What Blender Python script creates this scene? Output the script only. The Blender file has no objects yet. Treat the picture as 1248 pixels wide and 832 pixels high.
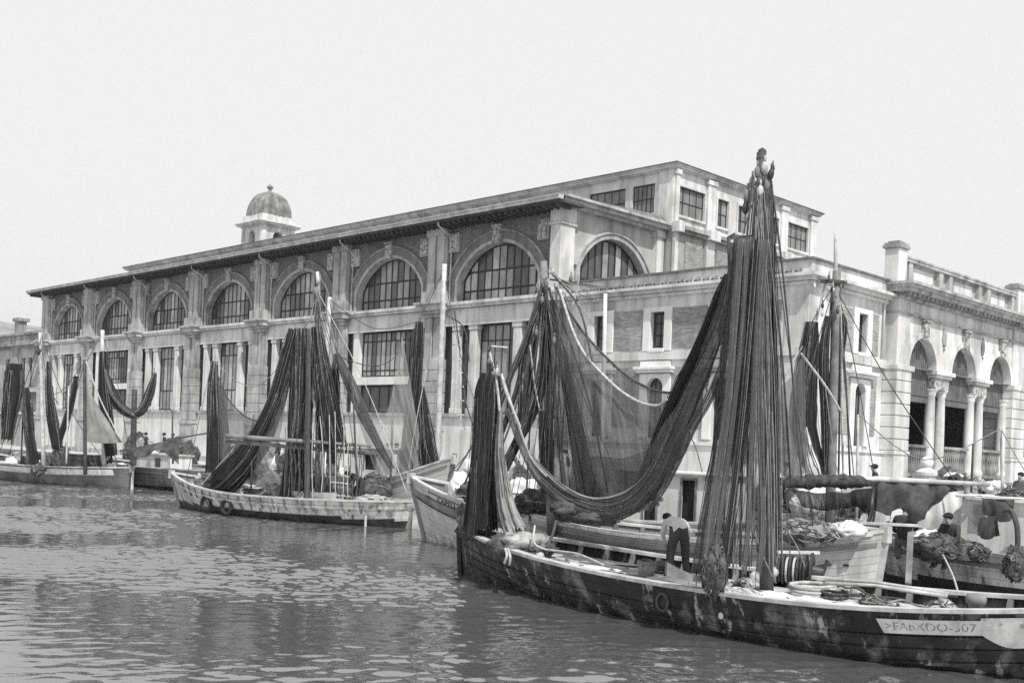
import bpy, bmesh, math, random
from mathutils import Vector, Matrix, noise as mnoise
rnd = random.Random(7)
S = bpy.context.scene
COL = S.collection
sin, cos, pi = math.sin, math.cos, math.pi

# ------------------------------------------------------------------ camera
FPX, YAW, ROLL, DOFF, CAMZ = 1338.2, .790225, .044398, 131.2, 3.0
cam_d = bpy.data.cameras.new('camera'); cam = bpy.data.objects.new('camera', cam_d); COL.objects.link(cam)
cam_d.sensor_width = 36; cam_d.lens = 36 * FPX / 1248; cam_d.shift_y = DOFF / 1248
cam_d.clip_start = .1; cam_d.clip_end = 20000
cam.matrix_world = Matrix.Translation((0, 0, CAMZ)) @ Matrix.Rotation(YAW - pi / 2, 4, 'Z') @ Matrix.Rotation(pi / 2, 4, 'X') @ Matrix.Rotation(ROLL, 4, 'Z')
S.camera = cam
FW = Vector((cos(YAW), sin(YAW), 0)); RT = Vector((sin(YAW), -cos(YAW), 0))

def ray(px, py):
    dx, dy = px - 624, py - 416
    c, s = cos(ROLL), sin(ROLL)
    X = c * dx + s * dy; Y = -s * dx + c * dy
    return FW + RT * (X / FPX) + Vector((0, 0, (DOFF - Y) / FPX))
def at(px, py, d):            # the point of a pixel at a depth of d metres
    return Vector((0, 0, CAMZ)) + ray(px, py) * d
def atx(px, py, x):           # ... on a plane parallel to the quay
    r = ray(px, py); return Vector((0, 0, CAMZ)) + r * (x / r.x)
def atz(px, py, z):
    r = ray(px, py); return Vector((0, 0, CAMZ)) + r * ((z - CAMZ) / r.z)

# ------------------------------------------------------------------ materials (a monochrome place: greys only)
def nodes(name):
    m = bpy.data.materials.new(name); m.use_nodes = True
    nt = m.node_tree; b = nt.nodes['Principled BSDF']
    return m, nt, b
def N(nt, t, **kw):
    n = nt.nodes.new(t)
    for k, v in kw.items(): setattr(n, k, v)
    return n
def mathn(nt, op, a, b=None, clamp=False):
    n = N(nt, 'ShaderNodeMath', operation=op); n.use_clamp = clamp
    for i, v in enumerate((a, b)):
        if v is None: continue
        if isinstance(v, (int, float)): n.inputs[i].default_value = v
        else: nt.links.new(v, n.inputs[i])
    return n.outputs[0]
def noise_fac(nt, scale, detail=4, stretch=(1, 1, 1), lo=.35, hi=.65, vec=None, rough=.55):
    if vec is None: vec = N(nt, 'ShaderNodeNewGeometry').outputs['Position']
    mp = N(nt, 'ShaderNodeMapping'); mp.inputs['Scale'].default_value = stretch
    nt.links.new(vec, mp.inputs['Vector'])
    n = N(nt, 'ShaderNodeTexNoise'); n.inputs['Scale'].default_value = scale; n.inputs['Detail'].default_value = detail
    n.inputs['Roughness'].default_value = rough
    nt.links.new(mp.outputs[0], n.inputs['Vector'])
    r = N(nt, 'ShaderNodeMapRange'); r.inputs['From Min'].default_value = lo; r.inputs['From Max'].default_value = hi
    nt.links.new(n.outputs['Fac'], r.inputs['Value'])
    return r.outputs[0]
def grey(nt, v):
    c = N(nt, 'ShaderNodeCombineColor')
    for i in range(3): nt.links.new(v, c.inputs[i])
    return c.outputs[0]
def mat(name, base, var=.25, scale=1.2, rough=.85, streak=0, sscale=2.2, grime=0, gscale=.5, bump=.15, bscale=18, patch=None, drips=None, lines=None, spec=.3, objspace=False):
    m, nt, b = nodes(name)
    vec = N(nt, 'ShaderNodeTexCoord').outputs['Object'] if objspace else None
    f = noise_fac(nt, scale, 6, vec=vec)
    v = mathn(nt, 'MULTIPLY_ADD', f, 2 * var); v.node.inputs[2].default_value = 1 - var
    v = mathn(nt, 'MULTIPLY', v, base)
    if streak:                                   # rain and rust runs
        sfac = noise_fac(nt, sscale, 5, (1, 1, .09), .46, .72, vec=vec)
        v = mathn(nt, 'MULTIPLY', v, mathn(nt, 'MULTIPLY_ADD', sfac, -streak)); v.node.inputs[1].links[0].from_node.inputs[2].default_value = 1
    if grime:
        gf = noise_fac(nt, gscale, 8, (1, 1, .7), .5, .68, vec=vec, rough=.7)
        v = mathn(nt, 'MULTIPLY', v, mathn(nt, 'MULTIPLY_ADD', gf, -grime)); v.node.inputs[1].links[0].from_node.inputs[2].default_value = 1
    if patch:                                    # worn or bare patches: (tone, scale, lo, hi, stretch)
        pf = noise_fac(nt, patch[1], 8, patch[4] if len(patch) > 4 else (1, 1, 1), patch[2], patch[3], vec=vec, rough=.65)
        mx = N(nt, 'ShaderNodeMix', data_type='FLOAT'); mx.clamp_factor = True
        nt.links.new(pf, mx.inputs[0]); nt.links.new(v, mx.inputs[2]); mx.inputs[3].default_value = patch[0]
        v = mx.outputs[0]
    if drips:                                    # pale drips and runs: (tone, scale, lo, hi)
        pf = noise_fac(nt, drips[1], 6, (1, 1, .14), drips[2], drips[3], vec=vec, rough=.6)
        mx = N(nt, 'ShaderNodeMix', data_type='FLOAT'); mx.clamp_factor = True
        nt.links.new(pf, mx.inputs[0]); nt.links.new(v, mx.inputs[2]); mx.inputs[3].default_value = drips[0]
        v = mx.outputs[0]
    if lines:                                    # plank seams along UV v
        uv = N(nt, 'ShaderNodeTexCoord').outputs['UV']
        sep = N(nt, 'ShaderNodeSeparateXYZ'); nt.links.new(uv, sep.inputs[0])
        fr = mathn(nt, 'FRACT', mathn(nt, 'MULTIPLY', sep.outputs[1], lines))
        ln = mathn(nt, 'LESS_THAN', fr, .07)
        v = mathn(nt, 'MULTIPLY', v, mathn(nt, 'MULTIPLY_ADD', ln, -.55)); v.node.inputs[1].links[0].from_node.inputs[2].default_value = 1
    nt.links.new(grey(nt, v), b.inputs['Base Color'])
    b.inputs['Roughness'].default_value = rough
    b.inputs['Specular IOR Level'].default_value = spec
    if bump:
        bf = noise_fac(nt, bscale, 5, vec=vec, lo=0, hi=1)
        bp = N(nt, 'ShaderNodeBump'); bp.inputs['Strength'].default_value = bump; bp.inputs['Distance'].default_value = .02
        nt.links.new(bf, bp.inputs['Height']); nt.links.new(bp.outputs[0], b.inputs['Normal'])
    return m
def brick_mat(name, base, mortar, w=.26, h=.075, grime=.4):
    m, nt, b = nodes(name)
    sep = N(nt, 'ShaderNodeSeparateXYZ'); nt.links.new(N(nt, 'ShaderNodeNewGeometry').outputs['Position'], sep.inputs[0])
    cb = N(nt, 'ShaderNodeCombineXYZ')
    nt.links.new(mathn(nt, 'ADD', sep.outputs[0], sep.outputs[1]), cb.inputs[0]); nt.links.new(sep.outputs[2], cb.inputs[1])
    t = N(nt, 'ShaderNodeTexBrick'); t.inputs['Scale'].default_value = 1; t.inputs['Brick Width'].default_value = w; t.inputs['Row Height'].default_value = h
    t.inputs['Mortar Size'].default_value = .012; t.inputs['Bias'].default_value = 0
    t.inputs['Color1'].default_value = (base * 1.3,) * 3 + (1,); t.inputs['Color2'].default_value = (base * .7,) * 3 + (1,); t.inputs['Mortar'].default_value = (mortar,) * 3 + (1,)
    nt.links.new(cb.outputs[0], t.inputs['Vector'])
    g = noise_fac(nt, .9, 8, (1, 1, .6), .4, .65, rough=.7)
    bw = N(nt, 'ShaderNodeRGBToBW'); nt.links.new(t.outputs['Color'], bw.inputs[0])
    k = mathn(nt, 'MULTIPLY_ADD', g, -grime); k.node.inputs[2].default_value = 1 + grime * .4
    nt.links.new(grey(nt, mathn(nt, 'MULTIPLY', bw.outputs[0], k)), b.inputs['Base Color'])
    b.inputs['Roughness'].default_value = .9; b.inputs['Specular IOR Level'].default_value = .15
    bp = N(nt, 'ShaderNodeBump'); bp.inputs['Strength'].default_value = .4; bp.inputs['Distance'].default_value = .02
    nt.links.new(t.outputs['Fac'], bp.inputs['Height']); bp.invert = True
    nt.links.new(bp.outputs[0], b.inputs['Normal'])
    return m
def glass_mat(name, base, rough, spec=.5):
    m, nt, b = nodes(name)
    f = noise_fac(nt, 2.5, 5, (1, 1, .5), .3, .7)
    v = mathn(nt, 'MULTIPLY_ADD', f, base * .7); v.node.inputs[2].default_value = base * .65
    nt.links.new(grey(nt, v), b.inputs['Base Color'])
    b.inputs['Roughness'].default_value = rough; b.inputs['Specular IOR Level'].default_value = spec
    return m
def net_mat(name, base, open_lo, open_hi, alpha_max=1.0, alpha_min=.3, streak=.6, mesh_scale=26):
    """knotted twine netting: threads and gaps, gathered into darker and thinner folds"""
    m, nt, b = nodes(name)
    uv = N(nt, 'ShaderNodeTexCoord').outputs['UV']
    st = noise_fac(nt, 1.0, 5, (7, .5, 1), .33, .67, vec=uv, rough=.6)
    fine = noise_fac(nt, 1.0, 4, (55, 2.2, 1), .3, .7, vec=uv, rough=.65)
    grain = noise_fac(nt, 1.0, 2, (150, 70, 1), .3, .7, vec=uv)
    blot = noise_fac(nt, .9, 5, (1, 1, 1), .32, .68, vec=uv)
    k = mathn(nt, 'MULTIPLY_ADD', st, streak * .8); k.node.inputs[2].default_value = 1 - streak * .4
    k2 = mathn(nt, 'MULTIPLY_ADD', mathn(nt, 'ADD', fine, grain), .45); k2.node.inputs[2].default_value = .55
    v = mathn(nt, 'MULTIPLY', mathn(nt, 'MULTIPLY', k, k2), base)
    nt.links.new(grey(nt, v), b.inputs['Base Color'])
    b.inputs['Roughness'].default_value = .95; b.inputs['Specular IOR Level'].default_value = .05
    # diamond mesh
    sep = N(nt, 'ShaderNodeSeparateXYZ'); nt.links.new(uv, sep.inputs[0])
    def band(sgn):
        w = mathn(nt, 'MULTIPLY', mathn(nt, 'ADD', sep.outputs[0], mathn(nt, 'MULTIPLY', sep.outputs[1], sgn)), mesh_scale)
        return mathn(nt, 'ABSOLUTE', mathn(nt, 'SUBTRACT', mathn(nt, 'FRACT', w), .5))
    th = mathn(nt, 'MINIMUM', band(1), band(-1))
    thread = N(nt, 'ShaderNodeMapRange'); thread.inputs['From Min'].default_value = .1; thread.inputs['From Max'].default_value = .2
    thread.inputs['To Min'].default_value = 1; thread.inputs['To Max'].default_value = 0; nt.links.new(th, thread.inputs['Value'])
    dens = mathn(nt, 'ADD', mathn(nt, 'MULTIPLY', mathn(nt, 'ADD', fine, grain), .36), mathn(nt, 'MULTIPLY', blot, .28))
    mr = N(nt, 'ShaderNodeMapRange'); mr.inputs['From Min'].default_value = open_lo; mr.inputs['From Max'].default_value = open_hi
    mr.inputs['To Min'].default_value = alpha_min; mr.inputs['To Max'].default_value = alpha_max
    nt.links.new(dens, mr.inputs['Value'])
    a = mathn(nt, 'MAXIMUM', mr.outputs[0], mathn(nt, 'MULTIPLY', thread.outputs[0], min(1, alpha_max * .7)), clamp=True)
    nt.links.new(a, b.inputs['Alpha'])
    return m

M = {}
M['stone'] = mat('weathered_limestone', .43, .14, 1.6, streak=.55, grime=.5, bump=.2)
M['stone_pale'] = mat('pale_plastered_stone', .62, .14, .7, streak=.4, grime=.32, bump=.15)
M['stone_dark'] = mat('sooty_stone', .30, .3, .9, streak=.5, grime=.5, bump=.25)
M['relief'] = mat('carved_stone_relief', .34, .6, 7, bump=1, bscale=9, grime=.4)
M['plaster'] = mat('stained_grey_plaster', .40, .16, .7, streak=.35, grime=.35, bump=.25)
M['white_wall'] = mat('whitewashed_plinth', .66, .1, .6, streak=.4, grime=.25, bump=.15)
M['brick'] = brick_mat('dark_brickwork', .15, .2)
M['brick_pale'] = brick_mat('pale_brick_infill', .27, .32)
M['brick_arch'] = mat('arch_brick', .19, .2, 2.2, streak=.3, grime=.3)
M['frame_dark'] = mat('dark_iron_glazing_bars', .035, .2, 3, rough=.6)
M['frame_white'] = mat('white_painted_surround', .72, .08, 1, streak=.2, grime=.12)
M['glass_a'] = glass_mat('dusty_glass', .26, .25)
M['glass_b'] = glass_mat('dark_glass', .08, .2)
M['glass_c'] = glass_mat('pale_dusty_glass', .42, .35)
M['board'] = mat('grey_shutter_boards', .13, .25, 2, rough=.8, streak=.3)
M['shutter'] = mat('faded_boarding', .22, .2, 1.5, streak=.3, grime=.2)
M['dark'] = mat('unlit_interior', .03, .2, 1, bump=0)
M['tile'] = mat('roof_tiles', .16, .35, 3, grime=.4, bump=.4)
M['soffit'] = mat('dark_timber_soffit', .07, .3, 2)
M['zinc'] = mat('zinc_gutter', .42, .25, 2, rough=.5)
M['lead'] = mat('weathered_lead_sheet', .2, .3, 1.5, streak=.5, rough=.6)
M['quay'] = mat('quay_paving', .45, .2, .7, grime=.3)
M['quaywall'] = mat('wet_quay_wall', .2, .4, .8, streak=.6, grime=.5)
M['hill'] = mat('far_hillside', .2, .3, .012, bump=0, patch=(.34, .03, .55, .66))

# ------------------------------------------------------------------ mesh builder
class MB:
    def __init__(s): s.v = []; s.f = []; s.mi = []; s.uv = []
    def face(s, pts, mi=0, uv=None):
        i = len(s.v); s.v += [Vector(p) for p in pts]; s.f.append(tuple(range(i, i + len(pts)))); s.mi.append(mi); s.uv.append(uv)
    def hexa(s, p, mi=0):      # 8 corners: bottom 4 counter-clockwise, top 4
        i = len(s.v); s.v += [Vector(q) for q in p]
        for a in ((0, 3, 2, 1), (4, 5, 6, 7), (0, 1, 5, 4), (1, 2, 6, 5), (2, 3, 7, 6), (3, 0, 4, 7)):
            s.f.append(tuple(i + k for k in a)); s.mi.append(mi); s.uv.append(None)
    def box(s, x0, x1, y0, y1, z0, z1, mi=0):
        s.hexa([(x0, y0, z0), (x1, y0, z0), (x1, y1, z0), (x0, y1, z0), (x0, y0, z1), (x1, y0, z1), (x1, y1, z1), (x0, y1, z1)], mi)
    def bar(s, a, b, w, h, up=(0, 0, 1), mi=0, w2=None, h2=None):
        a, b = Vector(a), Vector(b); d = (b - a).normalized(); up = Vector(up)
        r = d.cross(up)
        if r.length < 1e-4: r = d.cross(Vector((1, 0, 0)))
        r.normalize(); u = r.cross(d)
        w2 = w if w2 is None else w2; h2 = h if h2 is None else h2
        P = []
        for c, ww, hh in ((a, w, h), (b, w2, h2)):
            P += [c - r * ww / 2 - u * hh / 2, c + r * ww / 2 - u * hh / 2, c + r * ww / 2 + u * hh / 2, c - r * ww / 2 + u * hh / 2]
        s.hexa(P, mi)
    def grid(s, rows, mi=0, closed=False, uvs=None):
        i = len(s.v); n = len(rows[0])
        for r in rows: s.v += [Vector(p) for p in r]
        for a in range(len(rows) - 1):
            for b in range(n if closed else n - 1):
                c = (b + 1) % n
                s.f.append((i + a * n + b, i + a * n + c, i + (a + 1) * n + c, i + (a + 1) * n + b)); s.mi.append(mi)
                s.uv.append([uvs[a][b], uvs[a][b + 1 if closed else c], uvs[a + 1][b + 1 if closed else c], uvs[a + 1][b]] if uvs else None)
    def tube(s, pts, rad, n=6, mi=0, caps=True, prof=None):
        pts = [Vector(p) for p in pts]; rows = []; L = len(pts)
        if isinstance(rad, (int, float)): rad = [rad] * L
        ref = None; uvs = []; acc = 0
        for k in range(L):
            d = (pts[min(k + 1, L - 1)] - pts[max(k - 1, 0)])
            d = d.normalized() if d.length > 1e-9 else Vector((0, 0, 1))
            if ref is None:
                ref = Vector((1, 0, 0)) if abs(d.x) < .8 else Vector((0, 1, 0))
            u = (ref - d * ref.dot(d)).normalized(); w = d.cross(u); ref = u
            if k: acc += (pts[k] - pts[k - 1]).length
            row = []
            for j in range(n):
                a = 2 * pi * j / n; q = prof(a, k / (L - 1)) if prof else (1, 1)
                row.append(pts[k] + u * (cos(a) * rad[k] * q[0]) + w * (sin(a) * rad[k] * q[1]))
            rows.append(row); uvs.append([(j / n * 3, acc) for j in range(n + 1)])
        i = len(s.v)
        s.grid(rows, mi, True, uvs)
        if caps:
            s.f.append(tuple(i + j for j in range(n))[::-1]); s.mi.append(mi); s.uv.append(None)
            s.f.append(tuple(i + (L - 1) * n + j for j in range(n))); s.mi.append(mi); s.uv.append(None)
    def lathe(s, prof, c=(0, 0, 0), n=16, mi=0):
        c = Vector(c); i = len(s.v); rows = [[c + Vector((r * cos(2 * pi * j / n), r * sin(2 * pi * j / n), z)) for j in range(n)] for r, z in prof]
        s.grid(rows, mi, True)
        L = len(prof)
        if prof[0][0] > 1e-4: s.f.append(tuple(i + j for j in range(n))[::-1]); s.mi.append(mi); s.uv.append(None)
        if prof[-1][0] > 1e-4: s.f.append(tuple(i + (L - 1) * n + j for j in range(n))); s.mi.append(mi); s.uv.append(None)
    def blob(s, c, r, mi=0, amp=.25, freq=1.2, seg=10, seed=0):
        c = Vector(c); rows = []
        for a in range(seg + 1):
            th = pi * a / seg; row = []
            for b in range(seg * 2):
                ph = pi * b / seg
                d = Vector((sin(th) * cos(ph), sin(th) * sin(ph), cos(th)))
                k = 1 + amp * mnoise.noise(d * freq * 2 + Vector((seed * 3.1, seed * 1.7, seed)))
                row.append(c + Vector((d.x * r[0], d.y * r[1], d.z * r[2])) * k)
            rows.append(row)
        s.grid(rows, mi, True)
    def build(s, name, mats, parent=None, smooth=False, loc=None, bevel=0):
        me = bpy.data.meshes.new(name)
        off = Vector(loc) if loc else Vector((0, 0, 0))
        me.from_pydata([v - off for v in s.v], [], s.f)
        if not isinstance(mats, (list, tuple)): mats = [mats]
        for m in mats: me.materials.append(M[m] if isinstance(m, str) else m)
        me.polygons.foreach_set('material_index', s.mi)
        if any(u for u in s.uv):
            l = me.uv_layers.new(name='UVMap'); k = 0
            for u, f in zip(s.uv, s.f):
                for q in range(len(f)):
                    l.data[k].uv = u[q] if u else (0.5, 0.5); k += 1
        if smooth: me.polygons.foreach_set('use_smooth', [True] * len(s.f))
        me.update(); me.validate()
        o = bpy.data.objects.new(name, me); COL.objects.link(o)
        if loc: o.location = off
        if parent: o.parent = parent; 
        if parent and loc is None: o.matrix_parent_inverse = Matrix.Identity(4)
        if bevel:
            bv = o.modifiers.new('bevel', 'BEVEL'); bv.width = bevel; bv.segments = 2; bv.limit_method = 'ANGLE'
        return o

def tag(o, label=None, cat=None, group=None, kind=None):
    if label: o['label'] = label
    if cat: o['category'] = cat
    if group: o['group'] = group
    if kind: o['kind'] = kind
    return o
def empty(name, loc, label, cat, group=None):
    """a thing's root. Parts are modelled in world coordinates and keep them: the root only offsets them back."""
    o = bpy.data.objects.new(name, None); COL.objects.link(o); o.location = loc; o.empty_display_size = .3
    return tag(o, label, cat, group)
def part(mb, name, mats, root, smooth=False, bevel=0):
    o = mb.build(name, mats, None, smooth, bevel=bevel)
    o.parent = root
    w = Vector((0, 0, 0)); r = root
    while r is not None: w += Vector(r.location); r = r.parent
    o.matrix_parent_inverse = Matrix.Identity(4); o.location = -w
    return o
def copy_tree(o, parent=None):
    c = o.copy(); COL.objects.link(c)
    if parent: c.parent = parent
    for ch in list(o.children): copy_tree(ch, c)
    return c

# ------------------------------------------------------------------ wall frames: s along the wall, z up, n out of the wall
class Frame:
    def __init__(s, axis, c):         # axis 'x': wall faces -x, s = y ; axis 'y': wall faces -y, s = x
        s.axis, s.c = axis, c
    def p(s, a, z, n=0): return Vector((s.c - n, a, z)) if s.axis == 'x' else Vector((a, s.c - n, z))
    def box(s, mb, a0, a1, z0, z1, n0, n1, mi=0):
        p, q = s.p(a0, z0, n0), s.p(a1, z1, n1)
        mb.box(min(p.x, q.x), max(p.x, q.x), min(p.y, q.y), max(p.y, q.y), min(p.z, q.z), max(p.z, q.z), mi)
def arch_curve(half, rise, spring, n=14):
    R = (half * half + rise * rise) / (2 * rise); zc = spring + rise - R; a0 = math.asin(min(1, half / R))
    return [(R * sin(-a0 + 2 * a0 * k / n), zc + R * cos(-a0 + 2 * a0 * k / n)) for k in range(n + 1)], R, zc, a0
def arch_wall(mb, fr, a0, a1, z0, z1, c, half, sill, spring, rise, depth, n=0, mi=0, mi_rev=0):
    """a wall panel with an arched opening and its reveals"""
    cv, R, zc, _ = arch_curve(half, rise, spring)
    F = lambda *pts: mb.face([fr.p(*q) for q in pts], mi)
    F((a0, z0, n), (c - half, z0, n), (c - half, z1, n), (a0, z1, n))
    F((c + half, z0, n), (a1, z0, n), (a1, z1, n), (c + half, z1, n))
    if sill > z0 + 1e-3: F((c - half, z0, n), (c + half, z0, n), (c + half, sill, n), (c - half, sill, n))
    for (s0, y0), (s1, y1) in zip(cv, cv[1:]):
        F((c + s0, y0, n), (c + s1, y1, n), (c + s1, z1, n), (c + s0, z1, n))
        mb.face([fr.p(c + s0, y0, n), fr.p(c + s0, y0, n - depth), fr.p(c + s1, y1, n - depth), fr.p(c + s1, y1, n)], mi_rev)
    for sg in (-1, 1): mb.face([fr.p(c + sg * half, sill, n), fr.p(c + sg * half, sill, n - depth), fr.p(c + sg * half, spring, n - depth), fr.p(c + sg * half, spring, n)], mi_rev)
    mb.face([fr.p(c - half, sill, n), fr.p(c + half, sill, n), fr.p(c + half, sill, n - depth), fr.p(c - half, sill, n - depth)], mi_rev)
def arch_ring(mb, fr, c, half, rise, spring, t, n0, n1, mi=0, legs=None, grow=0):
    """an archivolt of width t round the opening, with legs down to z = legs"""
    cv, R, zc, a0 = arch_curve(half + grow, rise + grow * .8, spring, 18)
    Ro = R + t
    inn = [(c + s, z) for s, z in cv]; out = [(c + Ro * sin(-a0 + 2 * a0 * k / 18), zc + Ro * cos(-a0 + 2 * a0 * k / 18)) for k in range(19)]
    if legs is not None:
        inn = [(inn[0][0], legs)] + inn + [(inn[-1][0], legs)]; out = [(inn[0][0] - t, legs)] + [(min(max(a, inn[0][0] - t), inn[-1][0] + t), z) for a, z in out] + [(inn[-1][0] + t, legs)]
    for k in range(len(inn) - 1):
        A, B, C_, D = inn[k], inn[k + 1], out[k + 1], out[k]
        mb.hexa([fr.p(A[0], A[1], n0), fr.p(B[0], B[1], n0), fr.p(C_[0], C_[1], n0), fr.p(D[0], D[1], n0), fr.p(A[0], A[1], n1), fr.p(B[0], B[1], n1), fr.p(C_[0], C_[1], n1), fr.p(D[0], D[1], n1)], mi)
def window(fr, root, c, half, sill, spring, rise, n, cols, rows, dark_cols=(), bar=.05, tones=('glass_a', 'glass_b', 'glass_c'), framew=.09):
    """iron window: bars (window) with a child pane; rise = 0 for a flat head"""
    def top(s):
        if rise <= 0: return spring
        R = (half * half + rise * rise) / (2 * rise); return spring + rise - R + math.sqrt(max(R * R - s * s, 0))
    w = MB(); g = MB()
    def vbar(s, bw): fr.box(w, c + s - bw / 2, c + s + bw / 2, sill, top(min(abs(s), half - .001)) , n - .05, n + .03)
    for k in range(cols + 1):
        s = -half + 2 * half * k / cols
        if 0 < k < cols: vbar(s, bar)
    vbar(-half + framew / 2, framew); vbar(half - framew / 2, framew)
    fr.box(w, c - half, c + half, sill, sill + framew, n - .05, n + .04)
    if rise > 0: arch_ring(w, fr, c, half - .08, rise - .06, spring, .09, n - .05, n + .04)
    else: fr.box(w, c - half, c + half, spring - framew, spring, n - .05, n + .04)
    for z in rows:
        if rise > 0 and z > spring:
            R = (half * half + rise * rise) / (2 * rise); hh = math.sqrt(max(R * R - (z - (spring + rise - R)) ** 2, .01))
        else: hh = half
        fr.box(w, c - hh, c + hh, z - bar * .7, z + bar * .7, n - .04, n + .025)
    for k in range(cols):
        s0 = -half + 2 * half * k / cols; s1 = s0 + 2 * half / cols
        zs = [sill] + [z for z in rows] + [99]
        for z0, z1 in zip(zs, zs[1:]):
            t0, t1 = min(top(s0), z1), min(top(s1), z1)
            if min(t0, t1) <= z0 - .3: continue
            t0, t1 = max(t0, z0), max(t1, z0)
            mi = 1 if k in dark_cols else rnd.choice((0, 0, 0, 2, 2, 0, 1, 0))
            dn = rnd.uniform(-.006, .006)
            g.face([fr.p(c + s0, z0, n + dn), fr.p(c + s1, z0, n - dn), fr.p(c + s1, t1, n - dn), fr.p(c + s0, t0, n + dn)], mi)
    o = part(w, 'window', 'frame_dark', root)
    p = g.build('pane', list(tones)); p.parent = o
    return o

# ------------------------------------------------------------------ setting
def structure(mb, name, m, smooth=False):
    o = mb.build(name, m, smooth=smooth); o['kind'] = 'structure'; return o
QX, QZ = 31.2, 1.3
import numpy as np
m, nt, b = nodes('harbour_water')
b.inputs['Base Color'].default_value = (.075, .075, .075, 1); b.inputs['Roughness'].default_value = .015; b.inputs['IOR'].default_value = 3.9
h2 = noise_fac(nt, 9.0, 3, (1, 1, 1), 0, 1)
bp = N(nt, 'ShaderNodeBump'); bp.inputs['Strength'].default_value = 1.0; bp.inputs['Distance'].default_value = .002
nt.links.new(h2, bp.inputs['Height']); nt.links.new(bp.outputs[0], b.inputs['Normal'])
M['water'] = m
# rippled harbour water: a real wave surface near the boats inside a larger sheet
WX0, WX1, WY0, WY1, WS = 0.0, QX + .3, -6.0, 104.0, .045
nx, ny = int((WX1 - WX0) / WS), int((WY1 - WY0) / WS)
gx, gy = np.meshgrid(np.linspace(WX0, WX1, nx), np.linspace(WY0, WY1, ny), indexing='ij')
gx = gx.astype(np.float32); gy = gy.astype(np.float32)
rs = np.random.RandomState(5); z = np.zeros_like(gx); zs = np.zeros_like(gx)
WIND = .85
for k in range(56):
    lam = .14 * (.85 / .14) ** rs.rand() ** 1.1; th = WIND + rs.normal(0, .55); kk = 2 * pi / lam
    amp = .033 / kk * rs.uniform(.6, 1.4) * (lam / .6) ** .1
    w_ = np.sin(kk * (gx * cos(th) + gy * sin(th)) + rs.uniform(0, 6.3)) * amp
    z += w_
# calm and ruffled patches
pt = np.zeros_like(gx)
for k in range(9):
    lam = rs.uniform(6, 22); th = rs.uniform(0, 6.3); pt += np.sin(2 * pi / lam * (gx * cos(th) + gy * sin(th)) + rs.uniform(0, 6.3))
pt = np.clip(.72 + .34 * pt, .15, 1.7)
z *= pt
edge = np.minimum(np.minimum(gx - WX0, gy - WY0), WY1 - gy); z *= np.clip(edge / 2, 0, 1)
me = bpy.data.meshes.new('water'); nv = nx * ny
co = np.stack([gx, gy, z], -1).reshape(-1, 3)
outer = np.array([(-600, -1500, 0), (9000, -1500, 0), (9000, 9000, 0), (-600, 9000, 0), (WX0, WY0, 0), (WX1, WY0, 0), (WX1, WY1, 0), (WX0, WY1, 0)], dtype=np.float32)
me.vertices.add(nv + 8); me.vertices.foreach_set('co', np.concatenate([co, outer]).astype(np.float32).ravel())
i0 = (np.arange(nx - 1)[:, None] * ny + np.arange(ny - 1)[None, :]).ravel()
q = np.stack([i0, i0 + ny, i0 + ny + 1, i0 + 1], -1)
o_ = np.array([(0, 1, 5, 4), (1, 2, 6, 5), (2, 3, 7, 6), (3, 0, 4, 7)]) + nv
q = np.concatenate([q, o_]); nf = len(q)
me.loops.add(nf * 4); me.loops.foreach_set('vertex_index', q.astype(np.int32).ravel())
me.polygons.add(nf); me.polygons.foreach_set('loop_start', np.arange(0, nf * 4, 4, dtype=np.int32)); me.polygons.foreach_set('loop_total', np.full(nf, 4, dtype=np.int32))
me.polygons.foreach_set('use_smooth', np.ones(nf, dtype=bool)); me.update(); me.validate()
me.materials.append(m); wo_ = bpy.data.objects.new('water', me); COL.objects.link(wo_); wo_['kind'] = 'structure'
mb = MB()
mb.face([(QX, -300, QZ), (400, -300, QZ), (400, 700, QZ), (QX, 700, QZ)], 0)
structure(mb, 'quay_pavement', 'quay')
mb = MB()
mb.box(QX - .02, QX + .6, -300, 700, -2, QZ - .18, 0); mb.box(QX - .1, QX + .65, -300, 700, QZ - .18, QZ + .02, 0)
structure(mb, 'quay_wall', 'quaywall')
# hills behind the far end of the harbour
mb = MB(); rows = []
for i in range(6):
    row = []
    for j in range(60):
        a = math.radians(46 + j * 1.2); D = 1500 + i * 260
        prof = 222 + 25 * mnoise.noise(Vector((j * .09, 0, 0))) + 14 * mnoise.noise(Vector((j * .4, 3, 0)))
        row.append((D * cos(a), D * sin(a), max(-1, prof * sin(pi * .5 * min(i / 4, 1)) - (6 if i == 0 else 0) - (60 if i == 5 else 0))))
    rows.append(row)
mb.grid(rows); structure(mb, 'hills', 'hill', True)
# ------------------------------------------------------------------ the market hall
XF, YE = 36.93, 33.8
YC = YE + .7
FX, FE = Frame('x', XF), Frame('y', YC)
hall = empty('market_hall', (XF, YE, QZ), 'long arcaded market hall with tall arched windows and a raised attic storey', 'market hall')
PIL = [34.55] + [43.13 + 8.35 * k for k in range(7)]
ZE = 14.2
YW = PIL[-1] + .8
SILL, SPR, RISE, AH = 10.3, 11.35, 1.68, 2.82
wall = MB(); frz = MB(); plin = MB()
bays = list(zip(PIL, PIL[1:]))
for k, (p0, p1) in enumerate(bays):
    c = (p0 + p1) / 2
    arch_wall(wall, FX, p0, p1, 9.95, ZE, c, AH, SILL, SPR, RISE, .5, 0, 0, 1)
FX.box(wall, YC + .02, PIL[0], 9.95, ZE, -.5, 0, 0)
FX.box(wall, PIL[-1], YW, 9.95, ZE, -.5, 0, 0)
part(wall, 'brick_wall', ['brick', 'stone'], hall)
FX.box(frz, YC + .01, YW, 9.15, 9.95, -.6, .06)
part(frz, 'frieze', 'stone_pale', hall)
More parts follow.
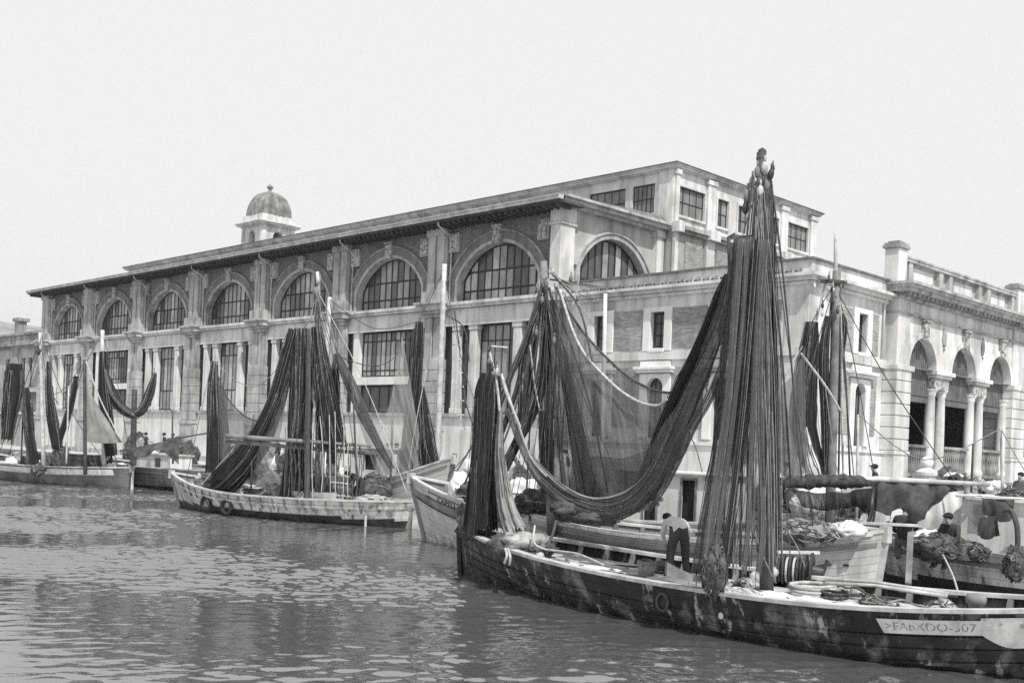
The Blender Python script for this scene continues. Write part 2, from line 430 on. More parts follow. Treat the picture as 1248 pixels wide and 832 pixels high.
FX.box(plin, YC + .01, YW, QZ, 4.5, -.6, .1)
part(plin, 'plinth', 'white_wall', hall)
mb = MB()
FX.box(mb, YC + .01, YW, 4.5, 4.66, -.6, .24); FX.box(mb, YC + .01, YW, QZ, QZ + .35, .1, .16)
part(mb, 'plinth_ledge', 'stone', hall)
# interior core so that nothing shows through
mb = MB(); mb.box(XF + .62, 44.0, YC + .6, YW - .3, QZ, 14.0); mb.box(44.65, 57.5, YE + .6, YW - .3, QZ, 17.2); mb.box(57.55, 65, YE + .6, YW - .3, QZ, 14)
part(mb, 'core_wall', 'plaster', hall)
for k, (p0, p1) in enumerate(bays):
    c = (p0 + p1) / 2
    mb = MB()      # archivolt in two orders, outer in brick
    arch_ring(mb, FX, c, AH, RISE, SPR, .16, -.05, .1, 0, SILL, .02)
    part(mb, 'arch_moulding', 'stone', hall)
    mb = MB(); arch_ring(mb, FX, c, AH, RISE, SPR, .5, -.05, .07, 0, 10.2, .19)
    part(mb, 'brick_arch', 'brick_arch', hall)
    mb = MB(); arch_ring(mb, FX, c, AH, RISE, SPR, .09, -.05, .12, 0, None, .69)
    part(mb, 'hood_moulding', 'stone_dark', hall)
    mb = MB(); FX.box(mb, c - .27, c + .27, 13.0, 13.8, 0, .22); FX.box(mb, c - .33, c + .33, 13.8, 13.9, 0, .28)
    part(mb, 'keystone', 'relief', hall, bevel=.03)
    for s in (-1, 1):
        q = (p1 if s > 0 else p0) - s * 1.16
        mb = MB(); FX.box(mb, q - .36, q + .36, 12.85, 13.8, 0, .15)
        r = part(mb, 'relief_panel', 'stone', hall)
        mb = MB(); FX.box(mb, q - .26, q + .26, 12.93, 13.72, .15, .2); mb.build('relief', 'relief', r)
    mb = MB()
    FX.box(mb, p0 + .5, p1 - .5, 9.98, 10.12, .02, .26); FX.box(mb, p0 + .5, p1 - .5, 10.12, 10.27, -.4, .36)
    FX.box(mb, p0 + .5, p1 - .5, 9.1, 9.16, 0, .1)
    part(mb, 'sill_moulding', 'stone_pale', hall)
    window(FX, hall, c, AH - .02, SILL, SPR, RISE, -.38, 11, (SILL + .55, SILL + 1.5), (2, 3, 8) if k % 2 == 0 else (1, 2, 8, 9), bar=.06)
    if k in (1, 5):       # a wide door bay with a transom
        mb = MB()
        for s in (-1, 1): FX.box(mb, c + s * 2.75 - .25, c + s * 2.75 + .25, 4.66, 9.15, -.5, .0)
        FX.box(mb, c - 2.5, c + 2.5, 6.2, 6.62, -.5, .08)
        part(mb, 'door_surround', 'frame_white', hall)
        window(FX, hall, c, 2.48, 6.63, 9.13, 0, -.3, 12, (7.0, 8.6), (1, 2, 9), bar=.045)
        window(FX, hall, c, 2.48, 4.66, 6.18, 0, -.3, 6, (), (0, 1, 2, 3, 4, 5), bar=.05)
        for s in (-1, 1):
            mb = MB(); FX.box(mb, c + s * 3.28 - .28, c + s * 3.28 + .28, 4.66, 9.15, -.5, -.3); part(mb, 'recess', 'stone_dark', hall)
    else:
        for s, nm in ((-1.55, 0), (1.55, 0), (-2.83, 1), (2.83, 1)):
            mb = MB(); hw = .27 if nm == 0 else .21
            FX.box(mb, c + s - hw, c + s + hw, 4.95, 8.85, -.32, .02)
            FX.box(mb, c + s - hw - .06, c + s + hw + .06, 8.85, 9.15, -.34, .06); FX.box(mb, c + s - hw - .05, c + s + hw + .05, 4.66, 4.95, -.34, .06)
            part(mb, 'mullion', 'stone_pale', hall, bevel=.04)
        window(FX, hall, c, 1.27, 4.68, 9.13, 0, -.32, 5, (6.05, 8.3), (0,), bar=.045)
        for s in (-1, 1):
            window(FX, hall, c + s * 2.22, .4, 4.68, 9.13, 0, -.32, 2, (6.05, 8.3), (rnd.randint(0, 1),), bar=.045)
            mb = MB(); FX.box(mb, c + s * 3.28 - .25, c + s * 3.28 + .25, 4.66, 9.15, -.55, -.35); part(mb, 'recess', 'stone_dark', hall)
def pilaster(c, hw=.68):
    mb = MB()
    for s in (-.34, .34):      # twin shafts
        FX.box(mb, c + s - .27, c + s + .27, 10.9, 13.75, 0, .34)
        FX.box(mb, c + s - .27, c + s + .27, 7.45, 9.55, 0, .34)
    FX.box(mb, c - hw, c + hw, 10.9, 14.0, 0, .2); FX.box(mb, c - hw, c + hw, 7.4, 9.6, 0, .2)
    FX.box(mb, c - hw - .04, c + hw + .04, 13.75, ZE, 0, .42)
    # moulded console at sill level
    for z0, z1, g in ((9.55, 9.75, .08), (9.75, 9.9, .2), (9.9, 10.2, .34), (10.2, 10.34, .44), (10.34, 10.9, .16)):
        FX.box(mb, c - hw - g, c + hw + g, z0, z1, 0, .34 + g)
    # rusticated foot
    z = 4.0
    for k in range(6):
        FX.box(mb, c - hw - .12, c + hw + .12, z + .02, z + .56, 0, .44); FX.box(mb, c - hw - .09, c + hw + .09, z - .02, z + .02, 0, .41); z += .57
    FX.box(mb, c - hw - .02, c + hw + .02, z - .02, 7.5, 0, .38)
    FX.box(mb, c - hw - .25, c + hw + .25, 3.75, 3.98, 0, .55); FX.box(mb, c - hw - .2, c + hw + .2, QZ, 3.75, 0, .48)
    part(mb, 'pilaster', 'stone', hall, bevel=.025)
for p in PIL[1:]: pilaster(p)
# corner pier, seen from two sides
mb = MB()
y0, y1, x0, x1 = YC - .12, YC + .55, XF - .35, XF + .62
mb.box(x0, x1, y0, y1, 10.9, 13.4); mb.box(x0 - .07, x1 + .07, y0 - .08, y1 + .07, 13.4, 13.52); mb.box(x0 - .03, x1 + .03, y0 - .04, y1 + .03, 13.52, ZE)
mb.box(x0, XF + .4, YC + .01, y1, 4, 9.6)
for z0, z1, g in ((9.6, 9.85, .12), (9.85, 10.2, .26), (10.2, 10.34, .34), (10.34, 10.9, .12)): mb.box(x0 - g, x1 + g, y0 - g, y1 + g, z0, z1)
mb.box(XF - .5, XF + .4, YC + .01, YC + .8, QZ, 3.98)
part(mb, 'corner_pier', 'stone_pale', hall, bevel=.03)
# long eaves
mb = MB(); FX.box(mb, YC - .7, YW + 1.0, ZE + .02, ZE + .12, -.6, 1.15)
for k in range(150):
    y = YC - .4 + k * .41
    if y < YW + .8: FX.box(mb, y, y + .12, ZE - .14, ZE + .02, 0, 1.0)
part(mb, 'eaves', 'soffit', hall)
mb = MB(); FX.box(mb, YC - .75, YW + 1.05, ZE + .12, ZE + .27, .95, 1.25); FX.box(mb, YC - .75, YW + 1.05, ZE + .27, ZE + .31, .93, 1.29)
part(mb, 'gutter', 'zinc', hall)
for p in PIL[1:]:
    mb = MB(); y = p - .95
    mb.tube([FX.p(y, ZE + .1, 1.1), FX.p(y, ZE - .15, 1.05), FX.p(y, ZE - .5, .3), FX.p(y, ZE - .8, .12), FX.p(y, 10.3, .12)], .05, 6)
    part(mb, 'downpipe', 'zinc', hall)
mb = MB()
a0, a1 = XF - 1.2, 44.06
mb.grid([[(a0, YC - .72, ZE + .3), (a1, YC - .72, ZE + .3)], [(a0, YC - .72, ZE + .34), (a1, YC - .1, 15.1)], [(a0, YW + 1, ZE + .34), (a1, YW + 1, 15.1)], [(a0, YW + 1, ZE + .3), (a1, YW + 1, ZE + .3)]])
mb.box(57.6, 65.5, YE - .5, YW + 1, 14.3, 14.6)
part(mb, 'aisle_roof', 'tile', hall)
# end wall of the aisle with its arched window
EC, EH, ESP, ERI = 40.5, 2.45, 11.65, 1.62
mb = MB(); arch_wall(mb, FE, XF + .5, 44.05, 9.6, ZE + .2, EC, EH, 10.3, ESP, ERI, .45)
part(mb, 'end_wall', 'plaster', hall)
mb = MB(); arch_ring(mb, FE, EC, EH, ERI, ESP, .3, -.05, .1, 0, 10.5, .03); arch_ring(mb, FE, EC, EH, ERI, ESP, .1, -.05, .17, 0, None, .33)
part(mb, 'arch_moulding', 'stone', hall)
window(FE, hall, EC, EH - .02, 10.3, ESP, ERI, -.34, 10, (11.2,), (1, 2, 7), bar=.07)
mb = MB(); FE.box(mb, 43.45, 44.02, 10.4, 13.9, 0, .3); FE.box(mb, 43.38, 44.03, 13.9, 14.25, 0, .38)
part(mb, 'end_pilaster', 'stone_pale', hall, bevel=.02)
mb = MB()
for z0, z1, n in ((ZE - .02, ZE + .12, .35), (ZE + .12, ZE + .3, .62), (ZE + .3, ZE + .42, .8)): FE.box(mb, XF - .7, 44.03, z0, z1, -.3, n)
part(mb, 'end_cornice', 'stone', hall)
# the nave: attic storey above the aisle roofs
NX0, NX1 = 44.1, 57.6
FN, FS = Frame('y', YE - .05), Frame('x', NX0)
mb = MB()
FN.box(mb, NX0, NX1, 8, 14.3, -.5, 0)
part(mb, 'nave_lower_wall', 'plaster', hall)
W_E = [(45.45, 1.15), (48.25, .5), (50.1, .45), (51.6, .45), (53.2, .5), (55.75, 1.1)]
def wall_with_windows(mb, fr, a0, a1, z0, z1, wins, depth=.35, th=.5):
    prev = a0
    for c, h, s, t in wins:
        fr.box(mb, prev, c - h, z0, z1, -th, 0); prev = c + h
        fr.box(mb, c - h, c + h, z0, s, -th, 0); fr.box(mb, c - h, c + h, t, z1, -th, 0)
    fr.box(mb, prev, a1, z0, z1, -th, 0)
mb = MB(); wall_with_windows(mb, FN, NX0, NX1, 14.3, 17.4, [(c, h, 15.15, 16.6) for c, h in W_E])
part(mb, 'nave_end_wall', 'stone_pale', hall)
for c, h in W_E:
    window(FN, hall, c, h, 15.15, 16.6, 0, -.1, 4 if h > .8 else 2, (15.85,), (0, 1, 2, 3) if h > .8 else (0,), bar=.03, framew=.05, tones=('shutter', 'shutter', 'shutter') if h > .8 else ('glass_a', 'glass_b', 'glass_c'))
    mb = MB(); FN.box(mb, c - h - .1, c + h + .1, 15.03, 15.15, 0, .1)
    for s in (-1, 1): FN.box(mb, c + s * (h + .06) - .06, c + s * (h + .06) + .06, 15.15, 16.72, 0, .07)
    FN.box(mb, c - h, c + h, 16.6, 16.72, 0, .07)
    part(mb, 'window_surround', 'stone_pale', hall)
for a, b_ in ((NX0 - .06, NX0 + .22), (46.75, 47.45), (53.85, 54.5), (NX1 - .6, NX1 + .06)):
    mb = MB(); FN.box(mb, a, b_, 14.75, 17.1, 0, .16); FN.box(mb, a - .06, b_ + .06, 17.1, 17.35, 0, .22)
    FN.box(mb, a, b_, 8, 14.2, 0, .2); FN.box(mb, a - .08, b_ + .08, 14.2, 14.75, 0, .5)
    part(mb, 'attic_pilaster', 'stone_pale', hall, bevel=.02)
mb = MB()
for z0, z1, n in ((14.25, 14.4, .22), (14.4, 14.58, .4)): FN.box(mb, NX0 + .1, NX1 + .2, z0, z1, -.3, n)
part(mb, 'string_course', 'stone', hall)
mb = MB()
for a, b_ in ((45.1, 46.55), (47.8, 54.0), (55.1, 56.6)): FN.box(mb, a, b_, 12, 13.9, 0, .06)
part(mb, 'infill_panel', 'brick_pale', hall)
SW = []
y = 36.0
side = [(35.75, .72), (38.2, 1.25)] + [(41.6 + 3.4 * k, 1.25) for k in range(15)]
mb = MB(); wall_with_windows(mb, FS, YE + .46, YW, 14.32, 17.4, [(c, h, 15.35, 16.85) for c, h in side])
part(mb, 'nave_side_wall', 'stone_pale', hall)
for c, h in side:
    window(FS, hall, c, h, 15.35, 16.85, 0, -.1, 5, (16.1,), (0, 1, 2, 3, 4), bar=.03, framew=.05, tones=('shutter', 'shutter', 'glass_a'))
mb = MB(); FS.box(mb, YE - .06, YE + .85, 14.4, 17.35, 0, .16)
part(mb, 'attic_pilaster', 'stone_pale', hall)
mb = MB()
for z0, z1, n in ((17.36, 17.43, .18), (17.43, 17.53, .3), (17.53, 17.6, .38)): mb.box(NX0 - n, NX1 + n, YE - n, YW + n, z0, z1)
part(mb, 'nave_cornice', 'stone_pale', hall)
mb = MB(); mb.grid([[(NX0 - .42, YE - .42, 17.605), (NX1 + .42, YE - .42, 17.605)], [(50.85, YE + 4, 18.6), (50.85, YE + 4.01, 18.6)], [(50.85, YW - 4, 18.6), (50.85, YW - 4.01, 18.6)], [(NX0 - .42, YW + .42, 17.605), (NX1 + .42, YW + .42, 17.605)]])
mb.face([(NX0 - .42, YE - .42, 17.605), (50.85, YE + 4, 18.6), (50.85, YW - 4, 18.6), (NX0 - .42, YW + .42, 17.605)]); mb.face([(NX1 + .42, YE - .42, 17.605), (NX1 + .42, YW + .42, 17.605), (50.85, YW - 4, 18.6), (50.85, YE + 4, 18.6)])
mb.box(NX0 - .44, NX1 + .44, YE - .44, YW + .44, 17.602, 17.65)
part(mb, 'nave_roof', 'tile', hall)

# ------------------------------------------------------------------ the low annex at the end of the hall
YA = 21.75
FA, FR = Frame('x', XF), Frame('y', YA)
annex = empty('annex', (XF, YA, QZ), 'low pale annex with white window surrounds and brick infill at the hall end', 'building')
AX1, AY1 = 43.1, YC - .14
def build_annex_face(fr, a0, a1, wins, brick, root, right=False):
    mb = MB(); wl = []
    wall_with_windows(mb, fr, a0, a1, 7.05, 10.0, [(c, .37, 7.55, 9.08) for c in wins], th=.4)
    prev = a0
    for c in wins:
        fr.box(mb, prev, c - .42, 3.62, 7.05, -.4, 0); prev = c + .42
        fr.box(mb, c - .42, c + .42, 3.62, 3.75, -.4, 0)
        cv, R, zc, _ = arch_curve(.42, .34, 5.95, 8)
        for (s0, y0), (s1, y1) in zip(cv, cv[1:]): mb.hexa([fr.p(c + s0, y0, -.4), fr.p(c + s0, y0, 0), fr.p(c + s1, y1, 0), fr.p(c + s1, y1, -.4), fr.p(c + s0, 7.05, -.4), fr.p(c + s0, 7.05, 0), fr.p(c + s1, 7.05, 0), fr.p(c + s1, 7.05, -.4)])
    fr.box(mb, prev, a1, 3.62, 7.05, -.4, 0)
    part(mb, 'wall', 'stone_pale', root)
    mb = MB(); fr.box(mb, a0 - (0 if right else .1), a1, QZ, 3.5, -.4, .12); fr.box(mb, a0 - (0 if right else .15), a1, 3.5, 3.64, -.4, .2)
    part(mb, 'plinth', 'white_wall', root)
    for b0, b1 in brick:
        mb = MB(); fr.box(mb, b0, b1, 7.5, 9.2, 0, .03); fr.box(mb, b0, b1, 4.2, 6.7, 0, .03)
        part(mb, 'brick_panel', 'brick_pale', root)
    for c in wins:
        mb = MB()
        for s in (-1, 1): fr.box(mb, c + s * .56 - .19, c + s * .56 + .19, 7.42, 9.28, 0, .1)
        fr.box(mb, c - .37, c + .37, 9.08, 9.28, 0, .1); fr.box(mb, c - .42, c + .42, 7.36, 7.5, 0, .16)
        part(mb, 'window_surround', 'frame_white', root, bevel=.015)
        window(fr, root, c, .37, 7.55, 9.08, 0, -.2, 2, (8.1, 8.6), (0, 1), bar=.04)
        mb = MB()
        for s in (-1, 1): fr.box(mb, c + s * .62 - .2, c + s * .62 + .2, 3.75, 6.45, 0, .1)
        cv, R, zc, _ = arch_curve(.42, .34, 5.95, 8)
        for (s0, y0), (s1, y1) in zip(cv, cv[1:]): mb.hexa([fr.p(c + s0, y0, 0), fr.p(c + s0, y0, .1), fr.p(c + s1, y1, .1), fr.p(c + s1, y1, 0), fr.p(c + s0, 6.45, 0), fr.p(c + s0, 6.45, .1), fr.p(c + s1, 6.45, .1), fr.p(c + s1, 6.45, 0)])
        fr.box(mb, c - .95, c + .95, 6.5, 6.62, 0, .26); fr.box(mb, c - 1.0, c + 1.0, 6.62, 6.74, 0, .36); fr.box(mb, c - .8, c + .8, 6.74, 7.0, 0, .12)
        part(mb, 'window_hood', 'frame_white', root, bevel=.015)
        window(fr, root, c, .42, 3.75, 5.95, .34, -.2, 3, (), (0, 1, 2), bar=.04, tones=('board', 'board', 'board'))
    mb = MB(); fr.box(mb, a0 - (0 if right else .12), a1, 7.04, 7.38, 0, .14)
    part(mb, 'string_course', 'stone_pale', root)
build_annex_face(FA, YA, AY1, [22.95 + 0.0] * 0 + [25.5, 28.83, 32.0], [(22.9, 24.75), (26.25, 28.08), (29.58, 31.25)], annex)
build_annex_face(FR, XF, AX1, [41.1], [(39.4, 40.35), (41.85, 42.5)], annex, True)
mb = MB(); mb.box(XF - .06, XF + 1.2, YA - .06, YA + .95, 3.64, 9.98); part(mb, 'corner_pilaster', 'stone_pale', annex, bevel=.02)
mb = MB()
for z0, z1, n in ((9.72, 9.84, .16), (9.86, 10.0, .3), (10.0, 10.12, .5)): mb.box(XF - n, AX1, YA - n, AY1, z0, z1)
mb.box(XF - .2, AX1, YA - .2, AY1, 10.12, 10.62)
part(mb, 'cornice', 'stone_pale', annex)
mb = MB()
for k in range(28):
    y = YA + .3 + k * .42
    if y < AY1 - .2: mb.tube([(XF - .47, y, 10.14), (XF - .18, y, 10.27)], [.085, .085], 7)
part(mb, 'eaves_tiles', 'tile', annex)
mb = MB(); mb.box(XF - .3, AX1, YA - .3, AY1, 10.62, 10.7); part(mb, 'coping', 'tile', annex)
mb = MB(); mb.box(XF + .42, AX1 + 1, YA + .42, AY1, QZ, 10.6); part(mb, 'core_wall', 'plaster', annex)
for z, x in ((9.6, XF + .9),):
    mb = MB(); mb.box(XF - .22, XF, YA + 2.0, YA + 2.6, 9.66, 9.8); part(mb, 'bracket_lamp', 'stone', annex)

# ------------------------------------------------------------------ the arcaded pavilion
YP = 21.28
FP = Frame('y', YP)
pav = empty('pavilion', (43.1, YP, QZ), 'pale triple arched loggia with paired columns, dentil cornice and roof balustrade', 'loggia')
ARC = [45.62, 49.8, 53.98]
AHW, ASP, ARI = 1.28, 7.25, 1.28
mb = MB()
edges = [44.2, 47.71, 51.89, 55.4]
for k, c in enumerate(ARC): arch_wall(mb, FP, edges[k], edges[k + 1], ASP, 10.1, c, AHW, ASP, ASP, ARI - .001, .36)
part(mb, 'arcade_wall', 'stone_pale', pav)
for a0, a1 in ((43.1, 44.2), (55.4, 56.9)):
    mb = MB()
    mb.box(a0, a1, YP - .1, YP + 1.2, 7.05, 10.1)
    z = 3.64
    for k in range(7): mb.box(a0 - .1, a1 + .1, YP - .2, YP + 1.2, z + .02, z + .47); mb.box(a0 - .05, a1 + .05, YP - .15, YP + 1.2, z - .02, z + .02); z += .487
    mb.box(a0 - .14, a1 + .14, YP - .26, YP + 1.2, 3.48, 3.64); mb.box(a0 - .1, a1 + .1, YP - .22, YP + 1.2, QZ, 3.48)
    mb.box(a0 - .14, a1 + .25, YP - .26, YP + 1.2, 7.0, 7.22)
    part(mb, 'pier', 'stone_pale', pav, bevel=.02)
    mb = MB(); a = (a0 + a1) / 2 - (.4 if a0 < 50 else .1)
    mb.box(a - .38, a + .38, YP - .12, YP + .5, 10.6, 12.02); 
    rp = part(mb, 'roof_post', 'stone_pale', pav, bevel=.02)
    mb = MB(); mb.box(a - .47, a + .47, YP - .2, YP + .58, 12.022, 12.14); mb.box(a - .42, a + .42, YP - .16, YP + .54, 12.14, 12.24); mb.box(a - .3, a + .3, YP - .05, YP + .43, 12.24, 12.32)
    mb.build('post_cap', 'stone_dark', rp)
for c in ARC:
    mb = MB(); arch_ring(mb, FP, c, AHW, ARI - .001, ASP, .24, -.1, .08, 0, ASP - .02, .01)
    part(mb, 'archivolt', 'stone_pale', pav)
    mb = MB(); FP.box(mb, c - .2, c + .2, 8.42, 9.2, 0, .22); FP.box(mb, c - .26, c + .26, 9.2, 9.3, 0, .28); part(mb, 'keystone', 'relief', pav, bevel=.03)
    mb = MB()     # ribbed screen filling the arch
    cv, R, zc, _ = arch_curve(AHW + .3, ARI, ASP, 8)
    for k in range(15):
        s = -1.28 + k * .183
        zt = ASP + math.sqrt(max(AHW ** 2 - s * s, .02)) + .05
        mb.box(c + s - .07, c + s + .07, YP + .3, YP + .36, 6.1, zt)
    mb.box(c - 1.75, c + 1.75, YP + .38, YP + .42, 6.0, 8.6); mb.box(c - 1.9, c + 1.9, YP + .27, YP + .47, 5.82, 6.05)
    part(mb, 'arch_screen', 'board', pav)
for q in (47.71, 51.89):
    mb = MB(); FP.box(mb, q - .95, q + .95, 7.08, 7.26, -.8, .2); FP.box(mb, q - .8, q + .8, 6.95, 7.08, -.7, .1)
    part(mb, 'impost', 'stone_pale', pav, bevel=.02)
    mb = MB(); FP.box(mb, q - .72, q + .72, 6.42, 6.95, -.6, .02); part(mb, 'capital_block', 'relief', pav, bevel=.06)
for q in (47.2, 48.22, 51.38, 52.4, 55.15):
    mb = MB(); mb.lathe([(.3, 2.6), (.3, 2.85), (.27, 2.95), (.235, 3.05), (.24, 4), (.225, 5.2), (.2, 6.15), (.24, 6.2), (.22, 6.26), (.29, 6.4), (.33, 6.46)], (q, YP + .28, 0), 16)
    part(mb, 'column', 'stone_pale', pav, True)
    mb = MB(); mb.box(q - .34, q + .34, YP - .06, YP + .62, QZ, 2.6); part(mb, 'pedestal', 'stone', pav)
for a0, a1 in ((44.2, 46.9), (48.5, 51.1), (52.7, 55.0)):
    mb = MB(); mb.box(a0, a1, YP + .1, YP + .4, 3.86, 3.98); mb.box(a0, a1, YP + .1, YP + .4, 2.6, 2.75)
    k = a0 + .12
    while k < a1: mb.lathe([(.05, 2.75), (.075, 3.0), (.035, 3.35), (.07, 3.7), (.05, 3.86)], (k, YP + .25, 0), 6); k += .21
    part(mb, 'balustrade', 'stone_dark', pav)
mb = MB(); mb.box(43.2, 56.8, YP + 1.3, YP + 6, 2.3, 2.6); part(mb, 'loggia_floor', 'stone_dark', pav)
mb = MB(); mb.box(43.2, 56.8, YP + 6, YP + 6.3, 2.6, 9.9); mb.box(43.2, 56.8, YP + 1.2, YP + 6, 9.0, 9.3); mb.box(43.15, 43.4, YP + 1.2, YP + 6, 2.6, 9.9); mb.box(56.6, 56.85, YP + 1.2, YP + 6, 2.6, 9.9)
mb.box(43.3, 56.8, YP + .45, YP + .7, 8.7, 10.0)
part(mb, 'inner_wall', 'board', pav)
mb = MB()
for z0, z1, n in ((9.35, 9.42, .06), (9.95, 10.08, .14), (10.2, 10.34, .62), (10.34, 10.46, .74), (10.46, 10.58, .82)): mb.box(43.1 - n * .6, 56.9 + n * .6, YP - n - .1, YP + 1.4, z0, z1)
part(mb, 'cornice', 'stone', pav)
mb = MB(); k = 43.0
while k < 56.9: mb.box(k, k + .2, YP - .58, YP, 10.05, 10.2); k += .42
part(mb, 'dentils', 'stone_dark', pav)
mb = MB()
mb.box(43.4, 56.6, YP + .05, YP + .45, 10.58, 10.82); mb.box(43.3, 56.7, YP - .05, YP + .55, 11.6, 11.72); mb.box(43.3, 56.7, YP - .08, YP + .58, 11.72, 11.8)
for a in (44.25, 47.2, 48.2, 51.4, 52.4, 55.3): mb.box(a - .18, a + .18, YP, YP + .5, 10.82, 11.6)
for a, b_ in ((44.43, 47.02), (47.38, 48.02), (48.38, 51.22), (51.58, 52.22), (52.58, 55.12)): mb.box(a, b_, YP + .2, YP + .32, 10.82, 11.6)
part(mb, 'parapet', 'stone', pav)
for a, b_ in ((44.8, 46.7), (48.8, 50.8), (53.0, 54.7)):
    mb = MB(); mb.box(a, b_, YP + .16, YP + .2, 10.95, 11.45); part(mb, 'parapet_panel', 'stone_pale', pav)
for q in (47.71, 51.89):
    mb = MB(); mb.blob(FP.p(q, 8.75, .02), (.2, .06, .42), seed=int(q), amp=.3); part(mb, 'medallion', 'stone_dark', pav, True)
    mb = MB(); FP.box(mb, q - .06, q + .06, 8.2, 8.3, 0, .06); part(mb, 'medallion_drop', 'stone_dark', pav)
mb = MB(); mb.tube([(43.0, YP + .3, 10.5), (42.95, YP + .2, 10.2), (42.85, YP + .3, 9.9), (42.8, YP + .38, 9.6), (42.8, YP + .38, 7.2)], .05, 6); part(mb, 'downpipe', 'stone_pale', pav, True)
mb = MB(); mb.box(43.2, 56.8, YP + .4, YP + 9, 10.56, 10.6); part(mb, 'roof', 'tile', pav)
# wing beyond the pavilion
wing = empty('side_wing', (57, YA, QZ), 'pale wing with one arched window to the right of the arcade', 'building')
FW2 = Frame('y', YA)
build_annex_face(FW2, 56.95, 66, [58.9, 62.4], [(60, 61.3)], wing, True)
mb = MB()
for z0, z1, n in ((9.72, 9.84, .16), (9.86, 10.0, .3), (10.0, 10.12, .5)): mb.box(56.95, 66, YA - n, YA + .3, z0, z1)
mb.box(56.95, 66, YA - .2, YA + 8, 10.12, 10.7); part(mb, 'cornice', 'stone_pale', wing)
mb = MB(); mb.box(57.2, 65.8, YA + .42, YA + 8, QZ, 10.1); part(mb, 'core_wall', 'plaster', wing)

# ------------------------------------------------------------------ the domed bell tower behind the hall
TX, TY, TW = 57.9, 94.75, 3.7
tow = empty('bell_tower', (TX + TW / 2, TY + TW / 2, QZ), 'square stone belfry with ribbed lead dome rising behind the hall roof', 'bell tower')
tx0, tx1, ty0, ty1 = TX, TX + TW, TY, TY + TW
tcx, tcy = TX + TW / 2, TY + TW / 2
mb = MB()
mb.box(tx0, tx1, ty0, ty1, QZ, 20.8)
part(mb, 'shaft', 'stone', tow)
mb = MB()
for fr, a0, a1 in ((Frame('x', tx0), ty0, ty1), (Frame('y', ty0), tx0, tx1)):
    arch_wall(mb, fr, a0, a1, 20.8, 24.0, (a0 + a1) / 2, .58, 21.4, 23.0, .56, .5)
    fr.box(mb, a0, a0 + .45, 20.8, 24, 0, .08); fr.box(mb, a1 - .45, a1, 20.8, 24, 0, .08)
for fr, a0, a1 in ((Frame('x', tx1 - .4), ty0, ty1), (Frame('y', ty1 - .4), tx0 + .4, tx1 - .4)):
    fr.box(mb, a0, a0 + 1.2, 20.8, 24, -.4, 0); fr.box(mb, a1 - 1.2, a1, 20.8, 24, -.4, 0); fr.box(mb, a0 + 1.2, a1 - 1.2, 23.2, 24, -.4, 0)
part(mb, 'belfry', 'stone_pale', tow)
mb = MB(); mb.lathe([(.0, 23.0), (.2, 22.95), (.35, 22.6), (.4, 22.2), (.55, 21.9), (.5, 21.85)], (tcx - .6, tcy - .6, 0), 14); part(mb, 'bell', 'zinc', tow, True)
mb = MB()
for z0, z1, n in ((24, 24.12, .15), (24.12, 24.3, .42), (24.3, 24.42, .6)): mb.box(tx0 - n, tx1 + n, ty0 - n, ty1 + n, z0, z1)
mb.box(tx0 - .02, tx1 + .02, ty0 - .02, ty1 + .02, 24.42, 25.15)
part(mb, 'tower_cornice', 'stone_pale', tow)
mb = MB(); rows = []     # cloister dome: square plan softened, with standing ribs
for k in range(15):
    t = k / 14; z = 25.15 + 2.55 * sin(t * pi / 2) ; r = (TW / 2 - .1) * cos(t * pi / 2) ** .8 + .12
    row = []
    for j in range(96):
        a = 2 * pi * j / 96; sq = 1 / max(abs(cos(a)), abs(sin(a))); sq = 1 + (min(sq, 1.28) - 1) * .62
        rib = 1 + .055 * (1 if j % 4 == 0 else 0)
        row.append((tcx + r * sq * rib * cos(a), tcy + r * sq * rib * sin(a), z))
    rows.append(row)
mb.grid(rows, 0, True); part(mb, 'dome', 'lead', tow)
mb = MB(); mb.lathe([(.45, 27.55), (.4, 27.75), (.2, 27.85), (.15, 28.0), (.3, 28.15), (.34, 28.3), (.2, 28.45), (.05, 28.55), (0.001, 28.7)], (tcx, tcy, 0), 12); part(mb, 'finial', 'stone_dark', tow, True)

# ------------------------------------------------------------------ the low building beyond the hall
low = empty('harbour_building', (38.4, 94.8, QZ), 'low weathered parapeted building at the far left end of the quay', 'building')
FL = Frame('x', 38.4)
mb = MB(); wins = [(96.6 + .0, .42), (98.2, .42), (100.6, .42), (102.2, .42), (106, .5), (109.5, .5), (113, .5), (117, .5), (121, .5)]
wall_with_windows(mb, FL, 94.8, 126, 4, 10.2, [(c, h, 6.6, 9.3) for c, h in wins]); FL.box(mb, 94.8, 126, QZ, 4, -.5, .05)
part(mb, 'wall', 'stone', low)
for c, h in wins: window(FL, low, c, h, 6.6, 9.3, 0, -.25, 2, (8.4,), (0,), bar=.05)
mb = MB(); FL.box(mb, 95.4, 103.4, 6.2, 6.58, 0, .25); FL.box(mb, 95.4, 126, 4.2, 4.4, 0, .2); part(mb, 'ledge', 'stone_pale', low)
mb = MB(); FL.box(mb, 95.6, 103, 4.4, 6.2, 0, .06); part(mb, 'brick_panel', 'brick', low)
mb = MB()
for z0, z1, n in ((10.2, 10.4, .2), (10.4, 10.6, .5)): FL.box(mb, 94.8, 126, z0, z1, -.5, n)
FL.box(mb, 94.8, 126, 10.6, 11.4, -.5, 0); FL.box(mb, 94.8, 126, 11.4, 11.6, -.5, .15)
part(mb, 'cornice', 'stone_dark', low)
for y in (103.9, 114):
    mb = MB(); FL.box(mb, y - .5, y + .5, 11.6, 12.7, -.6, .1); FL.box(mb, y - .7, y + .7, 12.7, 13.0, -.8, .25); FL.box(mb, y - .6, y + .6, 3.9, 10.2, 0, .2); part(mb, 'parapet_post', 'stone_dark', low)
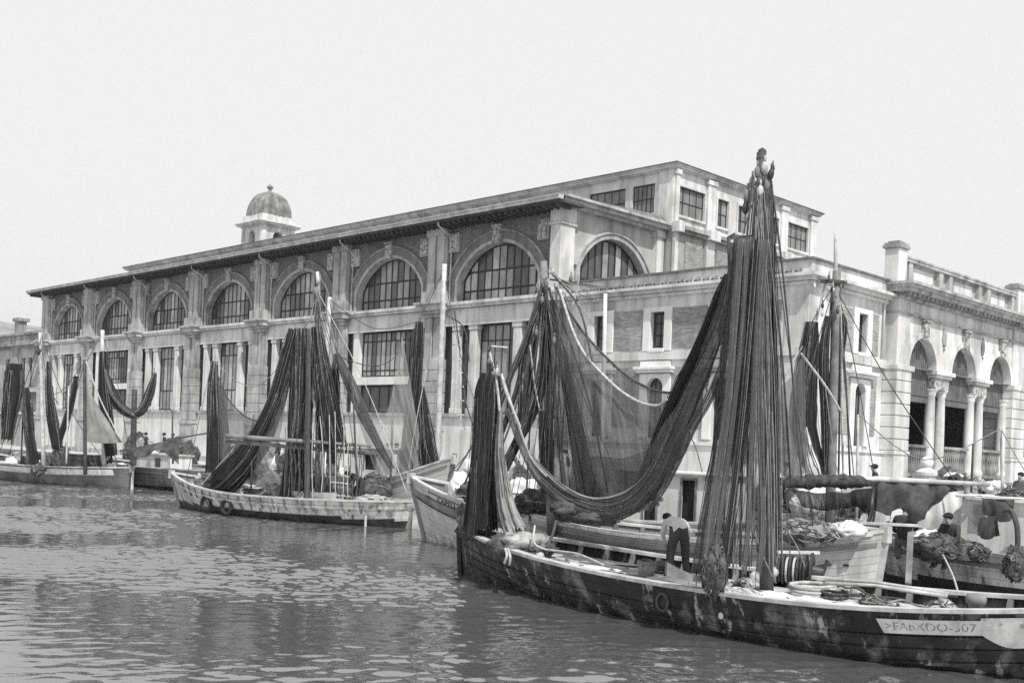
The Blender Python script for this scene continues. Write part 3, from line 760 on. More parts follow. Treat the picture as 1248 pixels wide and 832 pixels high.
mb = MB(); mb.box(39, 50, 94.9, 125.8, QZ, 10.5); part(mb, 'core_wall', 'plaster', low)
class Hull:
    """a boat's lines: t runs bow (0) to stern (1), v from gunwale (0) to keel (1), side -1 / +1"""
    def __init__(s, bow, stern, B, zs, zk=-.55, tm=.48, p=(2.2, 2.4), q=(.9, .8), rake=(.3, .2), full=(.24, .75), ws=0, flare=.0):
        s.bow, s.stern = Vector((bow[0], bow[1], 0)), Vector((stern[0], stern[1], 0))
        s.L = (s.stern - s.bow).length; s.ax = (s.stern - s.bow) / s.L; s.n = Vector((-s.ax.y, s.ax.x, 0))
        if s.n.x > 0: s.n = -s.n                  # side +1 = towards the open water
        s.B, s.zs, s.zk, s.tm, s.pw, s.qw, s.rake, s.full, s.ws, s.flare = B, zs, zk, tm, p, q, rake, full, ws, flare
    def u(s, t): return (s.tm - t) / s.tm if t < s.tm else (t - s.tm) / (1 - s.tm)
    def zg(s, t):
        u = s.u(t); return s.zs[1] + ((s.zs[0] if t < s.tm else s.zs[2]) - s.zs[1]) * u ** 2.3
    def g(s, t):
        k = 0 if t < s.tm else 1; u = min(s.u(t), 1)
        w = max(1 - u ** s.pw[k], 0) ** s.qw[k]
        if k == 1 and s.ws: w = s.ws + (1 - s.ws) * w
        return s.B * w
    def P(s, t, v, side, off=0):
        u = s.u(t); zg = s.zg(t); z = zg + (s.zk * (1 - .55 * u ** 4) - zg) * v
        e = s.full[0] + (s.full[1] - s.full[0]) * u ** 3
        w = s.g(t) * (1 - v) ** e * (1 - s.flare * v) + off
        k = 0 if t < s.tm else 1
        sh = s.rake[k] * u ** 4 * (z - .0)
        c = s.bow + s.ax * (s.L * t + (-sh if k == 0 else sh))
        return c + s.n * (w * side) + Vector((0, 0, z))
    def in_(s, t, side, inset, z):
        q = s.P(t, 0, side); u = s.u(t); zg = s.zg(t); v = min(max((zg - z) / (zg - s.zk * (1 - .55 * u ** 4)), 0), 1)
        w = max(s.g(t) * (1 - v) ** (s.full[0] + (s.full[1] - s.full[0]) * u ** 3) - inset, .01)
        c = q - s.n * (s.g(t) * side); c = c + s.n * (w * side); c.z = z; return c
    def vz(s, t, z):          # v of a height
        zg = s.zg(t); return (zg - z) / (zg - s.zk * (1 - .55 * s.u(t) ** 4))
HULLS = dict(
    near=Hull((17.5, 19.15), (17.25, 5.0), 2.05, (1.17, .77, 1.2), -.6, .6, (2.4, 3.0), (.85, .6), (.12, .3)),
    white=Hull((19.75, 18.9), (22.0, 11.1), 1.45, (1.42, 1.22, 1.62), -.5, .5, (2.3, 2.6), (.85, .7), (.2, .12)),
    capello=Hull((22.6, 26.5), (23.6, 14.2), 2.0, (2.0, 1.3, 1.5), -.6, .5, (2.2, 2.4), (.8, .7), (.4, .1)),
    mid=Hull((22.4, 42.0), (25.2, 30.6), 2.1, (1.4, .85, .98), -.5, .5, (2.3, 2.6), (.85, .65), (.45, .25)),
    far=Hull((23.6, 70.5), (26.4, 55.0), 2.1, (1.6, .95, 1.15), -.5, .5, (2.3, 2.6), (.85, .7), (.4, .05)),
    cabin_far=Hull((29.0, 63.5), (29.3, 51.5), 1.6, (1.4, 1.15, 1.2), -.5, .5, (2.3, 2.6), (.85, .65), (.3, .1)),
    grey=Hull((27.3, 31.3), (28.4, 43.0), 1.7, (2.6, 1.1, 1.2), -.5, .5, (2.3, 2.6), (.85, .65), (.3, .1)),
    right=Hull((25.6, 14.2), (27.4, 3.0), 1.9, (1.5, 1.15, 1.4), -.5, .5, (2.3, 2.6), (.85, .65), (.3, .1)),
)

# ------------------------------------------------------------------ boat materials
M['tar'] = mat('tarred_black_planks', .02, .4, 2.5, rough=.55, streak=.2, patch=(.17, 2.2, .52, .7, (1, 1, .5)), drips=(.34, 3.4, .585, .66), lines=7, bump=.5, bscale=14)
M['hull_white'] = mat('chipped_white_planks', .55, .15, 1.5, rough=.6, streak=.7, sscale=4, grime=.4, gscale=1.5, patch=(.07, 3.2, .58, .68, (1, 1, .4)), drips=(.1, 4.5, .6, .68), lines=7, bump=.3)
M['hull_cream'] = mat('cream_painted_planks', .46, .12, 1.5, rough=.55, streak=.3, sscale=3, patch=(.2, 2.6, .66, .74), lines=8, bump=.25)
M['hull_grey'] = mat('grey_painted_planks', .2, .25, 1.5, rough=.6, streak=.4, patch=(.06, 2.5, .6, .7), lines=7, bump=.3)
M['hull_slate'] = mat('slate_painted_planks', .14, .25, 1.5, rough=.6, streak=.4, patch=(.25, 2.5, .66, .74), lines=7, bump=.3)
M['weed'] = mat('wet_weedy_bottom', .025, .5, 4, rough=.4, streak=.3, patch=(.1, 5, .6, .75, (1, 1, .3)))
M['band'] = mat('white_sheer_band', .62, .08, 2, rough=.5, streak=.35, sscale=6, grime=.25, gscale=3, patch=(.14, 5, .62, .7))
M['deck'] = mat('sun_bleached_deck', .46, .22, 1.5, rough=.85, grime=.35, gscale=1.2, lines=11, patch=(.14, 2.4, .62, .72))
M['wood'] = mat('worn_timber', .2, .3, 3, rough=.8, streak=.3, grime=.3, gscale=2)
M['wood_pale'] = mat('pale_scrubbed_timber', .45, .22, 3, rough=.75, grime=.35, gscale=2.5)
M['wood_dark'] = mat('dark_oiled_timber', .06, .35, 3, rough=.6)
M['cabin'] = mat('white_cabin_paint', .68, .08, 1.5, rough=.5, streak=.25, sscale=4, grime=.15, gscale=1.5)
M['iron'] = mat('dark_iron', .035, .4, 8, rough=.5, spec=.5)
M['rope_pale'] = mat('pale_hemp_rope', .42, .25, 9, bump=.6, bscale=60)
M['rope_mid'] = mat('grey_rope', .22, .25, 9, bump=.6, bscale=60)
M['rope_dark'] = mat('dark_tarred_rope', .07, .35, 9, bump=.6, bscale=60)
M['canvas'] = mat('white_sailcloth', .66, .1, 2, streak=.15, grime=.2, gscale=2)
M['canvas_grey'] = mat('grey_sailcloth', .24, .2, 2, streak=.25, grime=.25, gscale=1.5)
M['canvas_dark'] = mat('dark_tarpaulin', .07, .5, 3, rough=.8, streak=.4, grime=.4, gscale=2, bump=.8, bscale=9)
M['rubber'] = mat('old_tyre_rubber', .02, .3, 5, rough=.7)
M['cork'] = mat('cork_floats', .3, .4, 12)
M['wicker'] = mat('wicker', .25, .4, 25, bump=.8, bscale=40)
M['paint_faded'] = mat('faded_brushed_lettering', .16, .3, 9, patch=(.6, 11, .5, .62))
M['paint_black'] = mat('black_lettering', .04, .3, 5, patch=(.4, 9, .62, .68))
def net_heap_mat(): return mat('heaped_netting', .075, .5, 6, patch=(.2, 14, .58, .7, (1, 1, 1)), bump=1, bscale=24)
M['heap'] = net_heap_mat()
M['heap_pale'] = mat('heaped_pale_netting', .3, .45, 6, patch=(.08, 12, .58, .68), bump=1, bscale=24)

def proj(p):
    q = Vector(p) - Vector((0, 0, CAMZ)); w = q.dot(FW); X = q.dot(RT) / w * FPX; Y = DOFF - q.z / w * FPX
    return 624 + cos(ROLL) * X - sin(ROLL) * Y, 416 + sin(ROLL) * X + cos(ROLL) * Y
def t_at(h, px, side=1):
    a, b_ = 0.0, 1.0
    inc = proj(h.P(1, 0, side))[0] > proj(h.P(0, 0, side))[0]
    for _ in range(40):
        m_ = (a + b_) / 2
        if (proj(h.P(m_, 0, side))[0] < px) == inc: a = m_
        else: b_ = m_
    return (a + b_) / 2

NT = 44
TS = [.5 - .5 * cos(pi * k / NT) for k in range(NT + 1)]
def hull_mesh(h, below=0.0):
    """planking, with the bottom below the water line on its own material"""
    mb = MB()
    vs = [k / 12 for k in range(13)]
    rows, uvs = [], []
    for t in TS:
        row, uv = [], []
        for sd in (1, -1):
            for v in (vs if sd > 0 else vs[::-1]):
                row.append(h.P(t, v, sd)); uv.append((t * h.L, v * (h.zg(.5) - h.zk) * .8))
        rows.append(row); uvs.append(uv)
    mb.grid(rows, 0, False, uvs)
    n = len(rows[0])
    for i, f in enumerate(mb.f):
        zc = sum(mb.v[q].z for q in f) / 4
        if zc < below: mb.mi[i] = 1
    return mb
def strip(mb, h, t0, t1, d0, d1, off, sd=1, n=24, mi=0, skew=0):
    """a plank laid on the hull side, d0..d1 metres below the gunwale"""
    def q(t, d, o):
        zg = h.zg(t); v = d / (zg - h.zk * (1 - .55 * h.u(t) ** 4)); return h.P(t, v, sd, o)
    rows, uvs = [], []
    K = max(1, int((d1 - d0) / .05))
    for k in range(n + 1):
        f = k / n
        def pt(g, o): return q(t0 + skew * g + (t1 - t0 - skew * g) * f, d0 + (d1 - d0) * g, o)
        rows.append([pt(0, -.01)] + [pt(j / K, off) for j in range(K + 1)] + [pt(1, -.01)])
        uvs.append([((t0 + (t1 - t0) * f) * h.L, .5)] * (K + 3))
    mb.grid(rows, mi, False, uvs)
    for r in (rows[0], rows[-1]): mb.face(r, mi)
def boat(key, name, label, group, mats, deck_drop=.3, cap=.15, ribs=True, strakes=True, below=.0, deck_m='deck', cap_m='wood_pale', loc=None):
    h = HULLS[key]
    c = h.bow + h.ax * h.L / 2
    root = empty(name, (c.x, c.y, 0), label, 'boat', group)
    hl = part(hull_mesh(h, below), 'hull', mats, root, True)
    # rail
    mb = MB(); rows, uvs = [], []
    for t in TS:
        for sd in (1,):
            pass
        g = h.g(t); w = min(cap, g * .9 + .02); z = h.zg(t)
        row = []
        for sd in (1, -1):
            o = h.in_(t, sd, -.05, z - .035); o2 = h.in_(t, sd, -.05, z + .035); i2 = h.in_(t, sd, w, z + .035); i1 = h.in_(t, sd, w, z - .035)
            row += [o, o2, i2, i1]
        rows.append(row)
    for off in (0, 4):
        mb.grid([r[off:off + 4] for r in rows], 0, True)
    for t in (0, 1):
        p = h.P(t, 0, 1); mb.box(p.x - .1, p.x + .1, p.y - .1, p.y + .1, p.z - .25, p.z + .1)
    part(mb, 'rail', cap_m, root, bevel=.008)
    # inside: bulwark lining, deck
    mb = MB()
    for sd in (1, -1):
        mb.grid([[h.in_(t, sd, .07, h.zg(t) - .03), h.in_(t, sd, .07, h.zg(t) - deck_drop - .02)] for t in TS], 0)
    part(mb, 'bulwark_lining', mats[0] if ribs != 'pale' else 'wood', root)
    mb = MB(); rows, uvs = [], []
    for t in TS:
        z = h.zg(t) - deck_drop; row = []; uv = []
        for k in range(9):
            f = -1 + k / 4; a = h.in_(t, 1, .06, z); b_ = h.in_(t, -1, .06, z)
            p = a.lerp(b_, (f + 1) / 2); p.z += .06 * (1 - f * f); row.append(p); uv.append((t * h.L, f * h.g(t)))
        rows.append(row); uvs.append(uv)
    mb.grid(rows, 0, False, uvs); part(mb, 'deck', deck_m, root)
    if ribs:
        for sd in ((-1,) if key != 'near' else (-1, 1)):
            k = .06
            while k < .95:
                mb = MB(); q = h.in_(k, sd, .13, h.zg(k) - deck_drop); b_ = h.in_(k, sd, .13, h.zg(k) - .03); mb.bar(q, b_, .07, .1, h.ax); k += .62 / h.L
                part(mb, 'rib', 'wood', root)
    if strakes:
        mb = MB()
        for sd in (1, -1): strip(mb, h, .01, .99, .22, .3, .05, sd, 40)
        part(mb, 'rubbing_strake', mats[0] if strakes is True else strakes, root)
    # stem and stern posts
    for nm, t, d in (('stem_post', 0, -1), ('stern_post', 1, 1)):
        mb = MB(); prev = None; pts = []
        for k in range(9):
            p = h.P(t, k / 8, 1); p = p + h.ax * d * .03; pts.append(p)
        top = pts[0] + Vector((0, 0, .16)); pts = [top] + pts
        for a, b_ in zip(pts, pts[1:]): mb.bar(a, b_ + (b_ - a) * .02, .12, .14, h.ax)
        part(mb, nm, 'wood_pale' if key in ('white',) else mats[0], root)
    return root, h
def lettering(h, root, text, px0, px1, depth, height, m, side=1, off=.016, name='lettering', thin=0):
    cu = bpy.data.curves.new('lettering', 'FONT'); cu.body = text; cu.size = 1; cu.extrude = .006; cu.offset = thin; cu.resolution_u = 3
    o = bpy.data.objects.new('tmp', cu); COL.objects.link(o)
    dg = bpy.context.evaluated_depsgraph_get(); me = bpy.data.meshes.new_from_object(o.evaluated_get(dg))
    bpy.data.objects.remove(o); bpy.data.curves.remove(cu)
    xs = [v.co.x for v in me.vertices]; ys = [v.co.y for v in me.vertices]
    x0, x1, y0, y1 = min(xs), max(xs), min(ys), max(ys)
    t0, t1 = t_at(h, px0, side), t_at(h, px1, side)
    for v in me.vertices:
        f = (v.co.x - x0) / (x1 - x0); g = (v.co.y - y0) / (y1 - y0); t = t0 + (t1 - t0) * f
        zg = h.zg(t); d = depth + height * (1 - g)
        p = h.P(t, d / (zg - h.zk * (1 - .55 * h.u(t) ** 4)), side, off + (v.co.z + .006) * .6)
        v.co = p
    me.materials.append(M[m]); me.update()
    o = bpy.data.objects.new(name, me); COL.objects.link(o); o.parent = root
    w = Vector((0, 0, 0)); r = root
    while r is not None: w += Vector(r.location); r = r.parent
    o.location = -w
    return o
def pole(root, name, a, b_, r0, r1, m, n=10, bend=0):
    mb = MB(); a, b_ = Vector(a), Vector(b_); K = 6
    pts = [a.lerp(b_, k / K) + RT * bend * sin(pi * k / K) for k in range(K + 1)]
    mb.tube(pts, [r0 + (r1 - r0) * k / K for k in range(K + 1)], n)
    return part(mb, name, m, root, True)
def spline(pts, n=8):
    """Catmull-Rom through tuples"""
    out = []; P = [pts[0]] + list(pts) + [pts[-1]]
    for i in range(1, len(P) - 2):
        for k in range(n):
            t = k / n; a, b_, c, d = P[i - 1], P[i], P[i + 1], P[i + 2]
            out.append(tuple(.5 * (2 * b_[j] + (c[j] - a[j]) * t + (2 * a[j] - 5 * b_[j] + 4 * c[j] - d[j]) * t * t + (3 * b_[j] - a[j] - 3 * c[j] + d[j]) * t ** 3) for j in range(len(b_))))
    out.append(tuple(pts[-1])); return out
def rope(mb, pts, r=.02, n=5, sm=6):
    q = spline(pts, sm); mb.tube([at(x, y, d) for x, y, d in q], r, n)
def block(mb, p, r):            # wooden pulley block
    mb.blob(p, (r * .42, r * .34, r * .72), amp=.25, freq=2.5, seg=7, seed=int(p.z * 50))
    mb.tube([Vector(p) + Vector((0, 0, r * .6)), Vector(p) + Vector((0, 0, r * 1.3))], r * .12, 5)

# ------------------------------------------------------------------ the boats
G = 'fishing boats moored along the quay'
nb, H1 = boat('near', 'fishing_boat', 'long black tarred fishing boat nearest the camera with scuffed hull and white stern panel', G, ['tar', 'weed'], .26, .17, True, False, .03)
mb = MB(); t0, t1 = t_at(H1, 1061), t_at(H1, 1190)
strip(mb, H1, t0, t1, .14, .36, .03, 1, 16, 0, .006); part(mb, 'name_panel', 'band', nb)
mb = MB()
rows = []
for k in range(21):
    t = t1 + (1 - t1) * k / 20; d1 = .36 + .2 * sin(min(k / 5, 1) * pi / 2) - .12 * max(0, (k - 6) / 14)
    zg = H1.zg(t); kk = (zg - H1.zk * (1 - .55 * H1.u(t) ** 4))
    rows.append([H1.P(t, .1 / kk, 1, -.01)] + [H1.P(t, (.1 + (d1 - .1) * j / 8) / kk, 1, .028) for j in range(9)] + [H1.P(t, d1 / kk, 1, -.01)])
mb.grid(rows); mb.face(rows[0]); part(mb, 'stern_panel', 'band', nb)
lettering(H1, nb, '>EAbXDO-507', 1072, 1184, .19, .115, 'paint_faded', off=.031, thin=-.022)
for d in (.40, .60, .80):
    mb = MB(); strip(mb, H1, .012, .995, d, d + .035, .022, 1, 40); part(mb, 'wale', 'tar', nb)
    mb = MB(); strip(mb, H1, .012, .995, d, d + .035, .022, -1, 40); part(mb, 'wale', 'tar', nb)
tz = H1.zg(.5) - .26
def deckz(h, p, drop):
    t = max(0, min(1, (Vector((p.x, p.y, 0)) - h.bow).dot(h.ax) / h.L)); return h.zg(t) - drop + .05
# hawse hole
p = H1.P(t_at(H1, 799), .23, 1, .0); mb = MB()
mb.tube([p + H1.n * .05 + H1.ax * .0 + Vector((0, .12 * cos(a), .15 * sin(a))) for a in [2 * pi * k / 16 for k in range(17)]], .03, 6)
part(mb, 'hawse_ring', 'wood_dark', nb, True)
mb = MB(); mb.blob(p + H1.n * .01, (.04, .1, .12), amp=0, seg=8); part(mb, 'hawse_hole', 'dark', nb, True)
p = H1.P(t_at(H1, 868), .28, 1, .02); mb = MB(); mb.blob(p, (.03, .05, .06), amp=0, seg=6); part(mb, 'hull_boss', 'band', nb, True)
# main mast and its iron yard
DM = 19.4
mast_top = at(922, 186, DM); mast_foot = at(930, 712, DM)
pole(nb, 'mast', (mast_foot.x, mast_foot.y, .4), mast_top, .13, .085, 'wood_dark')
mb = MB(); mb.blob(at(923, 186, DM), (.075, .075, .08), amp=.15); mb.blob(at(922, 193, DM), (.09, .09, .04), amp=.15); part(mb, 'masthead', 'wood_dark', nb, True)
for px, py, r, m_ in ((917, 210, .15, 'wood'), (911, 222, .15, 'wood'), (926, 205, .17, 'wood_pale'), (934, 212, .14, 'wood_dark'), (920, 222, .12, 'wood'), (905, 240, .19, 'wood'), (903, 253, .16, 'wood_dark'), (929, 225, .17, 'wood'), (936, 205, .1, 'wood_dark'), (921, 232, .14, 'wood_pale')):
    mb = MB(); block(mb, at(px, py, DM - rnd.uniform(.05, .25)), r); part(mb, 'block', m_, nb, True)
mb = MB()
A, B_ = at(881, 290, DM), at(939, 286, DM)
mb.bar(A, B_, .05, .05); mb.bar(at(882, 289, DM), at(884, 345, DM), .07, .05); mb.bar(at(893, 290, DM), at(903, 330, DM), .05, .04); mb.bar(at(938, 287, DM), at(930, 330, DM), .06, .04); mb.bar(at(881, 290, DM), at(890, 285, DM), .05, .05)
part(mb, 'yard', 'wood_dark', nb)
mb = MB()
for k in range(14):
    x0 = 912 + k * 1.7 + rnd.uniform(-1, 1); x1 = 880 + k * 4.6 + rnd.uniform(-3, 3)
    rope(mb, [(x0, 215 + rnd.uniform(0, 20), DM - .2), ((x0 * .65 + x1 * .35), 330, DM - .3), (x1 + rnd.uniform(-4, 4), 500, DM - .4), (x1 + (x1 - 915) * .3, 690, DM - .5)], .014 if k % 3 else .02)
part(mb, 'running_rigging', 'rope_dark', nb)
mb = MB()
for pts in ([(933, 215, DM), (948, 330, DM - .1), (962, 480, DM - .2), (972, 590, DM - .3)], [(935, 225, DM), (938, 400, DM), (942, 560, DM)], [(930, 300, DM), (946, 420, DM), (958, 590, DM)]): rope(mb, pts, .018)
part(mb, 'backstay', 'rope_dark', nb)
mb = MB()
for pts in ([(917, 560, DM - .5), (913, 640, DM - .6), (935, 702, DM - .6)], [(935, 500, DM - .4), (938, 600, DM - .5), (936, 700, DM - .6)], [(898, 470, DM - .4), (903, 500, DM - .5), (910, 520, DM - .5)], [(925, 450, DM - .4), (930, 560, DM - .5), (932, 690, DM - .5)], [(874, 640, DM - .6), (880, 630, DM - .6), (888, 650, DM - .6), (887, 700, DM - .5)], [(950, 640, DM), (965, 665, DM), (975, 690, DM)]): rope(mb, pts, .012)
part(mb, 'halyard', 'rope_mid', nb)
# winch
dz = deckz(H1, at(950, 712, 18.3), .26)
wc = atz(951, 712, dz); wd = (wc - Vector((0, 0, wc.z))).dot(FW)
ax = (RT * .92 - FW * .38).normalized()
wc = at(956, 694, wd)
win = MB(); win.tube([wc - ax * .42, wc + ax * .42], .2, 20)
for s in (-.4, .32, .44):
    win.tube([wc + ax * (s - .02), wc + ax * (s + .02)], .34, 24)
for s in (-.53, .56): win.tube([wc + ax * (s - .1), wc + ax * (s + .1)], [.13, .09], 14)
wo = part(win, 'winch', 'iron', nb)
mb = MB()
for k in range(9): mb.tube([wc + ax * (-.33 + k * .07), wc + ax * (-.29 + k * .07)], .255 + .035 * (k % 2), 22, 1 if k in (1, 4, 6) else 0)
w2 = mb.build('winch_wire', ['iron', 'zinc'], wo)
mb = MB()
for s in (-.4, .42): mb.bar(wc + ax * s + Vector((0, 0, -.35)), wc + ax * s + Vector((0, 0, .2)), .09, .12)
mb.build('winch_cheek', 'iron', wo)
mb = MB(); mb.bar(at(935, 672, wd), at(993, 673, wd), .05, .06); part(mb, 'winch_bar', 'band', nb)
for x0, y0, x1, y1 in ((984, 673, 986, 712), (992, 712, 1003, 682), (990, 690, 1007, 687), (940, 673, 940, 690)):
    mb = MB(); mb.bar(at(x0, y0, wd), at(x1, y1, wd), .06, .06); part(mb, 'winch_lever', 'iron', nb)
for px, py, r in ((915, 703, .12), (938, 697, .085)):
    mb = MB(); mb.blob(at(px, py, wd - .25), (r, r, r), amp=.05, seg=10); part(mb, 'float', 'wood_pale', nb, True)
# deck fittings towards the stern
def on_deck(px, py, h, drop): 
    z = h.zg(.5) - drop
    for _ in range(4):
        p = atz(px, py, z); z = deckz(h, p, drop)
    return p
b0 = atz(1192, 752, .9); mb = MB()
mb.lathe([(.1, .45), (.1, 1.0), (.14, 1.03), (.15, 1.1), (.13, 1.16), (.02, 1.18)], (b0.x + .35, b0.y + .25, .02), 14); part(mb, 'mooring_bitt', 'wood', nb, True)
mb = MB(); q0, q1 = H1.in_(t_at(H1, 1040), 1, .3, .72), H1.in_(.93, 1, .3, .86)
# stern well coamings
hx, ay = H1.n, H1.ax
def cbox(mb, t, lat, L_, W_, z0, z1):
    c = H1.bow + ay * (H1.L * t) + hx * lat
    mb.hexa([c + ay * a + hx * b_ + Vector((0, 0, z)) for z in (z0, z1) for a, b_ in ((-L_ / 2, -W_ / 2), (L_ / 2, -W_ / 2), (L_ / 2, W_ / 2), (-L_ / 2, W_ / 2))])
cbox(mb, .80, .3, .08, 1.9, .5, .74); cbox(mb, .90, .3, .08, 1.7, .55, .82)
cbox(mb, .85, 1.15, 1.35, .08, .5, .74); cbox(mb, .85, -.55, 1.35, .08, .5, .74)
part(mb, 'well_coaming', 'wood_pale', nb)
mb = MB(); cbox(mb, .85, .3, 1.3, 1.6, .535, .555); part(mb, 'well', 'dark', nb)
mb = MB(); cbox(mb, .73, .35, .9, 1.1, .5, .66); part(mb, 'hatch', 'wood_pale', nb, bevel=.02)
mb = MB(); cbox(mb, .95, .1, .3, 2.2, .8, .86); part(mb, 'thwart', 'wood', nb)
mb = MB()
for pts in ([(1000, 705), (1060, 709), (1150, 723)], [(1000, 710), (1060, 713), (1148, 726)]):
    mb.tube([atz(x, y, .95) for x, y in pts], .035, 6)
part(mb, 'oar', 'wood_pale', nb, True)

wb, H2 = boat('white', 'fishing_boat', 'pale grey double ended boat lying directly behind the black boat', G, ['hull_cream', 'weed'], .5, .14, True, 'hull_cream', .0)
mb = MB(); strip(mb, H2, .02, .98, .02, .07, .06, 1, 30); strip(mb, H2, .02, .98, .02, .07, .06, -1, 30); part(mb, 'upper_strake', 'band', wb)
mb = MB(); p = H2.P(.94, .35, 1, .05); mb.bar(p, p - H2.ax * .9 + Vector((0, 0, .03)), .05, .04); part(mb, 'anchor_fluke', 'iron', wb)
cp, H3 = boat('capello', 'fishing_boat', 'cream boat with name on its raised bow and white wheelhouse behind the big net', G, ['hull_cream', 'hull_white'], .45, .16, True, False, .32)
mb = MB(); strip(mb, H3, t_at(H3, 515), .42, .12, .15, .02, 1, 20); strip(mb, H3, t_at(H3, 510), .42, .30, .33, .02, 1, 20); strip(mb, H3, .01, .6, .58, .63, .04, 1, 30); part(mb, 'painted_lines', 'wood_dark', cp)
mb = MB(); strip(mb, H3, .012, .6, .34, .57, .012, 1, 30); part(mb, 'grey_band', 'hull_grey', cp)
lettering(H3, cp, 'CAPELLO 88', 525, 566, .40 - .22, .12, 'paint_black', off=.01)
# wheelhouse
def cabin(root, x, y0, y1, dep, z0, z1, roof_over=.12, m='cabin', openings=()):
    mb = MB(); fr = Frame('x', x); prev = y0
    for a, b_, c0, c1 in sorted(openings):
        fr.box(mb, prev, a, z0, z1, -.06, 0); fr.box(mb, a, b_, z0, c0, -.06, 0); fr.box(mb, a, b_, c1, z1, -.06, 0); prev = b_
    fr.box(mb, prev, y1, z0, z1, -.06, 0)
    mb.box(x + .061, x + dep, y0, y0 + .06, z0, z1); mb.box(x + .061, x + dep, y1 - .06, y1, z0, z1); mb.box(x + dep - .06, x + dep, y0 + .061, y1 - .061, z0, z1)
    o = part(mb, 'wheelhouse', m, root)
    mb = MB(); mb.box(x - roof_over, x + dep + roof_over, y0 - roof_over, y1 + roof_over, z1 + .002, z1 + .07); mb.build('wheelhouse_roof', m, o, bevel=.02)
    for a, b_, c0, c1 in openings:
        mb = MB()
        for yy in (a, b_): fr.box(mb, yy - .03, yy + .03, c0, c1, .002, .03)
        fr.box(mb, a - .03, b_ + .03, c1 + .001, c1 + .05, .002, .028)
        mb.build('door_frame', 'wood', o)
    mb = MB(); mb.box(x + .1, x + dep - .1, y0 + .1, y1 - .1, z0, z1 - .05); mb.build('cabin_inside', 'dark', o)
    for ch in o.children: 
        ch.location = Vector((0, 0, 0))
    return o
cabin(cp, 22.5, 15.75, 18.7, 1.7, .85, 2.55, openings=((16.15, 16.6, 1.3, 2.42), (17.35, 17.8, .95, 2.1)))
pole(cp, 'mast', (23.4, 21.2, .9), at(655, 345, 31), .08, .05, 'wood')

mdb, H4 = boat('mid', 'fishing_boat', 'white rust streaked fishing boat with tyre fenders lying in front of the hall', G, ['hull_white', 'weed'], .3, .15, True, 'hull_white', .28)
for k in range(17):
    mb = MB(); t = .12 + k * .048; strip(mb, H4, t, t + .003, .05, .46, .056, 1, 2); part(mb, 'frame_head', 'wood', mdb)
for px in (243, 268):
    t = t_at(H4, px); c = H4.P(t, .38, 1, .1); mb = MB()
    mb.tube([c + H4.ax * (.24 * cos(a)) + Vector((0, 0, .26 * sin(a))) for a in [2 * pi * k / 18 for k in range(19)]], .075, 8); part(mb, 'tyre_fender', 'rubber', mdb, True)
mb = MB(); c = H4.P(1, .1, 1); mb.hexa([c + H4.ax * a + H4.n * b_ + Vector((0, 0, z)) for z in (-1.35, .1) for a, b_ in ((0.02, -.05), (.38, -.05), (.38, .05), (0.02, .05))]); part(mb, 'rudder', 'wood_pale', mdb)
mb = MB(); c = H4.P(.9, .4, 1, .04); mb.bar(c, c + Vector((0, 0, -.4)), .07, .05); part(mb, 'leeboard_post', 'band', mdb)
fb, H5 = boat('far', 'fishing_boat', 'dark fishing boat with broad white sheer band at the left edge', G, ['hull_slate', 'hull_slate'], .35, .15, True, False, -5)
mb = MB(); strip(mb, H5, t_at(H5, -20), t_at(H5, 131), .1, .4, .03, 1, 40); part(mb, 'sheer_band', 'band', fb)
mb = MB(); c = H5.P(1, .05, 1); mb.hexa([c + H5.ax * a + H5.n * b_ + Vector((0, 0, z)) for z in (-1.2, -.1) for a, b_ in ((-.02, -.05), (.16, -.05), (.16, .05), (-.02, .05))]); part(mb, 'rudder', 'band', fb)
cb, H6 = boat('cabin_far', 'fishing_boat', 'grey canopied boat between the banded boat and the white rust streaked one', G, ['hull_grey', 'weed'], .35, .13, False, True, .15)
gb, H7 = boat('grey', 'fishing_boat', 'pale hulled boat with high bow half hidden behind the cream boat with the painted name', G, ['hull_cream', 'weed'], .4, .14, False, True, .15)
rb, H8 = boat('right', 'fishing_boat', 'planked boat with white deckhouse and hanging washing at the right edge', G, ['hull_white', 'weed'], .45, .15, False, 'wood', .45)
cabin(rb, 25.45, 7.2, 10.75, 1.6, .9, 2.35, openings=((8.0, 8.5, 1.0, 2.1),))
mb = MB(); mb.box(25.38, 25.44, 10.2, 10.45, 1.75, 2.2); part(mb, 'porthole_board', 'wood', rb)
# ------------------------------------------------------------------ nets, masts, spars
M['net_dark'] = net_mat('black_tanned_net', .024, .12, .5, 1, .3, .9, 60)
M['net'] = net_mat('brown_tanned_net', .115, .2, .75, .86, .14, .9, 60)
M['net_thick'] = net_mat('gathered_net', .105, .22, .85, .88, .1, 1.0, 60)
M['net_sheer'] = net_mat('single_layer_net', .125, .12, .8, .86, .26, .9, 45)
M['net_pale'] = net_mat('pale_fine_net', .28, .2, .9, .8, .15, .7, 60)
M['net_pale_thick'] = net_mat('pale_gathered_net', .25, .1, .45, 1, .4, 1.0, 60)
M['net_roll'] = mat('rolled_dark_netting', .05, .5, 7, patch=(.13, 12, .6, .7), bump=1, bscale=26)
M['net_cord'] = mat('net_cord', .15, .4, 9, bump=0)
def nroot(name, p, label, cat='net', group=None): return empty(name, (p.x, p.y, p.z), label, cat, group)
NETG = 'fishing nets hung up to dry'
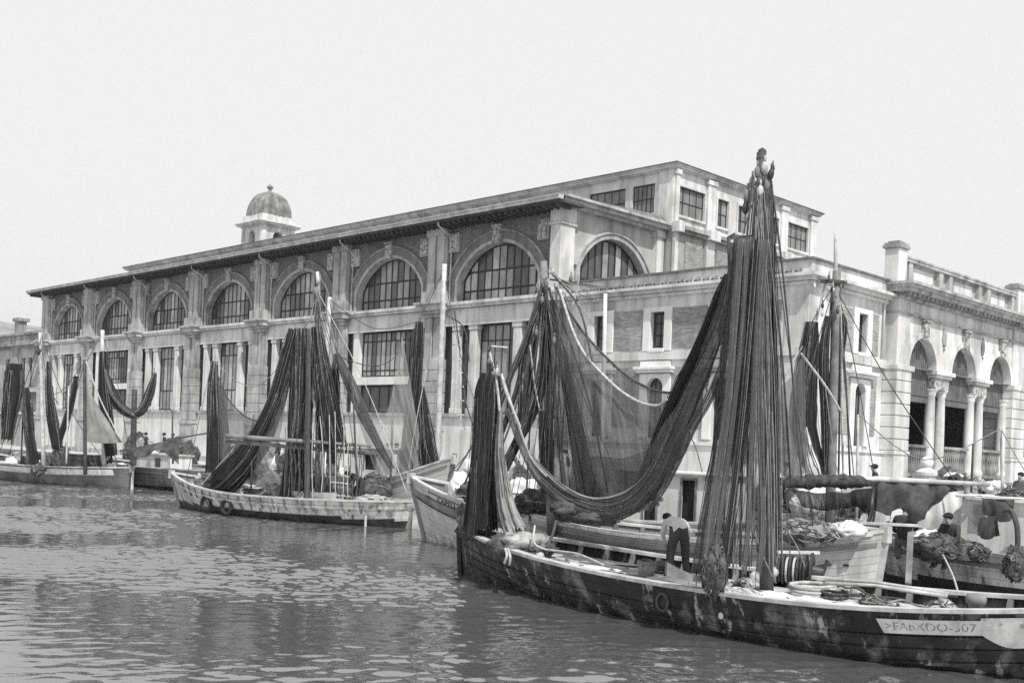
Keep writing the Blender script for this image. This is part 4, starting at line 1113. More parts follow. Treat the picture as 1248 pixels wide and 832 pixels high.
def bundle(root, name, path, m, dep=.5, pleats=8, amp=.16, n=72, seed=0, sm=8, strands=None):
    """a gathered net hanging along a path of (px, py, depth, width in px)"""
    q = spline(path, sm); pts = [at(x, y, d) for x, y, d, w in q]; rows, uvs = [], []; L = len(q); acc = 0
    rr = random.Random(seed * 31 + 5); ph = [rr.uniform(0, 6.3) for _ in range(6)]
    for k in range(L):
        T = (pts[min(k + 1, L - 1)] - pts[max(k - 1, 0)]).normalized()
        e1 = T.cross(FW).normalized(); e2 = T.cross(e1).normalized()
        w = q[k][3] * q[k][2] / FPX / 2 * .82
        if k: acc += (pts[k] - pts[k - 1]).length
        row, uv = [], []
        for j in range(n + 1):
            a = 2 * pi * j / n
            cx, cy, sd = cos(a), sin(a), seed * 7.3
            kf = pleats * .28
            r = 1 + amp * (1.5 * mnoise.noise(Vector((cx * kf, cy * kf, acc * .35 + sd))) + 1.0 * mnoise.noise(Vector((cx * kf * 2.6, cy * kf * 2.6, acc * .22 + sd + 3))) + .55 * mnoise.noise(Vector((cx * kf * 6, cy * kf * 6, acc * .5 + sd + 9))))
            p = pts[k] + e1 * (cos(a) * w * r) + e2 * (sin(a) * w * dep * r)
            row.append(p); uv.append((j / n * max(.6, w * 5), acc))
        rows.append(row); uvs.append(uv)
    for j in range(n + 1):                       # ragged hem
        jj = j % n; rows[-1][j] = rows[-1][j] + (pts[-1] - pts[-2]).normalized() * (.16 * mnoise.noise(Vector((jj * .9, seed, 0))) + .1 * mnoise.noise(Vector((jj * .31, seed, 4))))
    mb = MB(); mb.grid(rows, 0, False, uvs)
    nstr = strands if strands is not None else int(4 + max(x[3] * x[2] / FPX for x in q) * 30)
    for k in range(nstr):                        # loose cords lying over the folds
        j0 = rr.uniform(0, n); dj = rr.uniform(-.12, .12) * n; sp = []
        k0, k1 = rr.choice((0, 0, int(L * .15), int(L * .3))), rr.choice((L, L, int(L * .85), int(L * .7)))
        for i in range(k0, k1, 3):
            j = int(j0 + dj * (i / L)) % n; c = pts[i]; v = rows[i][j] - c; sp.append(c + v * (1.03 + .12 * rr.random()))
        if k1 == L and len(sp) > 2 and k % 2: e = (pts[-1] - pts[-2]).normalized(); sp += [sp[-1] + e * rr.uniform(.08, .3) + RT * rr.uniform(-.06, .06)]
        if len(sp) > 3: mb.tube(sp, rr.uniform(.004, .01) * q[0][2] / 22, 4, rr.choice((1, 1, 2)))
    o = part(mb, name, [m, 'rope_dark', 'net_cord'], root, True)
    return o
def curtain(root, name, top, bot, m, nu=60, nv=26, pleats=6, amp=.06, sag=.0, bulge=.25, seed=0):
    """a sheet of net between two edges of (px, py, depth)"""
    def resample(pl, n):
        q = spline(pl, 10); P = [at(*x) for x in q]; d = [0]
        for a, b_ in zip(P, P[1:]): d.append(d[-1] + (b_ - a).length)
        out = []
        for k in range(n + 1):
            s = d[-1] * k / n; i = 0
            while i < len(d) - 2 and d[i + 1] < s: i += 1
            f = (s - d[i]) / max(d[i + 1] - d[i], 1e-6); out.append(P[i].lerp(P[i + 1], f))
        return out, d[-1]
    A, la = resample(top, nu); B_, lb = resample(bot, nu); rows, uvs = [], []
    for j in range(nv + 1):
        v = j / nv; row, uv = [], []
        for i in range(nu + 1):
            u = i / nu; p = A[i].lerp(B_[i], v); hh = (B_[i] - A[i]).length
            p = p - FW * (bulge * sin(pi * u) * sin(pi * v)) + Vector((0, 0, -sag * sin(pi * v) * 0))
            k = amp * (sin(2 * pi * pleats * u + 1.2 * sin(v * 3 + seed)) + .5 * sin(2 * pi * pleats * 2.3 * u + seed + v * 2)) * (.4 + .6 * v)
            p = p - FW * k + RT * .3 * k + Vector((0, 0, .5 * amp * mnoise.noise(Vector((u * 6, v * 4, seed)))))
            row.append(p); uv.append((u * max(la, lb), v * hh))
        rows.append(row); uvs.append(uv)
    mb = MB(); mb.grid(rows, 0, False, uvs)
    return part(mb, name, m, root, True)
def edge_rope(root, pts, r=.025, m='rope_dark', name='head_rope'):
    mb = MB(); rope(mb, pts, r, 6, 8); return part(mb, name, m, root, True)

# 1. the net gathered on the main mast of the black boat
r1 = nroot('fishing_net', at(900, 690, 19), 'dark pleated net gathered up the tall mast of the black boat', group=NETG)
bundle(r1, 'gathered_net', [(906, 289, 19.1, 36), (902, 345, 19.1, 38), (894, 420, 19.0, 42), (886, 500, 18.9, 42), (876, 580, 18.8, 42), (866, 650, 18.7, 44), (860, 698, 18.6, 46)], 'net_thick', .5, 7, .2, 96, 1)
bundle(r1, 'gathered_net', [(930, 287, 19.5, 18), (931, 345, 19.5, 18), (933, 440, 19.5, 18), (935, 540, 19.5, 20), (936, 600, 19.5, 22), (935, 668, 19.4, 22)], 'net_dark', .6, 6, .18, 60, 2)
curtain(r1, 'net_panel', [(884, 296, 19.3), (905, 300, 19.2), (932, 298, 19.3)], [(884, 690, 18.9), (902, 640, 18.8), (922, 680, 18.9)], 'net_sheer', 40, 40, 6, .06, 0, .1, 11)
curtain(r1, 'net_panel', [(900, 292, 19.0), (915, 296, 18.95), (932, 292, 19.0)], [(874, 600, 18.7), (886, 560, 18.7), (905, 570, 18.7)], 'net', 40, 40, 6, .07, 0, .1, 12)
for i, (x0, x1, x2, w) in enumerate(((890, 880, 860, 8), (900, 889, 870, 6), (910, 899, 882, 7), (917, 911, 906, 6), (922, 920, 924, 6))):
    bundle(r1, 'net_fold', [(x0 + 6, 292, 18.8, w), (x0, 380, 18.7, w), (x1, 500, 18.5, w * 1.1), (x2, 640, 18.3, w * 1.3), (x2 - 6, 700, 18.2, w * 1.4)], ('net', 'net_thick', 'net_dark')[i % 3], .8, 4, .2, 24, 10 + i)
curtain(r1, 'net_skirt', [(942, 440, 19.6), (948, 470, 19.7), (952, 500, 19.8)], [(938, 572, 19.6), (955, 582, 19.8), (972, 578, 20)], 'net_sheer', 20, 20, 2, .04)

# 2. the great net slung from the boat behind to the black boat's mast
DA, DB = 26.0, 19.8
def dx(px): return DA + (DB - DA) * (px - 665) / 220
def P3(*p): return [(x, y, dx(x)) for x, y in p]
r2 = nroot('fishing_net', at(780, 560, 23), 'great see-through net slung between two masts before the annex', group=NETG)
top = P3((672, 350), (700, 398), (738, 440), (770, 465), (800, 477), (822, 474), (842, 440), (862, 395), (886, 320))
bot = P3((652, 545), (664, 580), (690, 610), (722, 626), (752, 626), (785, 606), (822, 560), (850, 490), (886, 400))
curtain(r2, 'net_panel', top, bot, 'net_sheer', 110, 40, 9, .10, 0, .5, 3)
top2 = P3((676, 352), (700, 420), (738, 465), (770, 488), (795, 494), (808, 486))
bot2 = P3((690, 560), (700, 590), (730, 610), (760, 612), (790, 590), (812, 540))
curtain(r2, 'net_panel', top2, bot2, 'net_sheer', 80, 30, 6, .08, 0, .75, 5)
curtain(r2, 'net_panel', P3((664, 360), (668, 400), (676, 440), (684, 480)), P3((665, 600), (690, 612), (715, 622), (735, 626)), 'net', 60, 30, 7, .08, 0, .3, 7)
curtain(r2, 'net_bottom', P3((690, 560), (720, 556), (760, 556), (800, 535), (826, 500)), P3((690, 606), (722, 624), (756, 625), (790, 604), (826, 555)), 'net_sheer', 60, 14, 6, .05, 0, .2, 9)
edge_rope(r2, top, .028); edge_rope(r2, [(x, y, d - .4) for x, y, d in top2], .03, 'rope_pale')
bundle(r2, 'net_fold', [(612, 498, 25.5, 7), (630, 545, 25.3, 9), (652, 582, 25, 13), (686, 610, 24.3, 20), (724, 623, 23.2, 25), (758, 617, 22.3, 26), (790, 587, 21.4, 26), (815, 535, 20.9, 24), (838, 480, 20.5, 24), (860, 430, 20.1, 20), (876, 385, 19.8, 14), (890, 320, 19.6, 8)], 'net', .6, 6, .22, 64, 21)
bundle(r2, 'net_fold', [(640, 553, 25.2, 4), (680, 593, 24.4, 6), (725, 609, 23.3, 7), (775, 588, 22.1, 8), (815, 520, 20.9, 7)], 'net_pale_thick', .7, 4, .2, 28, 22)
bundle(r2, 'net_fold', [(882, 335, 20.1, 10), (870, 362, 20.2, 15), (857, 396, 20.6, 17), (844, 427, 20.9, 18), (832, 456, 21.2, 24), (818, 490, 21.6, 26), (798, 545, 22.2, 26), (778, 590, 22.8, 18), (760, 612, 23, 8)], 'net_dark', .6, 6, .2, 56, 23)
bundle(r2, 'net_fold', [(884, 400, 19.5, 8), (874, 444, 19.5, 12), (858, 485, 19.7, 12), (841, 514, 19.9, 13), (826, 545, 20.2, 13), (806, 590, 20.8, 9), (786, 622, 21.5, 5)], 'net_thick', .6, 5, .2, 44, 24)
bundle(r2, 'net_fold', [(666, 365, 26, 5), (676, 420, 25.9, 10), (690, 490, 25.8, 18), (702, 550, 25.6, 24), (712, 595, 25.4, 22), (718, 618, 25.3, 14)], 'net_dark', .5, 6, .22, 64, 25)
mb = MB()
for k in range(16): mb.blob(at(738 + k * 4.2 + rnd.uniform(-2, 2), 629 - k * 1.2 + rnd.uniform(-3, 2), dx(740 + 4 * k) - .2), (.055, .055, .055), amp=.1, seg=6)
part(mb, 'float_line', 'cork', r2, True)
mb = MB(); mb.blob(at(722, 631, 23.4), (.5, .5, .14), amp=.4, freq=2); mb.blob(at(690, 622, 24.2), (.5, .4, .2), amp=.5, freq=2, seed=2); part(mb, 'net_heap', 'heap', r2, True)

# mast of the pale boat behind, with its gear
mb_foot = at(668, 640, 26.2)
pole(wb, 'mast', (mb_foot.x, mb_foot.y, .7), at(657, 318, 26.2), .12, .08, 'wood')
mb = MB()
for pts in ([(655, 345, 26), (630, 420, 25.6), (600, 500, 25), (560, 590, 24.5)], [(656, 350, 26), (640, 430, 25.8), (615, 520, 25.4), (590, 580, 25)], [(658, 360, 26), (650, 450, 26), (630, 520, 25.7), (600, 600, 25.3)], [(657, 352, 26), (628, 440, 26), (606, 470, 26)], [(662, 350, 26), (690, 420, 26), (715, 500, 26), (735, 600, 26)], [(655, 360, 26), (645, 420, 26), (640, 520, 26), (636, 600, 26)], [(664, 340, 26), (740, 352, 26.5)], [(668, 335, 26), (700, 375, 25), (716, 440, 24)], [(664, 350, 26), (672, 420, 26), (668, 500, 26), (660, 600, 26)]): rope(mb, pts, .024)
part(mb, 'stays', 'rope_dark', wb)
mb = MB()
for pts in ([(676, 352, 26), (683, 380, 25.9), (690, 420, 25.8)], [(670, 345, 26), (676, 400, 25.9), (682, 470, 25.7), (678, 560, 25.5)], [(640, 420, 25.8), (646, 470, 25.8), (652, 500, 25.8)], [(700, 320, 26), (698, 350, 26), (692, 372, 26)]): rope(mb, pts, .02)
part(mb, 'halyard', 'rope_pale', wb)
for px, py, r in ((660, 345, .13), (676, 350, .14), (690, 340, .13), (697, 366, .1), (650, 352, .13), (668, 330, .1), (655, 365, .12), (683, 365, .1), (648, 405, .12), (670, 415, .14), (694, 395, .11)):
    mb = MB(); block(mb, at(px, py, 25.8), r); part(mb, 'block', rnd.choice(('wood', 'wood_dark', 'wood_pale')), wb, True)
r3 = nroot('fishing_net', at(640, 470, 26), 'bunch of dark net strands splayed from the mast left of great net', group=NETG)
for i, path in enumerate(([(652, 358, 26, 5), (636, 410, 25.8, 8), (618, 455, 25.5, 8), (596, 510, 25.2, 7), (570, 575, 24.8, 5)], [(656, 358, 26, 8), (660, 410, 26, 14), (654, 465, 26, 18), (636, 515, 25.8, 16), (612, 560, 25.4, 10), (596, 590, 25.2, 6)], [(654, 362, 26, 5), (645, 430, 26, 8), (638, 490, 25.9, 8), (622, 540, 25.7, 6)], [(655, 362, 26, 4), (630, 440, 25.8, 6), (628, 500, 25.8, 6), (618, 560, 25.6, 5)], [(640, 400, 26, 5), (625, 470, 25.8, 7), (604, 530, 25.4, 7), (586, 570, 25.2, 5)], [(650, 470, 25.9, 6), (630, 530, 25.6, 8), (608, 580, 25.3, 6)], [(655, 500, 25.9, 10), (657, 540, 25.9, 14), (660, 600, 25.9, 14)])):
    bundle(r3, 'net_strand', path, 'net_dark', .6, 4, .2, 28, 40 + i)

# 3. the net standing in the bow of the black boat
r4 = nroot('fishing_net', at(595, 640, 24.2), 'tall net bundle on the small bow mast, one half dark and one half pale', group=NETG)
bundle(r4, 'gathered_net', [(592, 456, 24.3, 26), (588, 480, 24.3, 36), (586, 540, 24.3, 38), (583, 600, 24.3, 42), (582, 645, 24.3, 48)], 'net_dark', .6, 8, .16, 72, 51)
bundle(r4, 'gathered_net', [(604, 500, 23.9, 6), (603, 540, 23.8, 12), (606, 580, 23.7, 18), (612, 620, 23.5, 24), (622, 648, 23.3, 30)], 'net_pale_thick', .5, 6, .22, 56, 52)
bundle(r4, 'net_fold', [(572, 560, 24, 6), (570, 610, 23.9, 10), (566, 650, 23.8, 14)], 'net_dark', .7, 4, .2, 24, 53)
pf = at(592, 640, 24.4)
pole(nb, 'bow_mast', (pf.x, pf.y, .6), at(591, 420, 24.4), .07, .04, 'wood_dark')
mb = MB(); mb.bar(at(589, 421, 24.4), at(613, 423, 24.4), .03, .03); part(mb, 'wind_vane', 'band', nb)
for px, py, r, m_ in ((590, 425, .1, 'wood_dark'), (590, 440, .09, 'wood'), (600, 452, .11, 'wood_pale'), (594, 448, .1, 'wood_dark')):
    mb = MB(); block(mb, at(px, py, 24.2), r); part(mb, 'block', m_, nb, True)
mb = MB()
for pts in ([(605, 455, 24.2), (620, 500, 24.2), (640, 555, 24.4), (660, 580, 24.6)], [(606, 458, 24.2), (612, 480, 24.1), (628, 520, 24)], [(590, 425, 24.3), (600, 470, 24.2), (603, 500, 24)]): rope(mb, pts, .03)
part(mb, 'forestay', 'rope_pale', nb)
mb = MB(); mb.blob(at(568, 640, 24.6), (.28, .3, .32), amp=.6, freq=2.2, seed=4); mb.blob(at(560, 625, 25), (.16, .2, .2), amp=.5, freq=2, seed=5); part(mb, 'stem_fender', 'heap', nb, True)
r5 = nroot('net_heap', at(615, 665, 23.2), 'net heap under a pale cloth on the bow of the black boat', 'net heap')
mb = MB(); c = on_deck(628, 676, H1, .26); mb.blob(c + Vector((.1, .1, .16)), (.75, .65, .3), amp=.4, freq=2, seed=11); part(mb, 'heap', 'heap', r5, True)
mb = MB(); mb.blob(c + Vector((.0, -.1, .28)), (.6, .5, .22), amp=.35, freq=2, seed=12); part(mb, 'cloth', 'heap_pale', r5, True)

# 4. nets of the white boat in front of the hall
D4 = 41.0
r6 = nroot('fishing_net', at(365, 600, D4), 'dark net skirts hung round the middle mast of the rust streaked boat', group=NETG)
bundle(r6, 'gathered_net', [(362, 400, D4, 18), (362, 440, D4, 26), (361, 500, D4, 32), (357, 560, D4, 36), (354, 612, D4, 40)], 'net_dark', .6, 7, .18, 60, 61)
bundle(r6, 'gathered_net', [(380, 398, D4 - .3, 16), (386, 450, D4 - .3, 24), (394, 500, D4 - .3, 32), (402, 545, D4 - .3, 38)], 'net_dark', .6, 7, .18, 60, 62)
bundle(r6, 'net_fold', [(371, 400, D4 - .6, 4), (370, 470, D4 - .7, 6), (368, 560, D4 - .8, 7), (368, 610, D4 - .8, 8)], 'net', .7, 4, .2, 24, 63)
r7 = nroot('fishing_net', at(290, 560, 42), 'net sagging from fore pole to middle mast on the rust streaked boat', group=NETG)
curtain(r7, 'net_panel', [(258, 452, 43), (272, 485, 42.8), (295, 508, 42.4), (315, 510, 42), (335, 490, 41.6), (350, 420, 41.2)], [(262, 560, 43), (280, 575, 42.8), (300, 585, 42.4), (315, 580, 42), (332, 545, 41.6), (345, 480, 41.2)], 'net_sheer', 60, 24, 5, .06, 0, .2, 6)
bundle(r7, 'net_fold', [(354, 402, 41, 20), (344, 440, 41.2, 22), (330, 490, 41.5, 24), (312, 530, 41.9, 30), (290, 565, 42.3, 40), (268, 588, 42.6, 40), (254, 596, 42.8, 20)], 'net_dark', .5, 6, .18, 56, 64)
edge_rope(r7, [(258, 452, 43), (272, 485, 42.8), (295, 508, 42.4), (315, 510, 42), (335, 490, 41.6), (350, 420, 41.2)], .025)
r8 = nroot('fishing_net', at(258, 560, 43), 'narrow dark net tied along the fore pole of the rust streaked boat', group=NETG)
bundle(r8, 'gathered_net', [(256, 440, 43, 8), (254, 470, 43, 16), (255, 520, 43, 20), (254, 575, 43, 24)], 'net_dark', .6, 6, .2, 44, 65)
bundle(r8, 'gathered_net', [(262, 470, 43.2, 8), (266, 520, 43.2, 14), (270, 575, 43.2, 16)], 'net', .6, 4, .2, 30, 66)
r9 = nroot('fishing_net', at(470, 520, 42), 'pale gauzy net draped in a triangle in front of the wide hall doorway', group=NETG)
curtain(r9, 'net_panel', [(404, 432, 42), (425, 480, 42), (450, 512, 42), (468, 495, 42), (484, 408, 42)], [(452, 575, 42), (465, 578, 42), (480, 578, 42), (494, 575, 42), (506, 530, 42)], 'net_pale', 50, 24, 4, .05, 0, .2, 8)
bundle(r9, 'net_fold', [(404, 430, 41.8, 6), (420, 465, 41.8, 14), (440, 510, 41.8, 14), (458, 545, 41.8, 10), (472, 570, 41.8, 6)], 'net', .5, 4, .2, 32, 67)
bundle(r9, 'net_fold', [(404, 432, 42.3, 6), (402, 470, 42.3, 14), (400, 520, 42.3, 13), (397, 565, 42.3, 12)], 'net_dark', .6, 4, .2, 28, 68)
r10 = nroot('fishing_net', at(495, 560, 44), 'straight black net column with flared skirt beside the pale gauzy net', group=NETG)
bundle(r10, 'gathered_net', [(505, 392, 44, 10), (503, 430, 44, 15), (499, 480, 44, 17), (494, 530, 44, 19), (488, 575, 44, 20)], 'net_dark', .7, 5, .16, 40, 69)
bundle(r10, 'net_skirt', [(508, 470, 44.2, 8), (512, 510, 44.2, 18), (516, 545, 44.2, 26), (520, 572, 44.2, 30)], 'net_dark', .5, 5, .18, 40, 70)
edge_rope(r10, [(514, 450, 43.6), (500, 520, 43.6), (492, 572, 43.6)], .02, 'rope_pale')

# masts and spars of the middle boats
f = at(381, 605, D4); pole(mdb, 'mast', (f.x, f.y, .6), at(383, 334, D4), .1, .055, 'wood')
mb = MB(); mb.blob(at(380, 356, D4), (.13, .13, .2), amp=.6, freq=2, seed=3); part(mb, 'masthead_blocks', 'wood', mdb, True)
mb = MB(); mb.tube([at(381, 331, D4), at(382, 345, D4)], [.06, .09], 8); part(mb, 'mast_cap', 'band', mdb, True)
f = at(386, 560, 43); pole(gb, 'boom', (f.x, f.y, 1.2), at(396, 362, 43.5), .13, .08, 'wood_pale')
f = at(256, 590, 43); pole(mdb, 'fore_pole', (f.x, f.y, .6), at(252, 440, 43), .08, .05, 'wood_dark')
f = at(278, 560, 43); 
mb = MB(); mb.tube([at(270, 531, 40.5), at(446, 543, 40.5)], [.09, .06], 8); part(mb, 'spar', 'wood', mdb, True)
mb = MB(); mb.tube([at(268, 537, 40.7), at(440, 552, 40.7)], [.07, .07], 8); part(mb, 'spar', 'wood', mdb, True)
mb = MB()
for k in range(26):
    x = 345 + k * 3.6 + rnd.uniform(-2, 2); rope(mb, [(x, 540, 40.6), (x + rnd.uniform(-4, 4), 570, 40.5), (x + rnd.uniform(-6, 6), 604, 40.4)], .02, 4, 4)
part(mb, 'hanging_lines', 'rope_dark', mdb)
mb = MB()
for k in range(8):
    x = 366 + k * 9 + rnd.uniform(-3, 3); rope(mb, [(x, 500 + rnd.uniform(0, 40), 40.4), (x + rnd.uniform(-4, 4), 560, 40.3), (x + rnd.uniform(-3, 3), 608, 40.2)], .018, 4, 4)
for pts in ([(380, 360, D4), (340, 470, 42), (240, 590, 43)], [(384, 360, D4), (440, 470, 41), (490, 600, 40)]): rope(mb, pts, .018)
part(mb, 'stays', 'rope_pale', mdb)
f = at(527, 560, 45); pole(gb, 'mast', (f.x, f.y, 1.2), at(536, 322, 46), .14, .1, 'wood_pale')
mb = MB()
for pts in ([(548, 378, 45), (555, 430, 45), (560, 480, 45), (572, 520, 44), (592, 560, 43)], [(540, 385, 45), (560, 400, 45), (566, 440, 45)], [(600, 440, 40), (575, 530, 39), (540, 590, 37)], [(606, 500, 38), (575, 560, 37), (530, 600, 36)]): rope(mb, pts, .03)
part(mb, 'stays', 'rope_dark', gb)
mb = MB()
for k in range(7):
    mb.bar(at(545 + k * 1.2, 420 + k * 17, 45), at(556 + k * 1.2, 420 + k * 17, 45), .05, .05)
mb.bar(at(546, 405, 45), at(546, 500, 45), .05, .05); mb.bar(at(556, 410, 45), at(556, 520, 45), .05, .05)
part(mb, 'rope_ladder', 'wood_pale', gb)

# 5. nets of the boat at the left edge
D5 = 58.5
r11 = nroot('fishing_net', at(10, 500, D5), 'black net hanging at the left edge of the picture from a raised spar', group=NETG)
bundle(r11, 'gathered_net', [(12, 443, D5, 22), (11, 470, D5, 25), (7, 500, D5, 20), (3, 535, D5, 14)], 'net_dark', .5, 6, .18, 48, 81)
r12 = nroot('fishing_net', at(30, 540, D5), 'short black net bundle on a stake in the bow of the banded boat', group=NETG)
bundle(r12, 'gathered_net', [(26, 472, D5, 7), (28, 490, D5, 12), (30, 530, D5, 13), (36, 565, D5, 12)], 'net_dark', .6, 5, .2, 36, 82)
r13 = nroot('fishing_net', at(65, 540, D5 - 1), 'black nets crossed in a V beside the pale pole of the banded boat', group=NETG)
bundle(r13, 'gathered_net', [(53, 440, D5 - 1, 4), (54, 475, D5 - 1, 10), (58, 510, D5 - 1, 14), (64, 545, D5 - 1, 14)], 'net_dark', .6, 5, .2, 36, 83)
bundle(r13, 'gathered_net', [(87, 458, D5 - 1, 7), (82, 490, D5 - 1, 9), (72, 520, D5 - 1, 9), (63, 548, D5 - 1, 8)], 'net_dark', .6, 5, .2, 36, 84)
r14 = nroot('fishing_net', at(120, 520, D5 - 2), 'grey triangular sail shaped net between two poles of the banded boat', group=NETG)
curtain(r14, 'net_panel', [(99, 440, 57), (101, 462, 57), (104, 480, 57)], [(98, 538, 57), (120, 540, 57), (143, 539, 57)], 'canvas_grey', 20, 20, 2, .03, 0, .2, 3)
edge_rope(r14, [(99, 440, 56.9), (118, 490, 56.9), (143, 538, 56.9)], .04, 'rope_pale')
r15 = nroot('fishing_net', at(150, 500, 58), 'net swag looped between a black post and a hall pilaster at the left', group=NETG)
bundle(r15, 'net_fold', [(121, 448, 58, 5), (128, 472, 58, 12), (140, 494, 58, 14), (155, 504, 58, 12), (168, 498, 58, 12), (177, 478, 58, 12), (183, 455, 58, 5)], 'net_dark', .5, 4, .2, 36, 85)
bundle(r15, 'net_fold', [(122, 450, 57.8, 3), (130, 478, 57.8, 5), (143, 496, 57.8, 5), (157, 506, 57.8, 4)], 'net_pale', .5, 4, .2, 24, 87)
bundle(r15, 'gathered_net', [(120, 428, 58, 10), (121, 470, 58, 14), (126, 520, 58, 16), (130, 555, 58, 16)], 'net_dark', .7, 5, .16, 36, 86)
f = at(48, 565, D5); pole(fb, 'mast', (f.x, f.y, .7), at(43, 405, D5), .12, .08, 'wood_pale')
mb = MB(); mb.blob(at(42, 428, D5), (.15, .15, .22), amp=.2); part(mb, 'masthead', 'wood_dark', fb, True)
f = at(99, 560, 57); pole(fb, 'mizzen_mast', (f.x, f.y, .7), at(97, 438, 57), .1, .08, 'wood_dark')
f = at(122, 560, 58); pole(fb, 'stern_pole', (f.x, f.y, .7), at(119, 402, 58), .12, .1, 'wood_pale')
mb = MB()
for pts in ([(44, 410, D5), (20, 480, 60), (-10, 560, 62)], [(45, 410, D5), (75, 490, 58), (120, 560, 57)], [(50, 450, D5), (58, 480, D5), (66, 492, D5)]): rope(mb, pts, .02)
part(mb, 'stays', 'rope_dark', fb)
f = at(158, 560, 62)
post = nroot('mooring_post', Vector((f.x, f.y, 0)), 'thick dark wooden mooring post behind the net swag', 'mooring post')
pole(post, 'post', (f.x, f.y, -1), at(158, 474, 62), .17, .15, 'wood_dark', 12)

# 6. right hand boats: mast, nets and the long net-hung spar
D6 = 27.0
f = at(1008, 600, D6); pole(rb, 'mast', (f.x, f.y, .6), at(1014, 330, D6), .13, .1, 'wood', 14)
pole(rb, 'topmast', at(1013, 345, D6), at(1012, 282, D6), .06, .03, 'wood_pale')
for k in range(16):
    px, py = 1012 + rnd.uniform(-26, 14), 340 + rnd.uniform(-4, 44)
    mb = MB(); block(mb, at(px, py, D6 - .2), rnd.uniform(.06, .11)); part(mb, 'block', rnd.choice(('wood_pale', 'wood', 'wood_dark')), rb, True)
mb = MB(); mb.bar(at(992, 342, D6 - .1), at(1026, 344, D6 - .1), .1, .08); part(mb, 'crosstrees', 'wood_dark', rb)
mb = MB()
for pts in ([(1000, 345, D6), (985, 400, D6), (955, 450, D6), (938, 490, D6)], [(970, 430, 26), (1000, 470, 26), (1018, 500, 26)], [(1016, 345, D6), (1020, 420, D6), (1020, 500, D6), (1022, 580, D6)]): rope(mb, pts, .03)
part(mb, 'halyard', 'rope_pale', rb)
mb = MB()
for pts in ([(1012, 350, D6), (1024, 450, D6), (1030, 580, D6)], [(1018, 350, D6), (1018, 450, D6), (1016, 590, D6)], [(1008, 350, D6), (1003, 450, D6), (1004, 590, D6)]): rope(mb, pts, .025)
part(mb, 'stays', 'rope_dark', rb)
r16 = nroot('fishing_net', at(975, 520, D6), 'dark trapezoid net hung left of the pale mast at the right', group=NETG)
bundle(r16, 'gathered_net', [(984, 392, D6, 16), (982, 420, D6, 24), (976, 470, D6, 34), (974, 520, D6, 40), (984, 560, D6, 34), (996, 580, D6, 14)], 'net_dark', .4, 6, .14, 56, 91)
bundle(r16, 'net_fold', [(1004, 385, D6, 8), (998, 430, D6, 14), (1000, 500, D6, 16), (1002, 570, D6, 14)], 'net_dark', .5, 4, .16, 32, 92)
r17 = nroot('fishing_net', at(950, 540, 23), 'grey sheer net triangle between the black boat mast and pale right mast', group=NETG)
curtain(r17, 'net_panel', [(946, 470, 22), (962, 455, 23.5), (976, 420, 25)], [(942, 575, 22), (958, 582, 23.5), (978, 575, 25)], 'net_sheer', 24, 20, 3, .05, 0, .2, 4)
r18 = nroot('fishing_net', at(1022, 410, D6), 'small dark net flap hanging right of the pale mast head', group=NETG)
bundle(r18, 'gathered_net', [(1019, 382, D6 + .3, 8), (1021, 400, D6 + .3, 14), (1018, 440, D6 + .3, 10), (1015, 500, D6 + .3, 6)], 'net_dark', .5, 4, .16, 28, 93)
mb = MB(); mb.tube([at(942, 592, 23.2), at(1062, 583, 24.2), at(1200, 590, 25)], [.05, .06, .05], 8); part(mb, 'net_spar', 'wood_pale', rb, True)
r19 = nroot('fishing_net', at(1000, 600, 24), 'long dark net rolled along the level spar above the pale grey boat', group=NETG)
mb = MB(); pts = []; rads = []
for k in range(40):
    f = k / 39; pts.append(at(943 + 116 * f, 588 - 2 * sin(f * 3) + 2.5 * mnoise.noise(Vector((f * 9, 1, 0))), 23.2 + f)); rads.append((.14 + .06 * mnoise.noise(Vector((f * 14, 5, 0)))) * min(1, .35 + 5 * min(f, 1 - f)))
mb.tube(pts, rads, 20, 0, True, lambda a, f: (1 + .16 * mnoise.noise(Vector((cos(a) * 2, sin(a) * 2, f * 26))), 1 + .16 * mnoise.noise(Vector((cos(a) * 2, sin(a) * 2, f * 26 + 9)))))
part(mb, 'rolled_net', 'net_roll', r19, True)
curtain(r19, 'net_panel', [(950, 596, 23.3), (990, 600, 23.5), (1025, 596, 23.9), (1062, 588, 24.1)], [(955, 640, 23.3), (985, 648, 23.5), (1020, 640, 23.9), (1052, 622, 24.1)], 'net_thick', 50, 14, 9, .08, 0, .1, 5)
curtain(r19, 'net_panel', [(960, 596, 23.0), (1000, 600, 23.2), (1045, 596, 23.6), (1064, 588, 23.8)], [(968, 616, 23.0), (1000, 622, 23.2), (1040, 618, 23.6), (1056, 640, 23.8)], 'net_dark', 50, 14, 7, .08, 0, .1, 6)
r20 = nroot('awning', at(1110, 600, 24.5), 'dark torn tarpaulin hanging from the spar beside the right deckhouse', 'tarpaulin')
curtain(r20, 'cloth', [(1062, 584, 24.2), (1095, 586, 24.4), (1130, 588, 24.6), (1160, 590, 24.8)], [(1062, 622, 24.2), (1078, 628, 24.3), (1092, 618, 24.4), (1104, 634, 24.5), (1116, 634, 24.6), (1134, 614, 24.7), (1158, 596, 24.8)], 'canvas_dark', 24, 12, 4, .06, 0, .1, 3)
r21 = nroot('white_sheet', at(1140, 630, 26), 'bright white sailcloth spread behind the tarpaulin left of the deckhouse', 'sailcloth')
curtain(r21, 'cloth', [(1120, 606, 26.6), (1145, 600, 26.4), (1168, 598, 26.2)], [(1112, 642, 26.6), (1140, 645, 26.4), (1168, 645, 26.2)], 'canvas', 20, 12, 3, .05, 0, .1, 2)
r22 = nroot('white_sheet', at(1070, 620, 26), 'white sailcloth hung between the dark nets above the pale stern', 'sailcloth')
